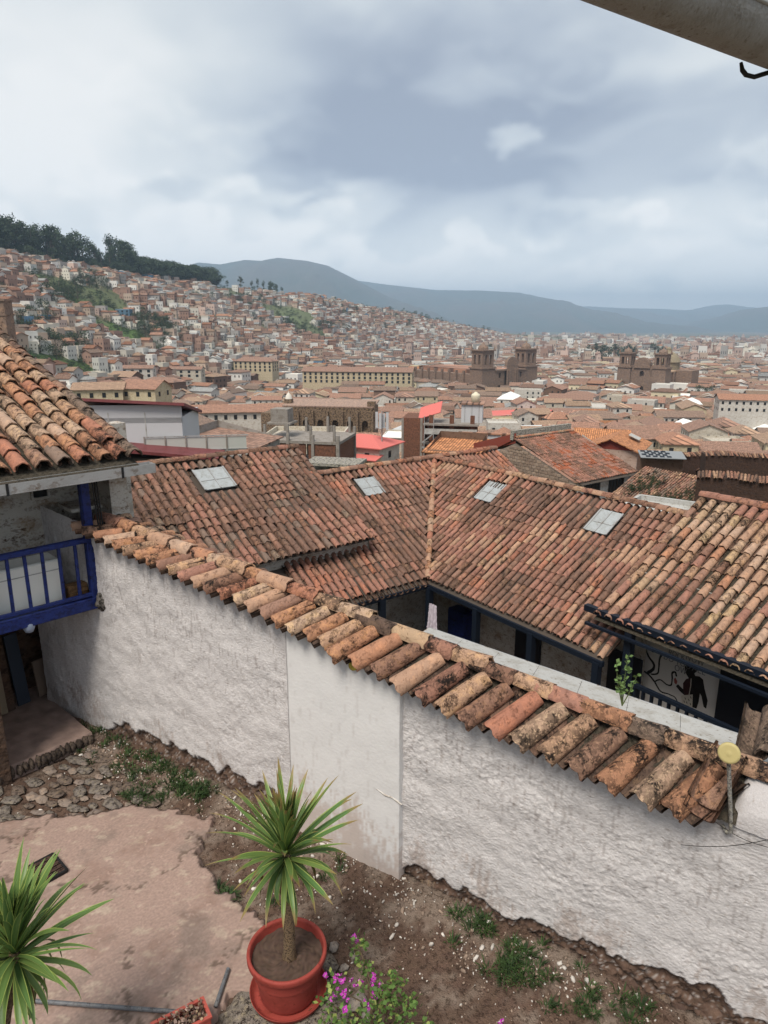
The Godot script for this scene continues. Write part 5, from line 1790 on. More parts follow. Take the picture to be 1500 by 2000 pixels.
func terrain_h(x: float, z: float) -> float:
	var d := sqrt(x * x + z * z)
	var ang := atan2(x, -z)
	var a := tan(clampf(ang, -0.66, 0.66))
	var top := table(hill_a, [140.0, 129.0, 127.0, 119.0, 115.0, 92.0, 38.0, 0.0, 0.0], a)
	var d0 := table(hill_a, [170.0, 210.0, 300.0, 420.0, 650.0, 1050.0, 1700.0, 2000.0, 2000.0], a)
	var dr := table(hill_a, [800.0, 900.0, 1020.0, 1200.0, 1500.0, 1900.0, 2500.0, 3000.0, 3000.0], a)
	var f := clampf((d - d0) / (dr - d0), 0.0, 1.0)
	var rise := f * f * (3.0 - 2.0 * f) * 0.55 + f * 0.45
	var behind := smoothstep(dr * 1.03, dr * 1.6, d)
	return valley_h(d) + top * (rise - 0.75 * behind) + lump_noise.get_noise_2d(x, z) * clampf((d - 120.0) / 500.0, 0.0, 1.0) * (3.0 + top * 0.035)

var green_spots := []          # centre, half size: slopes left green

func is_green(x: float, z: float, grow := 1.0) -> bool:
	for g in green_spots:
		var q := Vector2((x - g[0].x) / (g[1] * grow), (z - g[0].z) / (g[2] * grow))
		if q.length() < 1.0:
			return true
	return false

func on_terrain(u: float, v: float) -> Vector3:          # where the view through a photo pixel meets the land
	var r := ray(u, v)
	r /= Vector2(r.x, r.z).length()
	var d := 60.0
	while d < 9000.0:
		var p := Vector3(0, EYE, 0) + r * d
		if p.y < terrain_h(p.x, p.z):
			return p
		d *= 1.006
	return Vector3.INF

func make_land() -> void:
	lump_noise = noise(0.004, 77, 4)
	for g in [[115, 715, 52, 22], [175, 582, 48, 26], [95, 555, 40, 18], [250, 625, 60, 9], [560, 612, 50, 12], [600, 640, 40, 9], [235, 650, 60, 14], [455, 575, 40, 16], [150, 515, 90, 10]]:
		var p := on_terrain(g[0], g[1])
		var q := on_terrain(g[0], g[1] - g[3])
		if not p.is_finite():
			continue
		if not q.is_finite():
			q = p + Vector3(0, 0, -60)
		green_spots.append([p, maxf(12.0, g[2] / FOCAL * p.length()), clampf(p.distance_to(q), 14.0, 90.0)])
	var tone := noise(0.01, 5, 5)
	var fine := noise(0.06, 6, 3)
	var s := Shape.new()
	var az := []
	var k := -PI
	while k < PI - 0.001:
		az.append(k)
		k += 0.0085 if absf(k) < 0.62 else 0.12
	az.append(PI)
	var ds := [0.0]
	var d := 10.0
	while d < 16000.0:
		ds.append(d)
		d *= 1.045 if d < 4500.0 else 1.25
	ds.append(18000.0)
	s.sheet(az.size() - 1, ds.size() - 1, func(i, j):
		var x: float = sin(az[i]) * ds[j]
		var z: float = -cos(az[i]) * ds[j]
		var c := Color(0.135, 0.105, 0.075)
		var g := clampf(0.5 + tone.get_noise_2d(x, z) * 1.6 + fine.get_noise_2d(x, z) * 0.5, 0.0, 1.0)
		c = c.lerp(Color(0.060, 0.085, 0.030), g * 0.75)
		if is_green(x, z, 1.15):
			c = Color(0.062, 0.105, 0.028) * (1.0 + 0.6 * fine.get_noise_2d(x * 2.0, z * 2.0))
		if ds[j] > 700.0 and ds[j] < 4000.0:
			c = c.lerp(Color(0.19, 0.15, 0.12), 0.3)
		c.a = 1
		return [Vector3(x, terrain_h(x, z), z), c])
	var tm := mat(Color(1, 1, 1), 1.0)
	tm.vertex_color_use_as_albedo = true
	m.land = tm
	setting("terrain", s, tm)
	# --- mountain ranges: skyline heights taken at their distance, flanks with ridges and gullies
	for r in [
		["mountain_range", 8500.0, 3600.0, [[150, 600], [300, 560], [390, 512], [430, 516], [480, 507], [515, 509], [545, 503], [600, 509], [640, 518], [700, 548], [760, 580], [830, 605], [930, 640], [1050, 668]], 3],
		["mountain_range", 11500.0, 4200.0, [[560, 600], [700, 548], [760, 556], [850, 566], [940, 567], [1010, 571], [1080, 588], [1150, 606], [1230, 632], [1330, 660], [1400, 680]], 8],
		["mountain_range", 15500.0, 5000.0, [[1000, 640], [1090, 600], [1150, 598], [1220, 602], [1290, 603], [1340, 606], [1390, 596], [1420, 594], [1460, 602], [1520, 606], [1700, 600]], 13],
		["mountain_range", 10000.0, 3600.0, [[1180, 690], [1290, 660], [1340, 642], [1400, 622], [1450, 604], [1500, 598], [1600, 580], [1750, 560]], 21],
	]:
		var pts: Array = r[3]
		var xs := []
		var hs := []
		for q in pts:
			var p := at_depth(q[0], q[1], r[1])
			xs.append(p.x)
			hs.append(p.y)
		var gully := noise(0.0009, r[4], 5)
		var fineg := noise(0.004, r[4] + 1, 4)
		var mt := Shape.new()
		var nx := 220
		var nz := 44
		mt.sheet(nx, nz, func(i, j):
			var x: float = lerpf(xs[0], xs[-1], float(i) / nx)
			var t: float = float(j) / nz * 1.5 - 0.5            # -0.5 back foot, 0 crest, 1 front foot
			var top := table(xs, hs, x)
			var z: float = -r[1] + t * r[2]
			var wv := gully.get_noise_2d(x, z * 0.45)
			var prof := 1.0 - pow(absf(t), 1.25) if t > 0 else 1.0 + t * 1.8
			var y: float = lerpf(-160.0, top, prof) + (wv * 190.0 + fineg.get_noise_2d(x, z) * 45.0) * clampf(absf(t) * 2.2, 0.0, 1.0) * (1.0 - clampf(t, 0.0, 1.0))
			if t >= 0.0:
				y = minf(y, EYE + (top - EYE) * (1.0 - t * r[2] / r[1]) - 3.0) if t > 0.0 else top
			var c := Color(0.045, 0.056, 0.042).lerp(Color(0.075, 0.070, 0.055), clampf(0.5 + wv * 1.5 + fineg.get_noise_2d(x * 2.0, z * 2.0) * 0.7, 0.0, 1.0))
			return [Vector3(x, y, z), c])
		setting(r[0], mt, tm)


# ---------------------------------------------------------------- trees
var crowns := []
var trunks := []

func make_tree_kinds() -> void:
	rng.seed = 555
	for kind in 5:
		var s := Shape.new()
		var w := Shape.new()
		var tall: bool = kind < 3
		var lobes := []
		w.ink = Color(0.12, 0.095, 0.07)
		w.tube([Vector3(0, -0.06, 0), Vector3(0.01, 0.3, 0), Vector3(0.02, 0.62, 0.01), Vector3(0.02, 0.9, 0)], [0.022, 0.016, 0.010, 0.004], 6)
		var n := 15 if tall else 11
		for i in n:
			var f := rr(0.28, 1.0) if tall else rr(0.25, 0.92)
			var spread := (0.20 * sin(PI * clampf((f - 0.1) / 0.95, 0.0, 1.0)) + 0.03) if tall else (0.36 * sin(PI * clampf(f, 0.05, 0.98)))
			var a := rr(0, TAU)
			var c := Vector3(cos(a) * spread * rr(0.3, 1.0), f * 0.94, sin(a) * spread * rr(0.3, 1.0))
			lobes.append([c, rr(0.07, 0.12) if tall else rr(0.11, 0.18)])
			w.tube([Vector3(0.01, c.y * 0.72, 0), c], [0.008, 0.003], 4)
		for l in lobes:
			for i in 70:
				var d := Vector3(rng.randfn(), rng.randfn() * 0.8, rng.randfn()).normalized() * pow(rng.randf(), 0.45)
				var p: Vector3 = l[0] + d * l[1]
				s.ink = Color(0.036, 0.056, 0.026) * rr(0.65, 1.45)
				s.ink.a = 1
				leaf(s, p, Vector3(rr(-1, 1), rr(-1, 0.6), rr(-1, 1)).normalized(), rr(0.025, 0.05), 0.42)
		crowns.append(s.done(m.leafy))
		trunks.append(w.done(m.leafy))

func plant_tree(called: String, label: String, p: Vector3, height: float, kind: int, group: String, wide := 1.0) -> void:
	var t := thing(called, label, "tree", p, rr(0, TAU), group)
	var b := Transform3D(Basis.from_scale(Vector3(height * wide, height, height * wide)), Vector3.ZERO)
	put("trunk", trunks[kind], t, null, b)
	put("crown", crowns[kind], t, null, b)

func land(x: float, z: float) -> Vector3:
	return Vector3(x, terrain_h(x, z), z)

func make_trees() -> void:
	rng.seed = 901
	# tall eucalyptus along the crest of the hill
	for i in 110:
		var u := rr(-30, 275) if i < 82 else rr(275, 560)
		var a := (u - 750.0) / 1443.0
		var dr := table(hill_a, [800.0, 900.0, 1020.0, 1200.0, 1500.0, 1900.0, 2500.0, 3000.0, 3000.0], a)
		var d := dr * rr(0.95, 1.02)
		var ca := cos(atan(a))
		var p := land(a * d * ca, -d * ca)
		var tall := rr(28, 50) if u < 275 else rr(12, 22)
		plant_tree("eucalyptus", "tall dark eucalyptus on the crest of the hill" if u < 275 else "small dark tree on the lower crest of the hill", p, tall, rng.randi() % 3, "trees along the hill crest" if u < 275 else "small trees on the lower crest", rr(0.65, 1.15))
	# dense wood on the crest
	var list := []
	for i in 760:
		var u := rr(-40, 415) if i < 420 else rr(230, 418)
		var a := (u - 750.0) / 1443.0
		var dr := table(hill_a, [800.0, 900.0, 1020.0, 1200.0, 1500.0, 1900.0, 2500.0, 3000.0, 3000.0], a)
		var d := dr * rr(0.945, 1.06)
		var ca := cos(atan(a))
		var h := rr(8, 19) * 1.25 if u < 250 else rr(20, 34)
		list.append(Transform3D(Basis(Vector3.UP, rr(0, 6)).scaled(Vector3(h * 1.5, h, h * 1.5)), land(a * d * ca, -d * ca)))
	tag(many("crest_wood", crowns[3], m.leafy, list, [], self), "dense dark wood covering the crest of the hill", "wood")
	# belts and clumps among the houses on the slopes
	var belts := []
	for g in [[480, 590, 60, 14, 26], [560, 640, 50, 10, 16], [640, 645, 40, 8, 14], [320, 655, 40, 14, 14], [130, 590, 40, 14, 16], [290, 640, 40, 10, 12], [860, 622, 110, 12, 60], [960, 645, 60, 6, 26], [180, 560, 30, 14, 10], [700, 610, 60, 12, 18], [120, 690, 34, 10, 14], [790, 640, 40, 10, 12], [1190, 690, 50, 8, 16], [1450, 690, 60, 8, 16], [60, 640, 30, 16, 8], [1050, 668, 60, 8, 14]]:
		for i in int(g[4]):
			var p := on_terrain(g[0] + rng.randfn() * g[2] * 0.6, g[1] + rng.randfn() * g[3] * 0.6)
			if p.is_finite():
				belts.append([p, rr(9, 17)])
	belts.sort_custom(func(x, y): return x[1] / x[0].length() > y[1] / y[0].length())
	for b in belts:
		plant_tree("slope_tree", "bushy dark green tree among the hillside houses", b[0], b[1], 3 + rng.randi() % 2, "trees among the hillside houses", rr(1.0, 1.5))
	# trees in the old town
	for g in [[1345, 790, 9], [1362, 788, 10], [1378, 786, 11], [1390, 790, 9], [1112, 792, 7], [1105, 788, 6], [958, 705, 13], [950, 706, 11], [1060, 708, 9], [1123, 706, 10], [1150, 712, 14], [1163, 712, 15], [1175, 713, 14], [1186, 714, 13], [1200, 712, 15], [1212, 710, 13], [1225, 708, 14], [1238, 708, 12], [1275, 706, 14], [1290, 706, 12], [490, 735, 8], [480, 732, 7], [320, 690, 9], [305, 688, 8], [1050, 772, 6], [1165, 775, 6], [1180, 775, 6]]:
		var p := on_terrain(g[0], g[1])
		if not p.is_finite():
			continue
		plant_tree("town_tree", "dark rounded tree standing between the roofs of the old town", p, g[2] * clampf(p.length() / 400.0, 0.8, 2.3), 3 + rng.randi() % 2 if g[2] < 12 else rng.randi() % 3, "trees in the old town", rr(0.9, 1.3))
	# gardens and shrubs between the hillside houses
	var garden := []
	for tries in 9000:
		if garden.size() > 1700:
			break
		var a := rr(-0.58, 0.30)
		var d := rr(240.0, 2300.0)
		var ca := cos(atan(a))
		var p := land(a * d * ca, -d * ca)
		if (p.y - valley_h(d)) < 10.0 or lump_noise.get_noise_2d(p.x * 3.0, p.z * 3.0) < -0.05:
			continue
		var k := rr(3.5, 8.0)
		garden.append(Transform3D(Basis(Vector3.UP, rr(0, 6)).scaled(Vector3(k * 1.3, k, k * 1.3)), p))
	tag(many("garden_greenery", crowns[3], m.leafy, garden, [], self), "patches of garden greenery between the hillside houses", "greenery")
	# scrub on the green slopes
	var scrub := []
	for g in green_spots:
		for i in 70:
			var a := rr(0, TAU)
			var r := sqrt(rng.randf())
			var x: float = g[0].x + cos(a) * g[1] * r
			var z: float = g[0].z + sin(a) * g[2] * r
			scrub.append(Transform3D(Basis(Vector3.UP, rr(0, 6)).scaled(Vector3(1.9, 1.0, 1.9) * rr(1.5, 4.0)), land(x, z)))
	tag(many("scrub", crowns[4], m.leafy, scrub, [], self), "low green scrub on the open slopes between houses", "scrub")


# ---------------------------------------------------------------- houses
var wall_tones := {"white": [0.66, 0.64, 0.60], "cream": [0.62, 0.54, 0.38], "adobe": [0.20, 0.125, 0.09], "brick": [0.31, 0.195, 0.15], "pink": [0.52, 0.39, 0.33], "grey": [0.36, 0.34, 0.32], "tan": [0.43, 0.33, 0.26], "pale": [0.62, 0.58, 0.50], "blue": [0.13, 0.24, 0.36]}
var roof_tones := {"brown": [0.33, 0.20, 0.15], "red-brown": [0.38, 0.215, 0.155], "dun": [0.29, 0.20, 0.155], "terracotta": [0.42, 0.22, 0.145], "orange": [0.50, 0.22, 0.10], "tan": [0.40, 0.27, 0.19], "zinc": [0.40, 0.40, 0.40], "red": [0.44, 0.115, 0.10], "white": [0.62, 0.62, 0.60], "rust": [0.27, 0.13, 0.08]}

func roof_shape(kind: String, w: float, l: float, pitch: float, over: float, thick: float) -> Shape:
	# eaves at y 0, ridge along x
	var s := Shape.new()
	var hw := w / 2 + over
	var hl := l / 2 + over
	var top := hl * pitch
	var drop := -over * pitch * 0.0
	if kind == "flat":
		s.box(Transform3D(Basis(), Vector3(0, thick / 2 - 0.25, 0)), Vector3(w - 0.3, thick, l - 0.3))
		return s
	if kind == "shed":
		s.quad(Vector3(-hw, 0, hl), Vector3(hw, 0, hl), Vector3(hw, top, -hl), Vector3(-hw, top, -hl), Vector2(0, l), Vector2(w, l), Vector2(w, 0), Vector2(0, 0))
		s.quad(Vector3(-hw, -thick, hl), Vector3(hw, -thick, hl), Vector3(hw, 0, hl), Vector3(-hw, 0, hl))
		s.quad(Vector3(hw, -thick, hl), Vector3(hw, top - thick, -hl), Vector3(hw, top, -hl), Vector3(hw, 0, hl))
		s.quad(Vector3(-hw, top - thick, -hl), Vector3(-hw, -thick, hl), Vector3(-hw, 0, hl), Vector3(-hw, top, -hl))
		s.quad(Vector3(hw, -thick, -hl), Vector3(-hw, -thick, -hl), Vector3(-hw, top, -hl), Vector3(hw, top, -hl))
		s.quad(Vector3(-hw, -thick, -hl), Vector3(hw, -thick, -hl), Vector3(hw, -thick, hl), Vector3(-hw, -thick, hl))
		return s
	var rw := hw if kind == "gable" else maxf(hw - hl * 0.95, 0.2)
	for z in [1.0, -1.0]:
		s.quad(Vector3(-hw * z, drop, hl * z), Vector3(hw * z, drop, hl * z), Vector3(rw * z, top, 0), Vector3(-rw * z, top, 0), Vector2(0, l), Vector2(w, l), Vector2(w, 0), Vector2(0, 0))
		s.quad(Vector3(-hw * z, drop - thick, hl * z), Vector3(hw * z, drop - thick, hl * z), Vector3(hw * z, drop, hl * z), Vector3(-hw * z, drop, hl * z))
		s.quad(Vector3(hw * z, -thick, hl * z), Vector3(-hw * z, -thick, hl * z), Vector3(-rw * z, top - thick, 0), Vector3(rw * z, top - thick, 0))
		if kind == "gable":
			s.quad(Vector3(hw * z, -thick, hl), Vector3(hw * z, top - thick, 0), Vector3(hw * z, top, 0), Vector3(hw * z, 0, hl))
			s.quad(Vector3(hw * z, top - thick, 0), Vector3(hw * z, -thick, -hl), Vector3(hw * z, 0, -hl), Vector3(hw * z, top, 0))
		else:
			s.tri(Vector3(hw * z, 0, hl * z), Vector3(hw * z, 0, -hl * z), Vector3(rw * z, top, 0))
			s.quad(Vector3(hw * z, -thick, hl * z), Vector3(hw * z, -thick, -hl * z), Vector3(hw * z, 0, -hl * z), Vector3(hw * z, 0, hl * z))
	return s

func body_shape(w: float, l: float, h: float, foot: float, gable: float) -> Shape:
	var s := Shape.new()
	s.box(Transform3D(Basis(), Vector3(0, (h - foot) / 2, 0)), Vector3(w, h + foot, l))
	if gable > 0.0:
		for x in [-1.0, 1.0]:
			s.tri(Vector3(x * w / 2, h, l / 2 * x), Vector3(x * w / 2, h, -l / 2 * x), Vector3(x * w / 2, h + gable, 0))
	return s

var window_mesh: ArrayMesh
var far_walls := {}
var far_roofs := {}

func make_house_kinds() -> void:
	var s := Shape.new()
	s.box(Transform3D(), Vector3(1, 1, 1))
	window_mesh = s.done(m.dark_glass)
	for kind in ["gable", "hip", "flat"]:
		s = body_shape(1, 1, 1, 0.7, 0.30 if kind == "gable" else 0.0)
		if kind == "flat":
			for q in [[0, 0.49, 1, 0.03], [0, -0.49, 1, 0.03], [0.49, 0, 0.03, 0.95], [-0.49, 0, 0.03, 0.95]]:
				s.box(Transform3D(Basis(), Vector3(q[0], 1.04, q[1])), Vector3(q[2], 0.1, q[3]))
		for f in 4:
			var b := Basis(Vector3.UP, f * PI / 2)
			for row in 2:
				for c in 3:
					if (c + row + f) % 5 == 4:
						continue
					s.ink = Color(0.22, 0.21, 0.21)
					s.box(Transform3D(b, b * Vector3(-0.3 + 0.3 * c, 0.28 + 0.40 * row, 0.5)), Vector3(0.10, 0.17, 0.012))
		s.ink = Color(1, 1, 1)
		far_walls[kind] = s.done()
		far_roofs[kind] = roof_shape(kind, 1, 1, 0.55, 0.06, 0.05).done()
	m.house_any = mat(Color(1, 1, 1), 0.95)
	m.house_any.vertex_color_use_as_albedo = true
	m.roof_any = mat(Color(1, 1, 1), 0.95, blotches(256, 205, Color(0.9, 0.9, 0.9), [[Color(0.6, 0.57, 0.55), 0.03, 0.52, 0.2, 0.7], [Color(1, 1, 0.95), 0.05, 0.62, 0.1, 0.6]]), 9.0)
	m.roof_any.vertex_color_use_as_albedo = true
	# tile courses for roofs too far away to tell their tiles apart
	var im := Image.create(128, 128, false, Image.FORMAT_RGB8)
	for y in 128:
		for x in 128:
			var col := x / 8
			var row := y / 11
			var hsh := fmod(absf(sin(col * 12.98 + row * 78.23) * 43758.5), 1.0)
			var v := 0.72 + 0.28 * hsh
			if x % 8 < 2:
				v *= 0.55
			if y % 11 == 0:
				v *= 0.75
			im.set_pixel(x, y, Color(v, v * 0.985, v * 0.97))
	m.tile_course = ImageTexture.create_from_image(im)
	m.roof_near = {}
	for k in roof_tones:
		var c: Array = roof_tones[k]
		var r := StandardMaterial3D.new()
		r.albedo_color = lin(c[0] * 1.25, c[1] * 1.25, c[2] * 1.25)
		r.roughness = 0.95
		if not k in ["zinc", "white", "red"]:
			r.albedo_texture = m.tile_course
			r.uv1_scale = Vector3(0.25, 0.25, 1)
			r.detail_enabled = false
		m.roof_near[k] = r
	m.wall_near = {}
	var wt_tex := blotches(256, 215, Color(0.96, 0.95, 0.94), [[Color(0.84, 0.80, 0.76), 0.02, 0.55, 0.3, 0.5], [Color(0.68, 0.62, 0.56), 0.05, 0.8, 0.1, 0.5]])
	for k in wall_tones:
		var c: Array = wall_tones[k]
		m.wall_near[k] = mat(lin(c[0], c[1], c[2]), 0.95, wt_tex, 6.0)

func free_of(p: Vector3, list: Array) -> bool:
	for q in list:
		var o := Vector2(p.x - q[0].x, p.z - q[0].z)
		if q.size() == 2:
			if o.length() < q[1]:
				return false
		else:
			o = o.rotated(q[3])
			if absf(o.x) < q[1] and absf(o.y) < q[2]:
				return false
	return true

var reserved := []             # [place, radius] kept for buildings made by hand

func make_town() -> void:
	rng.seed = 4711
	var all := []
	var turn := noise(0.0022, 31, 2)
	var edge_u := [0, 100, 150, 290, 300, 580, 633, 848, 970, 1010, 1340, 1370, 1500]
	var edge_v := [655, 745, 790, 895, 895, 868, 922, 888, 873, 930, 998, 962, 985]
	for slope_pass in 2:
		var d := 78.0 if slope_pass == 0 else 230.0
		while d < (4200.0 if slope_pass == 0 else 2300.0):
			var cell := 11.5 if d < 420.0 else (13.0 if d < 900.0 else (15.5 if d < 1600.0 else 24.0))
			if slope_pass:
				cell = 8.6 if d < 800.0 else 10.5
			var a := -0.60
			while a < 0.60:
				a += cell * rr(0.92, 1.08) / d
				var ca := cos(atan(a))
				var dd := d + rr(-0.22, 0.22) * cell
				var x := a * dd * ca
				var z := -dd * ca
				if not free_of(Vector3(x, 0, z), reserved) or is_green(x, z):
					continue
				var y := terrain_h(x, z)
				var slope := (terrain_h(x, z) - terrain_h(x * 0.97, z * 0.97)) / (0.03 * dd)
				var hilly := clampf((y - valley_h(dd)) / 40.0, 0.0, 1.0)
				if (hilly > 0.30) != (slope_pass == 1):
					continue
				var dr := table(hill_a, [800.0, 900.0, 1020.0, 1200.0, 1500.0, 1900.0, 2500.0, 3000.0, 3000.0], a)
				if dd > dr * 0.945 and hilly > 0.3:
					continue
				if rng.randf() < (0.05 if hilly < 0.4 else 0.10 + 0.16 * hilly):
					continue
				var kind := "gable"
				var w := cell * rr(0.85, 1.30)
				var l := cell * rr(0.62, 0.95)
				var h := rr(4.6, 6.6) if rng.randf() < 0.74 else rr(7.0, 10.5)
				var wall: String
				var roof: String
				if hilly > 0.30:
					w = cell * rr(0.72, 1.15)
					l = cell * rr(0.65, 0.95)
					h = rr(4.0, 9.5)
					kind = "flat" if rng.randf() < 0.5 else ("gable" if rng.randf() < 0.75 else "hip")
					wall = pick(["brick", "brick", "brick", "tan", "tan", "grey", "white", "pale", "pink", "tan", "white", "brick", "pale", "blue" if rng.randf() < 0.08 else "grey"])
					roof = pick(["zinc", "rust", "rust", "red-brown", "tan", "brown", "terracotta", "dun", "zinc"])
				elif dd > 1100.0:
					kind = "flat" if rng.randf() < 0.55 else "gable"
					h = rr(6.0, 12.0) if rng.randf() < 0.88 else rr(14.0, 26.0)
					w = minf(w, 22.0) * rr(0.6, 0.9)
					l = minf(l, 20.0) * rr(0.6, 0.9)
					wall = pick(["white", "pale", "brick", "tan", "grey", "brick", "pink", "tan", "pale", "pink"])
					roof = pick(["zinc", "rust", "terracotta", "tan", "white", "red-brown"])
				else:
					kind = "gable" if rng.randf() < 0.66 else ("hip" if rng.randf() < 0.78 else "flat")
					wall = pick(["white", "white", "white", "white", "pale", "cream", "cream", "pale", "adobe", "white"])
					roof = pick(["brown", "brown", "red-brown", "dun", "red-brown", "tan", "dun", "terracotta", "brown", "tan", "orange" if rng.randf() < 0.35 else "brown", "zinc" if rng.randf() < 0.4 else "red-brown", "white" if rng.randf() < 0.3 else "tan"])
					if rng.randf() < 0.10:
						w *= 1.7
				if kind == "flat":
					roof = pick(["zinc", "tan", "rust", "white", "zinc"])
				var yaw := turn.get_noise_2d(x, z) * 0.9 - 0.15 + (PI / 2 if rng.randf() < 0.38 else 0.0) + rr(-0.12, 0.12)
				var p := Vector3(x, y - maxf(0.0, slope) * l * 0.3, z)
				var px := pixel_of(p + Vector3.UP * (h + 1.5))
				if px.x < -60 or px.x > 1560 or px.y > table(edge_u, edge_v, px.x) + 14.0:
					continue
				all.append({"p": p, "w": w, "l": l, "h": h, "kind": kind, "wall": wall, "roof": roof, "yaw": yaw, "size": w * h / (dd * dd), "hill": hilly})
			d += cell * (1.28 if slope_pass == 0 else 1.12)
	all.sort_custom(func(p, q): return p.size > q.size)
	var own := 300
	for i in mini(own, all.size()):
		near_house(all[i])
	# the rest of the town
	var far := Node3D.new()
	far.name = "distant_houses"
	far.set_meta("kind", "stuff")
	add_child(far)
	tag(far, "countless small brick and tile roofed houses spreading over the valley and hill", "houses")
	for kind in ["gable", "hip", "flat"]:
		var lw := []
		var cw := []
		var lr := []
		var cr := []
		for i in range(own, all.size()):
			var o: Dictionary = all[i]
			if o.kind != kind:
				continue
			var b := Basis(Vector3.UP, o.yaw)
			lw.append(Transform3D(b.scaled_local(Vector3(o.w, o.h, o.l)), o.p))
			var f := rr(0.75, 1.12)
			var c: Array = wall_tones[o.wall]
			cw.append(Color(c[0] * f, c[1] * f, c[2] * f))
			var top: Vector3 = o.p + Vector3.UP * o.h
			lr.append(Transform3D(b.scaled_local(Vector3(o.w, minf(o.h, 7.0) * 0.85 if kind != "flat" else o.h, o.l)), top))
			f = rr(0.75, 1.2)
			c = roof_tones[o.roof]
			cr.append(Color(c[0] * f, c[1] * f, c[2] * f))
		if lw.size():
			many("walls", far_walls[kind], m.house_any, lw, cw, far)
			many("roofs", far_roofs[kind], m.roof_any, lr, cr, far)

var label_words := {"gable": "gabled", "hip": "hipped", "flat": "flat roofed"}

func near_house(o: Dictionary) -> void:
	var where := "on the hillside" if o.hill > 0.35 else "in the old town"
	var label := "%s walled house with a %s %s roof %s" % [o.wall, o.kind if o.kind == "flat" else label_words[o.kind], o.roof, where]
	if o.w > 16.0:
		label = "long " + label
	var t := thing("town_house", label, "house", o.p, o.yaw, label + "s")
	var pitch := rr(0.36, 0.5)
	var gable: float = o.l / 2 * pitch if o.kind == "gable" else 0.0
	part("wall", body_shape(o.w, o.l, o.h, 4.0, gable), m.wall_near[o.wall], t)
	part("roof", roof_shape(o.kind, o.w, o.l, pitch, 0.45, 0.14), m.roof_near[o.roof], t, Transform3D(Basis(), Vector3(0, o.h + (0.0 if o.kind == "flat" else -0.45 * pitch + 0.03), 0)))
	if o.kind == "flat":
		var s := Shape.new()
		for q in [[0, o.l / 2 - 0.1, o.w, 0.2], [0, -o.l / 2 + 0.1, o.w, 0.2], [o.w / 2 - 0.1, 0, 0.2, o.l - 0.44], [-o.w / 2 + 0.1, 0, 0.2, o.l - 0.44]]:
			s.box(Transform3D(Basis(), Vector3(q[0], o.h + 0.3, q[1])), Vector3(q[2] - 0.01, 0.6, q[3] - 0.01))
		part("parapet", s, m.wall_near[o.wall], t)
	var eye := (Vector3(0, EYE, 0) - t.position).normalized()
	for f in 4:
		var b := Basis(Vector3.UP, f * PI / 2)
		if (t.basis * b * Vector3(0, 0, 1)).dot(eye) < 0.12:
			continue
		var span: float = o.w if f % 2 == 0 else o.l
		var deep: float = o.l if f % 2 == 0 else o.w
		var n := maxi(1, int(span / rr(2.4, 3.6)))
		for row in 2 if o.h > 4.8 else 1:
			for c in n:
				if rng.randf() < 0.15:
					continue
				put("window", window_mesh, t, null, Transform3D(b.scaled_local(Vector3(rr(0.8, 1.05), rr(1.1, 1.5), 0.08)), b * Vector3(-span / 2 + span * (c + 0.5) / n, o.h - 1.6 - 2.7 * row, deep / 2)))



# ---------------------------------------------------------------- buildings that can be told apart
func villa(called: String, label: String, u: float, v: float, d: float, w: float, l: float, h: float, yaw: float, kind: String, pitch: float, wall: String, roof: String, over := 0.4, cols := 3, rows := 1, win := Vector2(0.9, 1.2)) -> Node3D:
	var p := at_depth(u, v, d)
	if h <= 0.0:
		h = p.y - terrain_h(p.x, p.z) + 3.0
	var t := thing(called, label, "house" if called.ends_with("house") else "building", p, deg_to_rad(yaw))
	reserved.append([p, w * 0.5 + 4.5, l * 0.5 + 4.0, deg_to_rad(yaw)])
	var gable := l / 2 * pitch if kind == "gable" else 0.0
	part("wall", body_shape(w, l, 0.0, h, gable), m.wall_near[wall], t)
	part("roof", roof_shape(kind, w, l, pitch, over, 0.12), m.roof_near[roof], t, Transform3D(Basis(), Vector3(0, 0.25 if kind == "flat" else -over * pitch + 0.03, 0)))
	if kind == "shed":
		var s := Shape.new()
		var tp := l * pitch
		s.quad(Vector3(w / 2, 0, -l / 2), Vector3(-w / 2, 0, -l / 2), Vector3(-w / 2, tp, -l / 2), Vector3(w / 2, tp, -l / 2))
		s.tri(Vector3(w / 2, 0, l / 2), Vector3(w / 2, 0, -l / 2), Vector3(w / 2, tp, -l / 2))
		s.tri(Vector3(-w / 2, 0, -l / 2), Vector3(-w / 2, 0, l / 2), Vector3(-w / 2, tp, -l / 2))
		part("upper_wall", s, m.wall_near[wall], t)
	var eye := (Vector3(0, EYE, 0) - p).normalized()
	for f in 4:
		var b := Basis(Vector3.UP, f * PI / 2)
		if cols == 0 or (t.basis * b * Vector3(0, 0, 1)).dot(eye) < 0.1:
			continue
		var span := w if f % 2 == 0 else l
		var deep := l if f % 2 == 0 else w
		var n := cols if f % 2 == 0 else maxi(1, int(cols * l / w))
		for row in rows:
			for c in n:
				put("window", window_mesh, t, null, Transform3D(b.scaled_local(Vector3(win.x, win.y, 0.08)), b * Vector3(-span / 2 + span * (c + 0.5) / n, -1.0 - win.y * 0.5 - 2.7 * row, deep / 2)))
	return t

func villa_on(called: String, label: String, u: float, v: float, wide_px: float, l: float, h: float, yaw: float, kind: String, pitch: float, wall: String, roof: String, cols := 3, rows := 1) -> Node3D:
	# eave seen at a photo pixel, standing h above the land
	var d := 70.0
	while d < 3000.0:
		var p := at_depth(u, v, d)
		if p.y - terrain_h(p.x, p.z) < h:
			break
		d *= 1.004
	var w := wide_px / FOCAL * d
	return villa(called, label, u, v, d, w, l, h + 3.0, yaw, kind, pitch, wall, roof, 0.6, cols, rows, Vector2(minf(w / cols * 0.36, 1.9), 1.7))

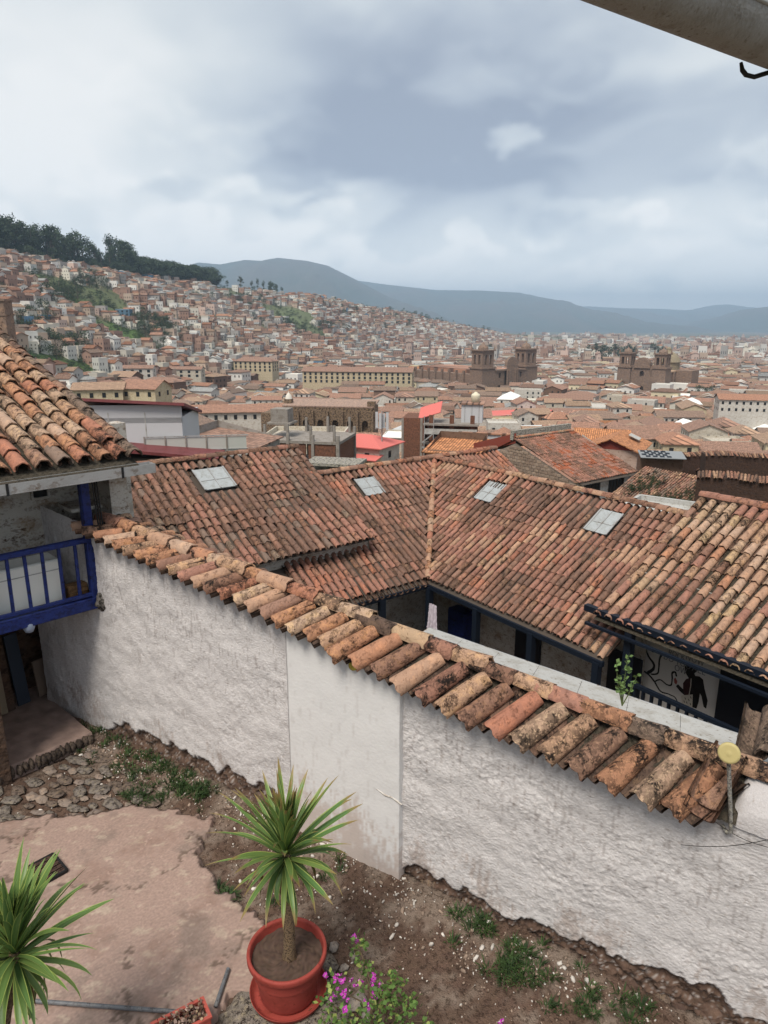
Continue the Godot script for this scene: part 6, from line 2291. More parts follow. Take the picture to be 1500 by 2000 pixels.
func slab(t: Node, called: String, mt: Material, c: Vector3, size: Vector3, turn := Basis()) -> MeshInstance3D:
	var s := Shape.new()
	s.box(Transform3D(turn, c), size)
	return part(called, s, mt, t)

func make_near_buildings() -> void:
	rng.seed = 303
	var conc := mat(lin(0.32, 0.29, 0.265), 0.95, m.soft, 3.0)
	var brick := mat(lin(0.24, 0.115, 0.075), 0.95, tile_tex[0], 3.0, m.grain, 0.6)
	var maroon := mat(lin(0.20, 0.05, 0.055), 0.5, m.soft, 3.0)
	var panel := mat(lin(0.46, 0.46, 0.475), 0.7)
	var pale := mat(lin(0.52, 0.52, 0.505), 0.8, m.soft, 2.0)
	# --- shed with maroon roofs
	var p := at_depth(272, 822, 42)
	var t := thing("panelled_shed", "pale panelled shed under two maroon metal roofs", "shed", p, deg_to_rad(4))
	reserved.append([p, 9.0])
	slab(t, "wall", panel, Vector3(0.0, -2.5, 0), Vector3(6.0, 6.0, 5.0))
	slab(t, "upper_wall", panel, Vector3(0.0, 0.7, 2.4), Vector3(6.0, 1.0, 0.2))
	var tl := Basis(Vector3.FORWARD, 0.055)
	slab(t, "roof", maroon, Vector3(-0.1, 0.92, 0.1), Vector3(6.7, 0.16, 5.6), tl * Basis(Vector3.RIGHT, -0.19))
	for i in 2:
		slab(t, "panel_seam", pale, Vector3(-1.0 + 2.0 * i, -0.3, 2.51), Vector3(0.05, 2.2, 0.02))
	slab(t, "lower_roof", maroon, Vector3(1.1, -1.05, 3.6), Vector3(8.4, 0.16, 2.4), Basis(Vector3.FORWARD, 0.10))
	slab(t, "lower_wall", m.deck, Vector3(0.5, -4.0, 3.3), Vector3(6.2, 5.0, 1.6))
	# --- terrace with glazed railing
	p = at_depth(385, 892, 40)
	t = thing("glazed_terrace", "roof terrace with framed clouded glass railing panels", "terrace", p, deg_to_rad(10))
	reserved.append([p, 7.0])
	slab(t, "slab", conc, Vector3(0, -0.3, -1.2), Vector3(6.0, 0.4, 3.2))
	slab(t, "wall", conc, Vector3(0, -4, -1.2), Vector3(5.8, 7.0, 3.0))
	var pane := mat(lin(0.42, 0.42, 0.39), 0.35)
	for i in 5:
		slab(t, "glass_panel", pane, Vector3(-2.2 + 1.12 * i, 0.62, 0.2 - 0.0 * i), Vector3(1.06, 1.05, 0.04))
		slab(t, "rail_post", conc, Vector3(-2.77 + 1.12 * i, 0.6, 0.24), Vector3(0.07, 1.3, 0.07))
	slab(t, "top_rail", m.zinc, Vector3(0.05, 1.22, 0.24), Vector3(5.75, 0.06, 0.06))
	slab(t, "middle_rail", m.zinc, Vector3(0.05, 0.45, 0.25), Vector3(5.75, 0.04, 0.04))
	# --- brown roofed building sloping right
	t = villa("grey_walled_house", "grey walled house under a long brown monopitch roof", 455, 862, 62, 7.2, 6.0, 7.0, 78, "shed", 0.22, "grey", "brown", 0.3, 3, 1)
	# --- unfinished brick building
	p = at_depth(606, 852, 76)
	t = thing("unfinished_building", "unfinished concrete and red brick building with bare columns on its roof", "building", p, deg_to_rad(-12))
	reserved.append([p, 9.0])
	for fl in 3:
		slab(t, "floor_slab", conc, Vector3(0, -0.1 - 2.7 * fl, 0), Vector3(8.4, 0.28, 7.0))
		for i in 2:
			slab(t, "brick_panel", brick, Vector3(-0.9 + 3.2 * i, -1.45 - 2.7 * fl, 3.3), Vector3(2.9, 2.4, 0.2))
		slab(t, "brick_panel", brick, Vector3(3.9, -1.45 - 2.7 * fl, 0), Vector3(0.2, 2.4, 6.4))
		slab(t, "brick_panel", brick, Vector3(-4.0, -1.45 - 2.7 * fl, 0), Vector3(0.2, 2.4, 6.0))
	for i in 4:
		for j in 2:
			slab(t, "column", conc, Vector3(-4.0 + 2.68 * i, -2.6, 3.42 - 6.8 * j), Vector3(0.3, 6.6, 0.3))
			slab(t, "bare_column", conc, Vector3(-3.9 + 2.5 * i, 0.8, 3.2 - 6.2 * j), Vector3(0.24, rr(1.3, 2.2), 0.24))
	var tk := Shape.new()
	tk.box(Transform3D(Basis(), Vector3(-2.9, 1.5, 0.6)), Vector3(2.6, 0.2, 2.4))
	part("tank_platform", tk, conc, t)
	slab(t, "roof_room", conc, Vector3(-2.9, 2.2, 0.6), Vector3(1.9, 1.6, 1.8))
	# --- white flat roofs in front of it
	t = thing("flat_roofed_shed", "low flat roofed shed with a pale weathered slab over dark openings", "shed", at_depth(655, 902, 58), deg_to_rad(-14))
	reserved.append([t.position, 6.0])
	slab(t, "slab", mat(lin(0.46, 0.44, 0.41), 0.9, tile_tex[1], 3.0), Vector3(0, 0, 0), Vector3(4.6, 0.22, 3.0))
	slab(t, "wall", conc, Vector3(0, -3.1, -1.0), Vector3(4.2, 6.0, 0.4))
	slab(t, "lower_wall", conc, Vector3(0, -3.8, 0.6), Vector3(4.2, 4.4, 0.4))
	for i in 4:
		slab(t, "post", conc, Vector3(-1.95 + 1.3 * i, -0.85, 0.6), Vector3(0.3, 1.5, 0.3))
	# --- red roofed white house with a mast
	t = villa("red_roofed_house", "white house with a bright red metal hip roof and green corner", 714, 862, 96, 7.4, 5.8, 9.0, -28, "hip", 0.34, "white", "red", 0.6, 2, 1, Vector2(0.7, 0.9))
	slab(t, "green_corner", mat(lin(0.02, 0.09, 0.06), 0.8), Vector3(-2.5, -0.9, 2.83), Vector3(1.5, 1.5, 0.06))
	slab(t, "porch_roof", m.roof_near["red"], Vector3(2.2, -1.4, 3.6), Vector3(3.8, 0.12, 2.2), Basis(Vector3.RIGHT, 0.2))
	slab(t, "porch", m.wall_near["cream"], Vector3(2.2, -3.3, 3.4), Vector3(3.2, 3.6, 1.8))
	t = thing("antenna_mast", "grey panel antenna mast rising behind the red metal roof", "mast", at_depth(746, 850, 94))
	var ms := Shape.new()
	ms.tube([Vector3(0, -2, 0), Vector3(0, 3.2, 0)], [0.09, 0.07], 8)
	part("pole", ms, m.zinc, t)
	for i in 4:
		slab(t, "antenna_panel", panel, Vector3(-0.7 + 0.47 * i, 1.9, 0.35 * ((i % 2) * 2 - 1)), Vector3(0.34, 2.3 - 0.25 * (i % 3), 0.16))
	slab(t, "bracket", m.zinc, Vector3(0, 1.0, 0), Vector3(1.7, 0.08, 0.5))
	# --- brick block with outside stair
	p = at_depth(812, 838, 104)
	t = thing("brick_block", "tall red brick block with open floors, outside stair and roof rooms", "building", p, deg_to_rad(-10))
	reserved.append([p, 10.0])
	slab(t, "wall", brick, Vector3(0, -4.0, 0), Vector3(3.2, 12.0, 6.0))
	for i in 2:
		slab(t, "corner_column", conc, Vector3(-1.5 + 2.7 * i, -4.0, 3.03), Vector3(0.32, 12.0, 0.1))
	for fl in 4:
		slab(t, "floor_slab", conc, Vector3(5.4, 1.2 - 2.7 * fl, 0.4), Vector3(7.8, 0.25, 6.2))
		slab(t, "parapet", pale, Vector3(5.4, 0.2 - 2.7 * fl, 3.2), Vector3(7.4, 0.8, 0.14))
		slab(t, "inner_wall", brick, Vector3(5.4, 0.0 - 2.7 * fl, -1.0), Vector3(7.2, 2.4, 0.2))
	for i in 3:
		slab(t, "brick_pier", brick, Vector3(2.6 + 2.9 * i, -2.0, 2.9), Vector3(0.6, 9.0, 0.4))
	for i in 4:
		slab(t, "stair_flight", m.zinc, Vector3(2.3, -0.6 - 2.0 * i, 3.8), Vector3(2.2, 0.14, 0.7), Basis(Vector3.FORWARD, 0.7 if i % 2 else -0.7))
	for i in 2:
		slab(t, "stair_post", m.zinc, Vector3(1.75 + 1.3 * i, -2.0, 4.1), Vector3(0.09, 9.0, 0.09))
	slab(t, "awning", m.roof_near["red"], Vector3(2.3, 3.0, 1.5), Vector3(3.4, 0.1, 3.0), Basis(Vector3.RIGHT, 0.45) * Basis(Vector3.FORWARD, -0.35))
	slab(t, "roof_room", panel, Vector3(8.2, 2.6, 0.0), Vector3(3.0, 2.6, 3.0))
	for i in 3:
		slab(t, "glazing_bar", m.zinc, Vector3(7.2 + 1.0 * i, 2.6, 1.53), Vector3(0.08, 2.6, 0.05))
	slab(t, "room_roof", m.roof_near["brown"], Vector3(8.2, 4.0, 0.0), Vector3(3.5, 0.2, 3.5))
	var tank := Shape.new()
	tank.lathe([Vector2(0.0, 0), Vector2(0.62, 0.02), Vector2(0.66, 0.9), Vector2(0.56, 1.15), Vector2(0.25, 1.3), Vector2(0.2, 1.45), Vector2(0.0, 1.46)], 16)
	part("water_tank", tank, mat(lin(0.60, 0.55, 0.42), 0.6), t, Transform3D(Basis(), Vector3(8.6, 4.1, 0)))
	# --- small pale hut
	villa("white_hut", "small whitish hut with a pale sheet roof squeezed beside the brick block", 772, 850, 112, 3.2, 4.0, 8.0, -10, "shed", 0.15, "pale", "white", 0.2, 1, 1)
	# --- orange roofs
	villa("orange_roofed_house", "low house with a clean bright orange sheet roof", 893, 875, 72, 5.0, 4.4, 5.0, -22, "shed", 0.30, "adobe", "orange", 0.5, 0, 0)
	t = thing("panelled_wall", "pale panelled parapet wall capped with red tiles", "wall", at_depth(952, 852, 74), deg_to_rad(-16))
	reserved.append([t.position, 5.0])
	for i in 4:
		slab(t, "panel", m.wall_near["pink"] if i % 2 else panel, Vector3(-2.2 + 1.45 * i, -1.0, 0), Vector3(1.35, 2.4, 0.2))
	slab(t, "coping", m.roof_near["terracotta"], Vector3(0, 0.28, 0), Vector3(6.2, 0.16, 0.5))
	# --- block-built gable house in front of the town
	make_block_house()
	var g := villa("red_gabled_house", "orange sheet roofed house with a dark red gable and white rooflight", 1205, 868, 88, 8.0, 6.2, 6.0, 62, "gable", 0.42, "pink", "orange", 0.5, 0, 0)
	slab(g, "rooflight", pale, Vector3(1.2, 0.95, 1.9), Vector3(1.8, 0.06, 1.4), Basis(Vector3.RIGHT, 0.40))
	for x in [-1.0, 1.0]:
		var gs := Shape.new()
		var hh := 3.1 * 0.42
		gs.tri(Vector3(x * 4.02, 0, 3.1 * x), Vector3(x * 4.02, 0, -3.1 * x), Vector3(x * 4.02, hh, 0))
		part("red_gable", gs, mat(lin(0.17, 0.035, 0.025), 0.9), g)
	villa("orange_roofed_house", "second orange sheet roofed house up against the red gable", 1175, 852, 100, 7.0, 6.0, 6.0, -20, "gable", 0.35, "pink", "orange", 0.4, 0, 0)
	# --- old mossy roof behind the white parapet
	p = at_depth(1318, 940, 48)
	t = thing("mossy_roof_house", "old house whose worn tile roof is tufted with grass", "house", p, 0.0)
	reserved.append([p, 7.0])
	var dirr := e1
	var bb := tilt_basis(e2, 0.40)
	var top := at_depth(1262, 912, 50)
	var deck := Shape.new()
	deck.quad(top - Vector3.UP * 0.06 - p, top + bb.z * 5.2 - Vector3.UP * 0.06 - p, top + bb.z * 5.2 + e1 * 9 - Vector3.UP * 0.06 - p, top + e1 * 9 - Vector3.UP * 0.06 - p)
	part("roof_deck", deck, m.mortar, t)
	var holder := Node3D.new()
	holder.name = "tile_roof"
	t.add_child(holder)
	holder.position = -p
	roof_tiles(holder, {"ridge": top, "along": e1, "down": e2, "slope": 0.40, "first": 0.0, "last": 8.8, "gap": 0.20, "step": 0.36, "rows": 14, "low": 0.082, "top": 0.068, "length": 0.44, "seg": 6, "channels": false,
		"keep": func(_a, _t): return rng.randf() > 0.02, "palette": ["tan", "dust", "brown", "rose", "grey", "dust"], "grime": [1, 2, 0], "single": 0})
	var moss := []
	for i in 260:
		var cpos: Vector2 = [Vector2(1.4, 2.6), Vector2(5.2, 3.2), Vector2(6.4, 1.8), Vector2(3.6, 4.2)][i % 4]
		moss.append(Transform3D(Basis(Vector3.UP, rr(0, 6)).scaled(Vector3.ONE * rr(0.2, 0.5)), top - p + e1 * (cpos.x + rng.randfn() * 0.6) + bb.z * (cpos.y + rng.randfn() * 0.8) + bb.y * 0.03))
	many("roof_grass", crowns[4], m.leafy, moss, [], t)
	slab(t, "wall", m.wall_near["adobe"], top + bb.z * 5.0 + e1 * 4.4 + Vector3.DOWN * 3.1 - p - e2 * 2.5, Vector3(4.6, 4.8, 8.8), Basis(e2, Vector3.UP, e1) if Basis(e2, Vector3.UP, e1).determinant() > 0 else Basis(-e2, Vector3.UP, e1))
	# --- white parapet terrace just behind the ridge
	t = thing("white_terrace", "bright whitewashed roof terrace with low parapets behind the tiled ridge", "terrace", at_depth(1292, 982, 31), deg_to_rad(-36))
	slab(t, "slab", pale, Vector3(0, -0.5, 0), Vector3(3.0, 0.3, 3.4))
	slab(t, "wall", pale, Vector3(0, -4.2, 0), Vector3(2.9, 7.0, 3.3))
	for q in [[0, 1.6, 3.0, 0.16], [0, -1.6, 3.0, 0.16], [1.42, 0, 0.16, 3.0], [-1.42, 0, 0.16, 3.0]]:
		slab(t, "parapet", pale, Vector3(q[0], -0.24, q[1]), Vector3(q[2], 0.22, q[3]))
	# --- dark adobe walls at the right
	var am := mat(lin(0.085, 0.052, 0.04), 1.0, tile_tex[0], 2.0, m.grain, 0.9)
	for q in [[1352, 900, 70, 9.0, -4.0, "long dark adobe wall with a crumbling tile top"], [1462, 905, 60, 7.0, 9.0, "tall blank dark adobe house end under a tile verge"], [1462, 958, 40, 5.6, 24.0, "dark adobe wall with a slanting tile capped top near the ochre roof"]]:
		t = thing("adobe_wall", q[5], "wall", at_depth(q[0], q[1], q[2]), deg_to_rad(-q[4]))
		reserved.append([t.position, q[3] * 0.7])
		slab(t, "wall", am, Vector3(0, -2.4, -0.8), Vector3(q[3], 6.0, 1.6))
		var cols := []
		var list := []
		var tm := tile_mesh(0.085, 0.075, 0.8, 0.02, 12, 6)
		for i in int(q[3] / 0.19):
			list.append(Transform3D(tilt_basis(Vector3(0, 0, 1), 0.35).rotated(Vector3.UP, rr(-0.2, 0.2)), Vector3(-q[3] / 2 + 0.19 * i + 0.1, 0.80 + rr(-0.04, 0.04) + sin(i * 0.21) * 0.07, -0.6 + rr(-0.08, 0.08))))
			cols.append(tint(pick(["brown", "tan", "umber", "rose", "dust"])))
		many("coping_tiles", tm, tile_mats["any1"], list, cols, t)
	# --- sheet roof with dark squares
	t = thing("sheet_roof", "small silvery sheet roof weighed down with dark squares", "roof", at_depth(1292, 888, 66), deg_to_rad(-12))
	reserved.append([t.position, 4.0])
	slab(t, "sheet", mat(lin(0.22, 0.23, 0.24), 0.6), Vector3.ZERO, Vector3(4.0, 0.06, 2.6), Basis(Vector3.RIGHT, 0.10))
	slab(t, "wall", m.wall_near["adobe"], Vector3(0, -2.4, -0.6), Vector3(3.8, 4.4, 2.0))
	for i in 4:
		for j in 4:
			slab(t, "dark_square", m.navy, Vector3(-1.6 + 0.62 * i + 0.3 * (j % 2), 0.06 - 0.062 * (j - 1.5), -0.9 + 0.58 * j), Vector3(0.40, 0.04, 0.40), Basis(Vector3.RIGHT, 0.10))
	# --- pink roofs and other marked houses further down
	villa_on("pink_roofed_house", "house with a vivid pinkish red sheet roof", 1045, 806, 62, 9.0, 6.0, -30, "gable", 0.4, "white", "red", 2, 1)
	villa_on("pink_roofed_house", "low house with a wide red monopitch sheet roof", 985, 808, 70, 8.0, 6.0, 20, "shed", 0.3, "pale", "red", 2, 1)
	villa("cream_building", "very long cream building with a row of windows under brown tiles", 700, 724, 540, 82.0, 16.0, 0.0, -8, "gable", 0.35, "cream", "brown", 0.8, 20, 3, Vector2(1.6, 2.0))
	villa("cream_building", "shorter cream building with upper windows under brown tiles", 500, 704, 600, 34.0, 14.0, 0.0, -14, "hip", 0.4, "cream", "brown", 0.8, 8, 3, Vector2(1.6, 2.0))
	villa("white_row_building", "long white two-storey row with small dark windows under a tile roof", 470, 800, 205, 27.0, 8.0, 0.0, 9, "gable", 0.4, "white", "red-brown", 0.6, 10, 1, Vector2(0.9, 1.3))
	villa_on("white_row_building", "white two-storey row with ten small windows near the green bank", 262, 718, 75, 9.0, 9.0, 4, "gable", 0.35, "white", "brown", 5, 2)
	villa_on("white_row_building", "greyish white two-storey row next to the shorter white row", 350, 720, 92, 9.0, 9.0, -4, "gable", 0.35, "pale", "brown", 6, 2)
	villa("cream_house", "cream walled house below the green bank", 195, 757, 185, 12.0, 8.0, 0.0, 12, "gable", 0.35, "cream", "tan", 0.5, 4, 1)
	villa("cream_house", "cream house with a steeper gable below the green bank", 285, 755, 187, 10.0, 8.0, 0.0, -14, "gable", 0.45, "cream", "red-brown", 0.5, 3, 1)
	villa_on("blue_block_building", "bright blue box building on the hillside above the town", 242, 604, 26, 9.0, 8.0, 0, "flat", 0.0, "blue", "white", 3, 2)
	villa("white_long_building", "long white building with many windows at the right of the town", 1462, 778, 300, 24.0, 10.0, 0.0, -14, "gable", 0.35, "white", "terracotta", 0.6, 9, 2)
	villa_on("cream_house", "flat cream block between the roofs at the right", 1420, 745, 60, 10.0, 7.0, 0, "flat", 0.0, "cream", "white", 4, 1)


func make_block_house() -> void:
	# gable end of adobe blocks, tiled slope, white front with dark shutters
	var ridge_a := at_depth(1006, 858, 52.0)
	var t := thing("block_gable_house", "house with a bare block gable, long red tile slope and white shuttered front", "house", ridge_a)
	reserved.append([ridge_a, 9.0])
	var al := (at_depth(1118, 843, 55.79) - ridge_a) * Vector3(1, 0, 1)
	al = al.normalized()                         # along the ridge, away to the right
	var dn := Vector3(-al.z, 0, al.x)            # down the slope, towards the viewer's right
	if dn.x < 0:
		dn = -dn
	dn = (dn + Vector3(0, 0, 0.0)).normalized()
	var slope := 0.355
	var b := tilt_basis(dn, slope)
	var run := 6.75
	var length := 6.5
	var s := Shape.new()
	var o := Vector3.ZERO
	s.quad(o + Vector3.DOWN * 0.06, o + b.z * run + Vector3.DOWN * 0.06, o + b.z * run + al * length + Vector3.DOWN * 0.06, o + al * length + Vector3.DOWN * 0.06)
	s.quad(o + al * length, o + al * length - dn * 2.5 - Vector3.UP * 1.2, o - dn * 2.5 - Vector3.UP * 1.2, o)
	part("roof_deck", s, m.deck, t)
	var holder := Node3D.new()
	holder.name = "tile_roof"
	t.add_child(holder)
	holder.position = -ridge_a
	roof_tiles(holder, {"ridge": ridge_a, "along": al, "down": dn, "slope": slope, "first": 0.0, "last": length, "gap": 0.24, "step": 0.36, "rows": int(run / 0.36), "low": 0.095, "top": 0.08, "length": 0.44, "seg": 6, "channels": false,
		"keep": func(_a, _t): return true, "palette": ["rose", "brown", "rose", "red", "umber", "brown", "rose"], "grime": [0, 0, 0, 1], "single": 0})
	ridge_line(holder, ridge_a + Vector3.UP * 0.1, ridge_a + al * length + Vector3.UP * 0.1, 0.38, 0.13, 0.11, 0.46, ["coral", "orange", "tan"], [0, 1])
	# gable wall of blocks
	var face := -al
	var wall := Shape.new()
	var z := b.z
	wall.quad(o + face * -0.12 + Vector3.DOWN * 0.3, o + face * -0.12 + z * (run - 0.5) + Vector3.DOWN * 0.3, o + face * -0.12 + dn * (run - 0.5) * 0.9 + Vector3.DOWN * 9, o + face * -0.12 + Vector3.DOWN * 9)
	wall.quad(o - dn * 2.4 + face * -0.12 - Vector3.UP * 1.4, o + face * -0.12 + Vector3.DOWN * 0.3, o + face * -0.12 + Vector3.DOWN * 9, o - dn * 2.4 + face * -0.12 + Vector3.DOWN * 9)
	part("gable_wall", wall, mat(lin(0.24, 0.19, 0.155), 1.0), t)
	var bm := []
	for q in [[0.42, 0.325, 0.255], [0.38, 0.285, 0.225], [0.47, 0.365, 0.29], [0.34, 0.26, 0.205]]:
		bm.append(mat(lin(q[0], q[1], q[2]), 0.95, tile_tex[0], 1.5))
	var bs := Shape.new()
	bs.rounded(Transform3D(), Vector3(0.40, 0.20, 0.10), 0.015)
	var block := bs.done()
	var fx := Basis(dn, Vector3.UP, dn.cross(Vector3.UP))
	var count := 0
	for row in 22:
		for c in 22:
			var a := -1.9 + c * 0.425 + (0.21 if row % 2 else 0.0)
			var h := -0.45 - row * 0.225
			var lim := -a * slope - 0.35 if a > 0 else a * 0.5 - 0.35
			if h + 0.1 > lim or a > run - 0.9 or count >= 300:
				continue
			count += 1
			put("block", block, t, bm[rng.randi() % 4], Transform3D(fx.rotated(face, rr(-0.02, 0.02)), o + dn * a + Vector3.UP * h + face * (-0.10 + rr(-0.012, 0.012))))
	# white front
	var front := o + b.z * (run - 0.45)
	var wh := Shape.new()
	wh.quad(front + Vector3.DOWN * 0.15, front + al * length + Vector3.DOWN * 0.15, front + al * length + Vector3.DOWN * 7, front + Vector3.DOWN * 7)
	wh.quad(front + al * length + Vector3.DOWN * 0.15, front + al * length - dn * 5 + Vector3.UP * 2, front + al * length - dn * 5 + Vector3.DOWN * 7, front + al * length + Vector3.DOWN * 7)
	part("white_wall", wh, m.white_wall, t)
	var fb := Basis(al, Vector3.UP, al.cross(Vector3.UP))
	for k in [1.6, 4.3]:
		var w := slab(t, "window", m.black, front + al * k + Vector3.DOWN * 1.15 + dn * 0.03, Vector3(1.7, 1.5, 0.06), fb)
		for i in 5:
			slab(w, "shutter_bar", mat(lin(0.03, 0.02, 0.016), 0.8), front + al * (k - 0.68 + 0.34 * i) + Vector3.DOWN * 1.15 + dn * 0.07, Vector3(0.12, 1.5, 0.05), fb)
	# red painted wall and second tile strip over the ridge
	var rd := Shape.new()
	rd.quad(o - dn * 4.5 + Vector3.UP * -1.7, o + Vector3.UP * -0.3, o + Vector3.UP * 0.45, o - dn * 4.5 + Vector3.UP * -0.9)
	part("red_wall", rd, mat(lin(0.20, 0.045, 0.03), 0.9), t, Transform3D(Basis(), -face * 0.1))
	slab(t, "ridge_parapet", mat(lin(0.5, 0.48, 0.45), 0.9, tile_tex[1], 2.0), al * length / 2 - dn * 0.35 + Vector3.UP * 0.25, Vector3(length, 0.7, 0.3), fb)


# ---------------------------------------------------------------- churches and the square
func arch_shape(w: float, h: float, depth: float) -> Shape:
	var s := Shape.new()
	var n := 8
	var pts := [Vector2(-w / 2, 0), Vector2(w / 2, 0)]
	for i in n + 1:
		var a := PI * i / n
		pts.append(Vector2(cos(a) * w / 2, h - w / 2 + sin(a) * w / 2))
	for i in range(1, pts.size() - 1):
		s.tri(Vector3(pts[0].x, pts[0].y, depth), Vector3(pts[i].x, pts[i].y, depth), Vector3(pts[i + 1].x, pts[i + 1].y, depth))
	for i in pts.size():
		var a: Vector2 = pts[i]
		var b: Vector2 = pts[(i + 1) % pts.size()]
		s.quad(Vector3(a.x, a.y, 0), Vector3(b.x, b.y, 0), Vector3(b.x, b.y, depth), Vector3(a.x, a.y, depth))
	return s

func arcade_shape(bays: int, bay: float, opening: float, sill: float, crown_h: float, top: float, deep: float) -> Shape:
	# a wall front at z 0 with real round-headed openings and their reveals, centred on x
	var s := Shape.new()
	var n := 8
	var x0 := -bays * bay / 2.0
	for i in bays:
		var c := x0 + bay * (i + 0.5)
		var r := opening / 2.0
		var spring := crown_h - r
		s.quad(Vector3(c - bay / 2, 0, 0), Vector3(c - r, 0, 0), Vector3(c - r, top, 0), Vector3(c - bay / 2, top, 0))
		s.quad(Vector3(c + r, 0, 0), Vector3(c + bay / 2, 0, 0), Vector3(c + bay / 2, top, 0), Vector3(c + r, top, 0))
		if sill > 0.0:
			s.quad(Vector3(c - r, 0, 0), Vector3(c + r, 0, 0), Vector3(c + r, sill, 0), Vector3(c - r, sill, 0))
		s.quad(Vector3(c - r, sill, 0), Vector3(c + r, sill, 0), Vector3(c + r, sill, -deep), Vector3(c - r, sill, -deep))
		s.quad(Vector3(c - r, sill, 0), Vector3(c - r, sill, -deep), Vector3(c - r, spring, -deep), Vector3(c - r, spring, 0))
		s.quad(Vector3(c + r, sill, -deep), Vector3(c + r, sill, 0), Vector3(c + r, spring, 0), Vector3(c + r, spring, -deep))
		for k in n:
			var a := PI * k / n
			var b := PI * (k + 1) / n
			var p := Vector3(c + cos(a) * r, spring + sin(a) * r, 0)
			var q := Vector3(c + cos(b) * r, spring + sin(b) * r, 0)
			s.quad(q, p, Vector3(p.x, top, 0), Vector3(q.x, top, 0))
			s.quad(p, q, q + Vector3(0, 0, -deep), p + Vector3(0, 0, -deep))
	return s

func bell_tower(t: Node, c: Vector3, w: float, body_h: float, stone: Material) -> void:
	var tw := slab(t, "tower", stone, c + Vector3.UP * body_h / 2, Vector3(w, body_h, w))
	slab(tw, "cornice", stone, c + Vector3.UP * (body_h + 0.5), Vector3(w + 1.2, 1.0, w + 1.2))
	var bh := w * 0.88
	slab(tw, "belfry_top", stone, c + Vector3.UP * (body_h + 1.0 + bh * 0.88), Vector3(w * 0.86, bh * 0.24, w * 0.86))
	slab(tw, "belfry_sill", stone, c + Vector3.UP * (body_h + 1.0 + bh * 0.08), Vector3(w * 0.86, bh * 0.16, w * 0.86))
	for k in 9:
		if k != 4:
			slab(tw, "belfry_pier", stone, c + Vector3((k % 3 - 1) * w * 0.35, body_h + 1.0 + bh * 0.46, (k / 3 - 1) * w * 0.35), Vector3(w * 0.16, bh * 0.62, w * 0.16))
	slab(tw, "upper_cornice", stone, c + Vector3.UP * (body_h + 1.4 + bh), Vector3(w * 1.02, 0.8, w * 1.02))
	var dm := Shape.new()
	var r := w * 0.29
	dm.lathe([Vector2(r, 0), Vector2(r * 1.02, 0.6), Vector2(r * 0.92, r * 0.5), Vector2(r * 0.65, r * 0.85), Vector2(r * 0.25, r * 1.02), Vector2(r * 0.1, r * 1.3), Vector2(0, r * 1.5)], 16)
	part("cupola", dm, stone, tw, Transform3D(Basis(), c + Vector3.UP * (body_h + 1.8 + bh)))
	for k in 4:
		var pin := Shape.new()
		pin.lathe([Vector2(0.55, 0), Vector2(0.5, 1.2), Vector2(0.15, 2.4), Vector2(0, 2.8)], 8)
		part("pinnacle", pin, stone, tw, Transform3D(Basis(), c + Vector3((k % 2 - 0.5) * w * 0.88, body_h + 1.8 + bh, (k / 2 - 0.5) * w * 0.88)))

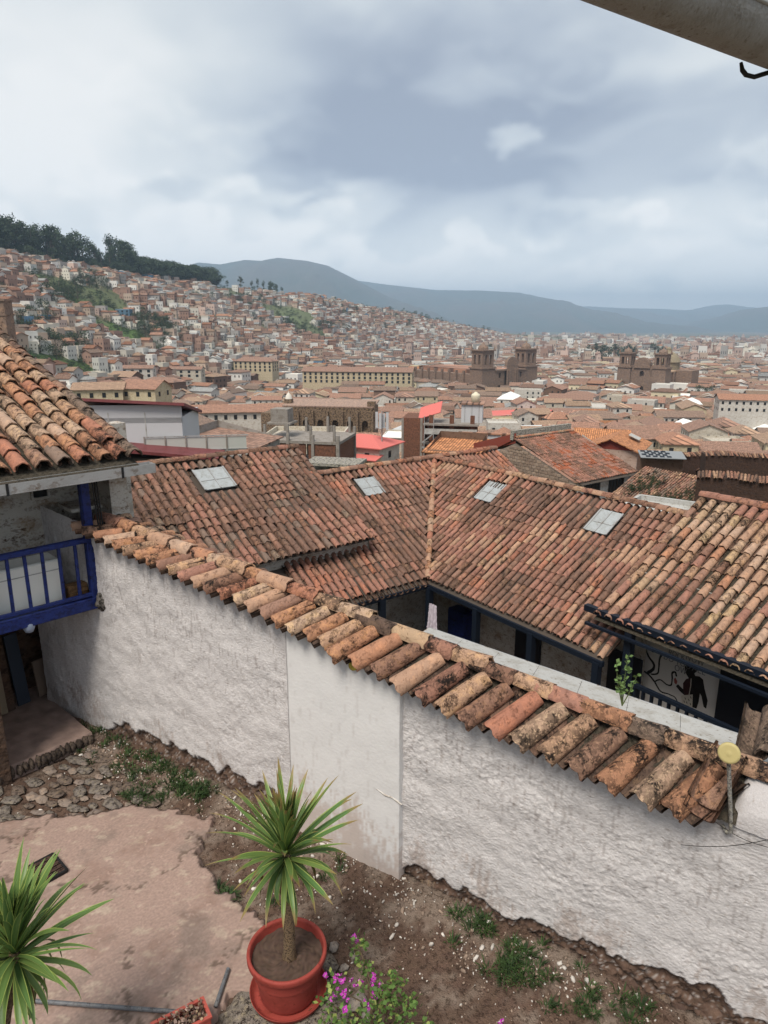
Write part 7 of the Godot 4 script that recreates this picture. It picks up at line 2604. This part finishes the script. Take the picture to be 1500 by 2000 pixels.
func make_churches() -> void:
	var stone := mat(lin(0.33, 0.235, 0.18), 0.95, tile_tex[0], 14.0)
	var warm := mat(lin(0.36, 0.25, 0.185), 0.95, tile_tex[0], 14.0)
	var tile = m.roof_near["terracotta"]
	# --- cathedral
	var base := at_depth(994, 772, 565)
	var t := thing("twin_towered_church", "broad brown stone church with two bell towers facing the square", "church", base, deg_to_rad(36))
	reserved.append([base, 36.0, 20.0, deg_to_rad(36)])
	reserved.append([base + Vector3(-27, 0, -36), 30.0, 44.0, deg_to_rad(36)])
	t.scale = Vector3.ONE * 1.15
	for k in [-1.0, 1.0]:
		bell_tower(t, Vector3(k * 20.5, 0, -5.5), 12.0, 18.5, stone)
		part("side_portal", arcade_shape(1, 9.0, 3.0, 0.0, 7.5, 10.0, 2.0), stone, t, Transform3D(Basis(), Vector3(k * 10.0, 0, 0.5)))
		part("upper_bay", arcade_shape(1, 9.0, 2.0, 2.0, 5.6, 7.0, 2.0), stone, t, Transform3D(Basis(), Vector3(k * 10.0, 10, 0.5)))
	slab(t, "front_wall", stone, Vector3(0, 8.5, -3.2), Vector3(29, 17, 3.0))
	slab(t, "front_cornice", stone, Vector3(0, 17.2, -1.2), Vector3(29, 1.0, 5))
	var port := part("portal", arcade_shape(1, 11.0, 4.4, 0.0, 9.5, 20.0, 3.5), stone, t, Transform3D(Basis(), Vector3(0, 0, 2.2)))
	part("pediment", arch_shape(11.0, 6.5, 2.2), stone, port, Transform3D(Basis(), Vector3(0, 19.5, -2.2)))
	for k in [-4.6, -2.9, 2.9, 4.6]:
		slab(port, "portal_column", stone, Vector3(k, 9.0, 0.3), Vector3(0.9, 18.0, 0.9))
	slab(t, "nave", stone, Vector3(0, 7.0, -45), Vector3(44, 14, 75))
	slab(t, "nave_roof", tile, Vector3(0, 15.2, -45), Vector3(30, 3.0, 70))
	for k in 9:
		slab(t, "buttress", stone, Vector3(-22.6, 8.2, -14 - 7.6 * k), Vector3(1.6, 16.4, 1.4))
	slab(t, "side_chapel", warm, Vector3(-27, 4.0, -26), Vector3(12, 8, 26))
	slab(t, "steps", mat(lin(0.36, 0.34, 0.31), 0.9), Vector3(0, -1.5, 10), Vector3(58, 4.0, 20))
	# --- second church with a dome
	base = at_depth(1248, 776, 560)
	t = thing("domed_church", "brown stone church with twin towers and a pale tiled dome", "church", base, deg_to_rad(-42))
	reserved.append([base, 18.0])
	reserved.append([base + Vector3(20, 0, -22), 24.0, 34.0, deg_to_rad(-42)])
	t.scale = Vector3.ONE * 1.15
	for k in [-1.0, 1.0]:
		bell_tower(t, Vector3(k * 12.0, 0, -4), 9.2, 19.5, stone)
	slab(t, "front_wall", stone, Vector3(0, 10.5, -5), Vector3(15.4, 21, 3))
	part("door_bay", arcade_shape(1, 15.4, 3.8, 0.0, 7.8, 11.5, 2.6), stone, t, Transform3D(Basis(), Vector3(0, 0, -0.9)))
	part("window_bay", arcade_shape(1, 15.4, 3.0, 2.4, 6.2, 9.5, 2.6), stone, t, Transform3D(Basis(), Vector3(0, 11.5, -0.9)))
	part("pediment", arch_shape(11.0, 7.0, 4.0), stone, t, Transform3D(Basis(), Vector3(0, 19.5, -4)))
	slab(t, "nave", warm, Vector3(1, 8.0, -30), Vector3(20, 16, 48))
	slab(t, "nave_roof", mat(lin(0.5, 0.34, 0.22), 0.9), Vector3(1, 16.4, -28), Vector3(21, 0.8, 44))
	for k in 5:
		slab(t, "buttress", stone, Vector3(11.6, 8, -12 - 8 * k), Vector3(1.6, 16, 1.6))
	slab(t, "transept", warm, Vector3(2, 8.5, -40), Vector3(40, 17, 14))
	var drum := Shape.new()
	drum.lathe([Vector2(8.2, 0), Vector2(8.2, 4.6), Vector2(9.0, 4.8), Vector2(9.0, 5.6), Vector2(8.4, 5.8), Vector2(7.6, 8.0), Vector2(6.0, 10.0), Vector2(3.6, 11.6), Vector2(1.8, 12.2), Vector2(1.7, 14.0), Vector2(1.9, 14.2), Vector2(0.9, 15.2), Vector2(0, 15.6)], 16)
	part("dome", drum, mat(lin(0.40, 0.34, 0.23), 0.9, tile_tex[0], 10.0), t, Transform3D(Basis(), Vector3(2, 17, -40)))
	# --- convent church with arched windows
	base = at_depth(640, 812, 172)
	t = thing("arched_church", "low stone church nave with round-headed windows and buttresses", "church", base, deg_to_rad(-9))
	reserved.append([base, 14.0])
	var st2 := mat(lin(0.30, 0.215, 0.155), 0.95, tile_tex[1], 6.0, m.grain, 0.6)
	slab(t, "wall", st2, Vector3(0, -3.0, -4.8), Vector3(22, 10, 7.2))
	part("window_wall", arcade_shape(6, 3.67, 1.5, 4.4, 7.0, 10.0, 1.3), st2, t, Transform3D(Basis(), Vector3(0, -8.0, 0.1)))
	slab(t, "roof", mat(lin(0.50, 0.36, 0.29), 0.9, tile_tex[0], 7.0), Vector3(0, 2.6, -4.2), Vector3(22.6, 0.3, 8.8), Basis(Vector3.RIGHT, 0.10))
	for k in 7:
		slab(t, "buttress", st2, Vector3(-11.0 + 3.67 * k, -3.4, 0.35), Vector3(0.6, 9.0, 0.9))
	slab(t, "lantern_base", st2, Vector3(-10.5, 2.6, -3), Vector3(1.8, 2.0, 1.8))
	var lan := Shape.new()
	lan.lathe([Vector2(0.9, 0), Vector2(0.7, 0.8), Vector2(0.3, 1.3), Vector2(0.08, 1.6), Vector2(0, 2.2)], 12)
	part("lantern", lan, mat(lin(0.6, 0.56, 0.5), 0.9), t, Transform3D(Basis(), Vector3(-10.5, 3.6, -3)))
	slab(t, "side_chapel", st2, Vector3(-13.5, -3.6, -2.5), Vector3(6, 8.0, 7))
	slab(t, "belfry_stump", st2, Vector3(10.6, 1.2, -1.0), Vector3(1.8, 4.6, 1.8))
	# --- the square between them
	var sq := Shape.new()
	var pts := []
	for q in [[1040, 772], [1210, 776], [1215, 752], [1060, 748]]:
		var r := at_depth(q[0], q[1], 560 if q[1] > 760 else 690)
		pts.append(Vector3(r.x, terrain_h(r.x, r.z) + 0.6, r.z))
	sq.quad(pts[0], pts[1], pts[2], pts[3])
	setting("square", sq, mat(lin(0.36, 0.345, 0.32), 0.95, tile_tex[0], 20.0))
	reserved.append([(pts[0] + pts[2]) / 2, 52.0])
	for q in [[1085, 742, 700, 28.0, 6, "arcaded white building on the far side of the square with dark balconies"], [1160, 742, 690, 34.0, -6, "longer arcaded white building on the far side of the square"], [1060, 748, 640, 18.0, 30, "white arcaded building end beside the church steps"]]:
		var v := villa("arcade_building", q[5], q[0], q[1], q[2], q[3], 10.0, 9.0, q[4], "gable", 0.4, "white", "brown", 0.8, int(q[3] / 4.0), 1, Vector2(1.6, 2.2))
		slab(v, "arcade_floor", m.wall_near["grey"], Vector3(0, -9.2, 6.6), Vector3(q[3], 0.4, 3.2))
		slab(v, "arcade_roof", m.roof_near["brown"], Vector3(0, -4.6, 6.8), Vector3(q[3] + 0.6, 0.3, 3.8), Basis(Vector3.RIGHT, 0.15))
		part("arcade", arcade_shape(int(q[3] / 3.4), q[3] / int(q[3] / 3.4), 2.5, 0.0, 3.5, 4.4, 0.6), m.wall_near["pale"], v, Transform3D(Basis(), Vector3(0, -9.0, 8.3)))
	# --- stump of a brick tower at the left edge
	var lt := thing("stone_tower", "worn brown tower end standing at the edge of the hillside houses", "tower", at_depth(2, 612, 190))
	slab(lt, "shaft", stone, Vector3(0, -5, 0), Vector3(4.2, 16, 4.2))
	slab(lt, "cornice", stone, Vector3(0, 3.2, 0), Vector3(4.8, 0.5, 4.8))
	slab(lt, "string_course", stone, Vector3(0, -0.4, 0), Vector3(4.6, 0.4, 4.6))



func _ready() -> void:
	rng.seed = 20240
	make_light()
	make_materials()
	make_land()
	make_wall()
	make_ground()
	make_balcony_house()
	make_neighbours()
	make_house_kinds()
	make_tree_kinds()
	make_near_buildings()
	make_churches()
	make_town()
	make_trees()
	make_small()
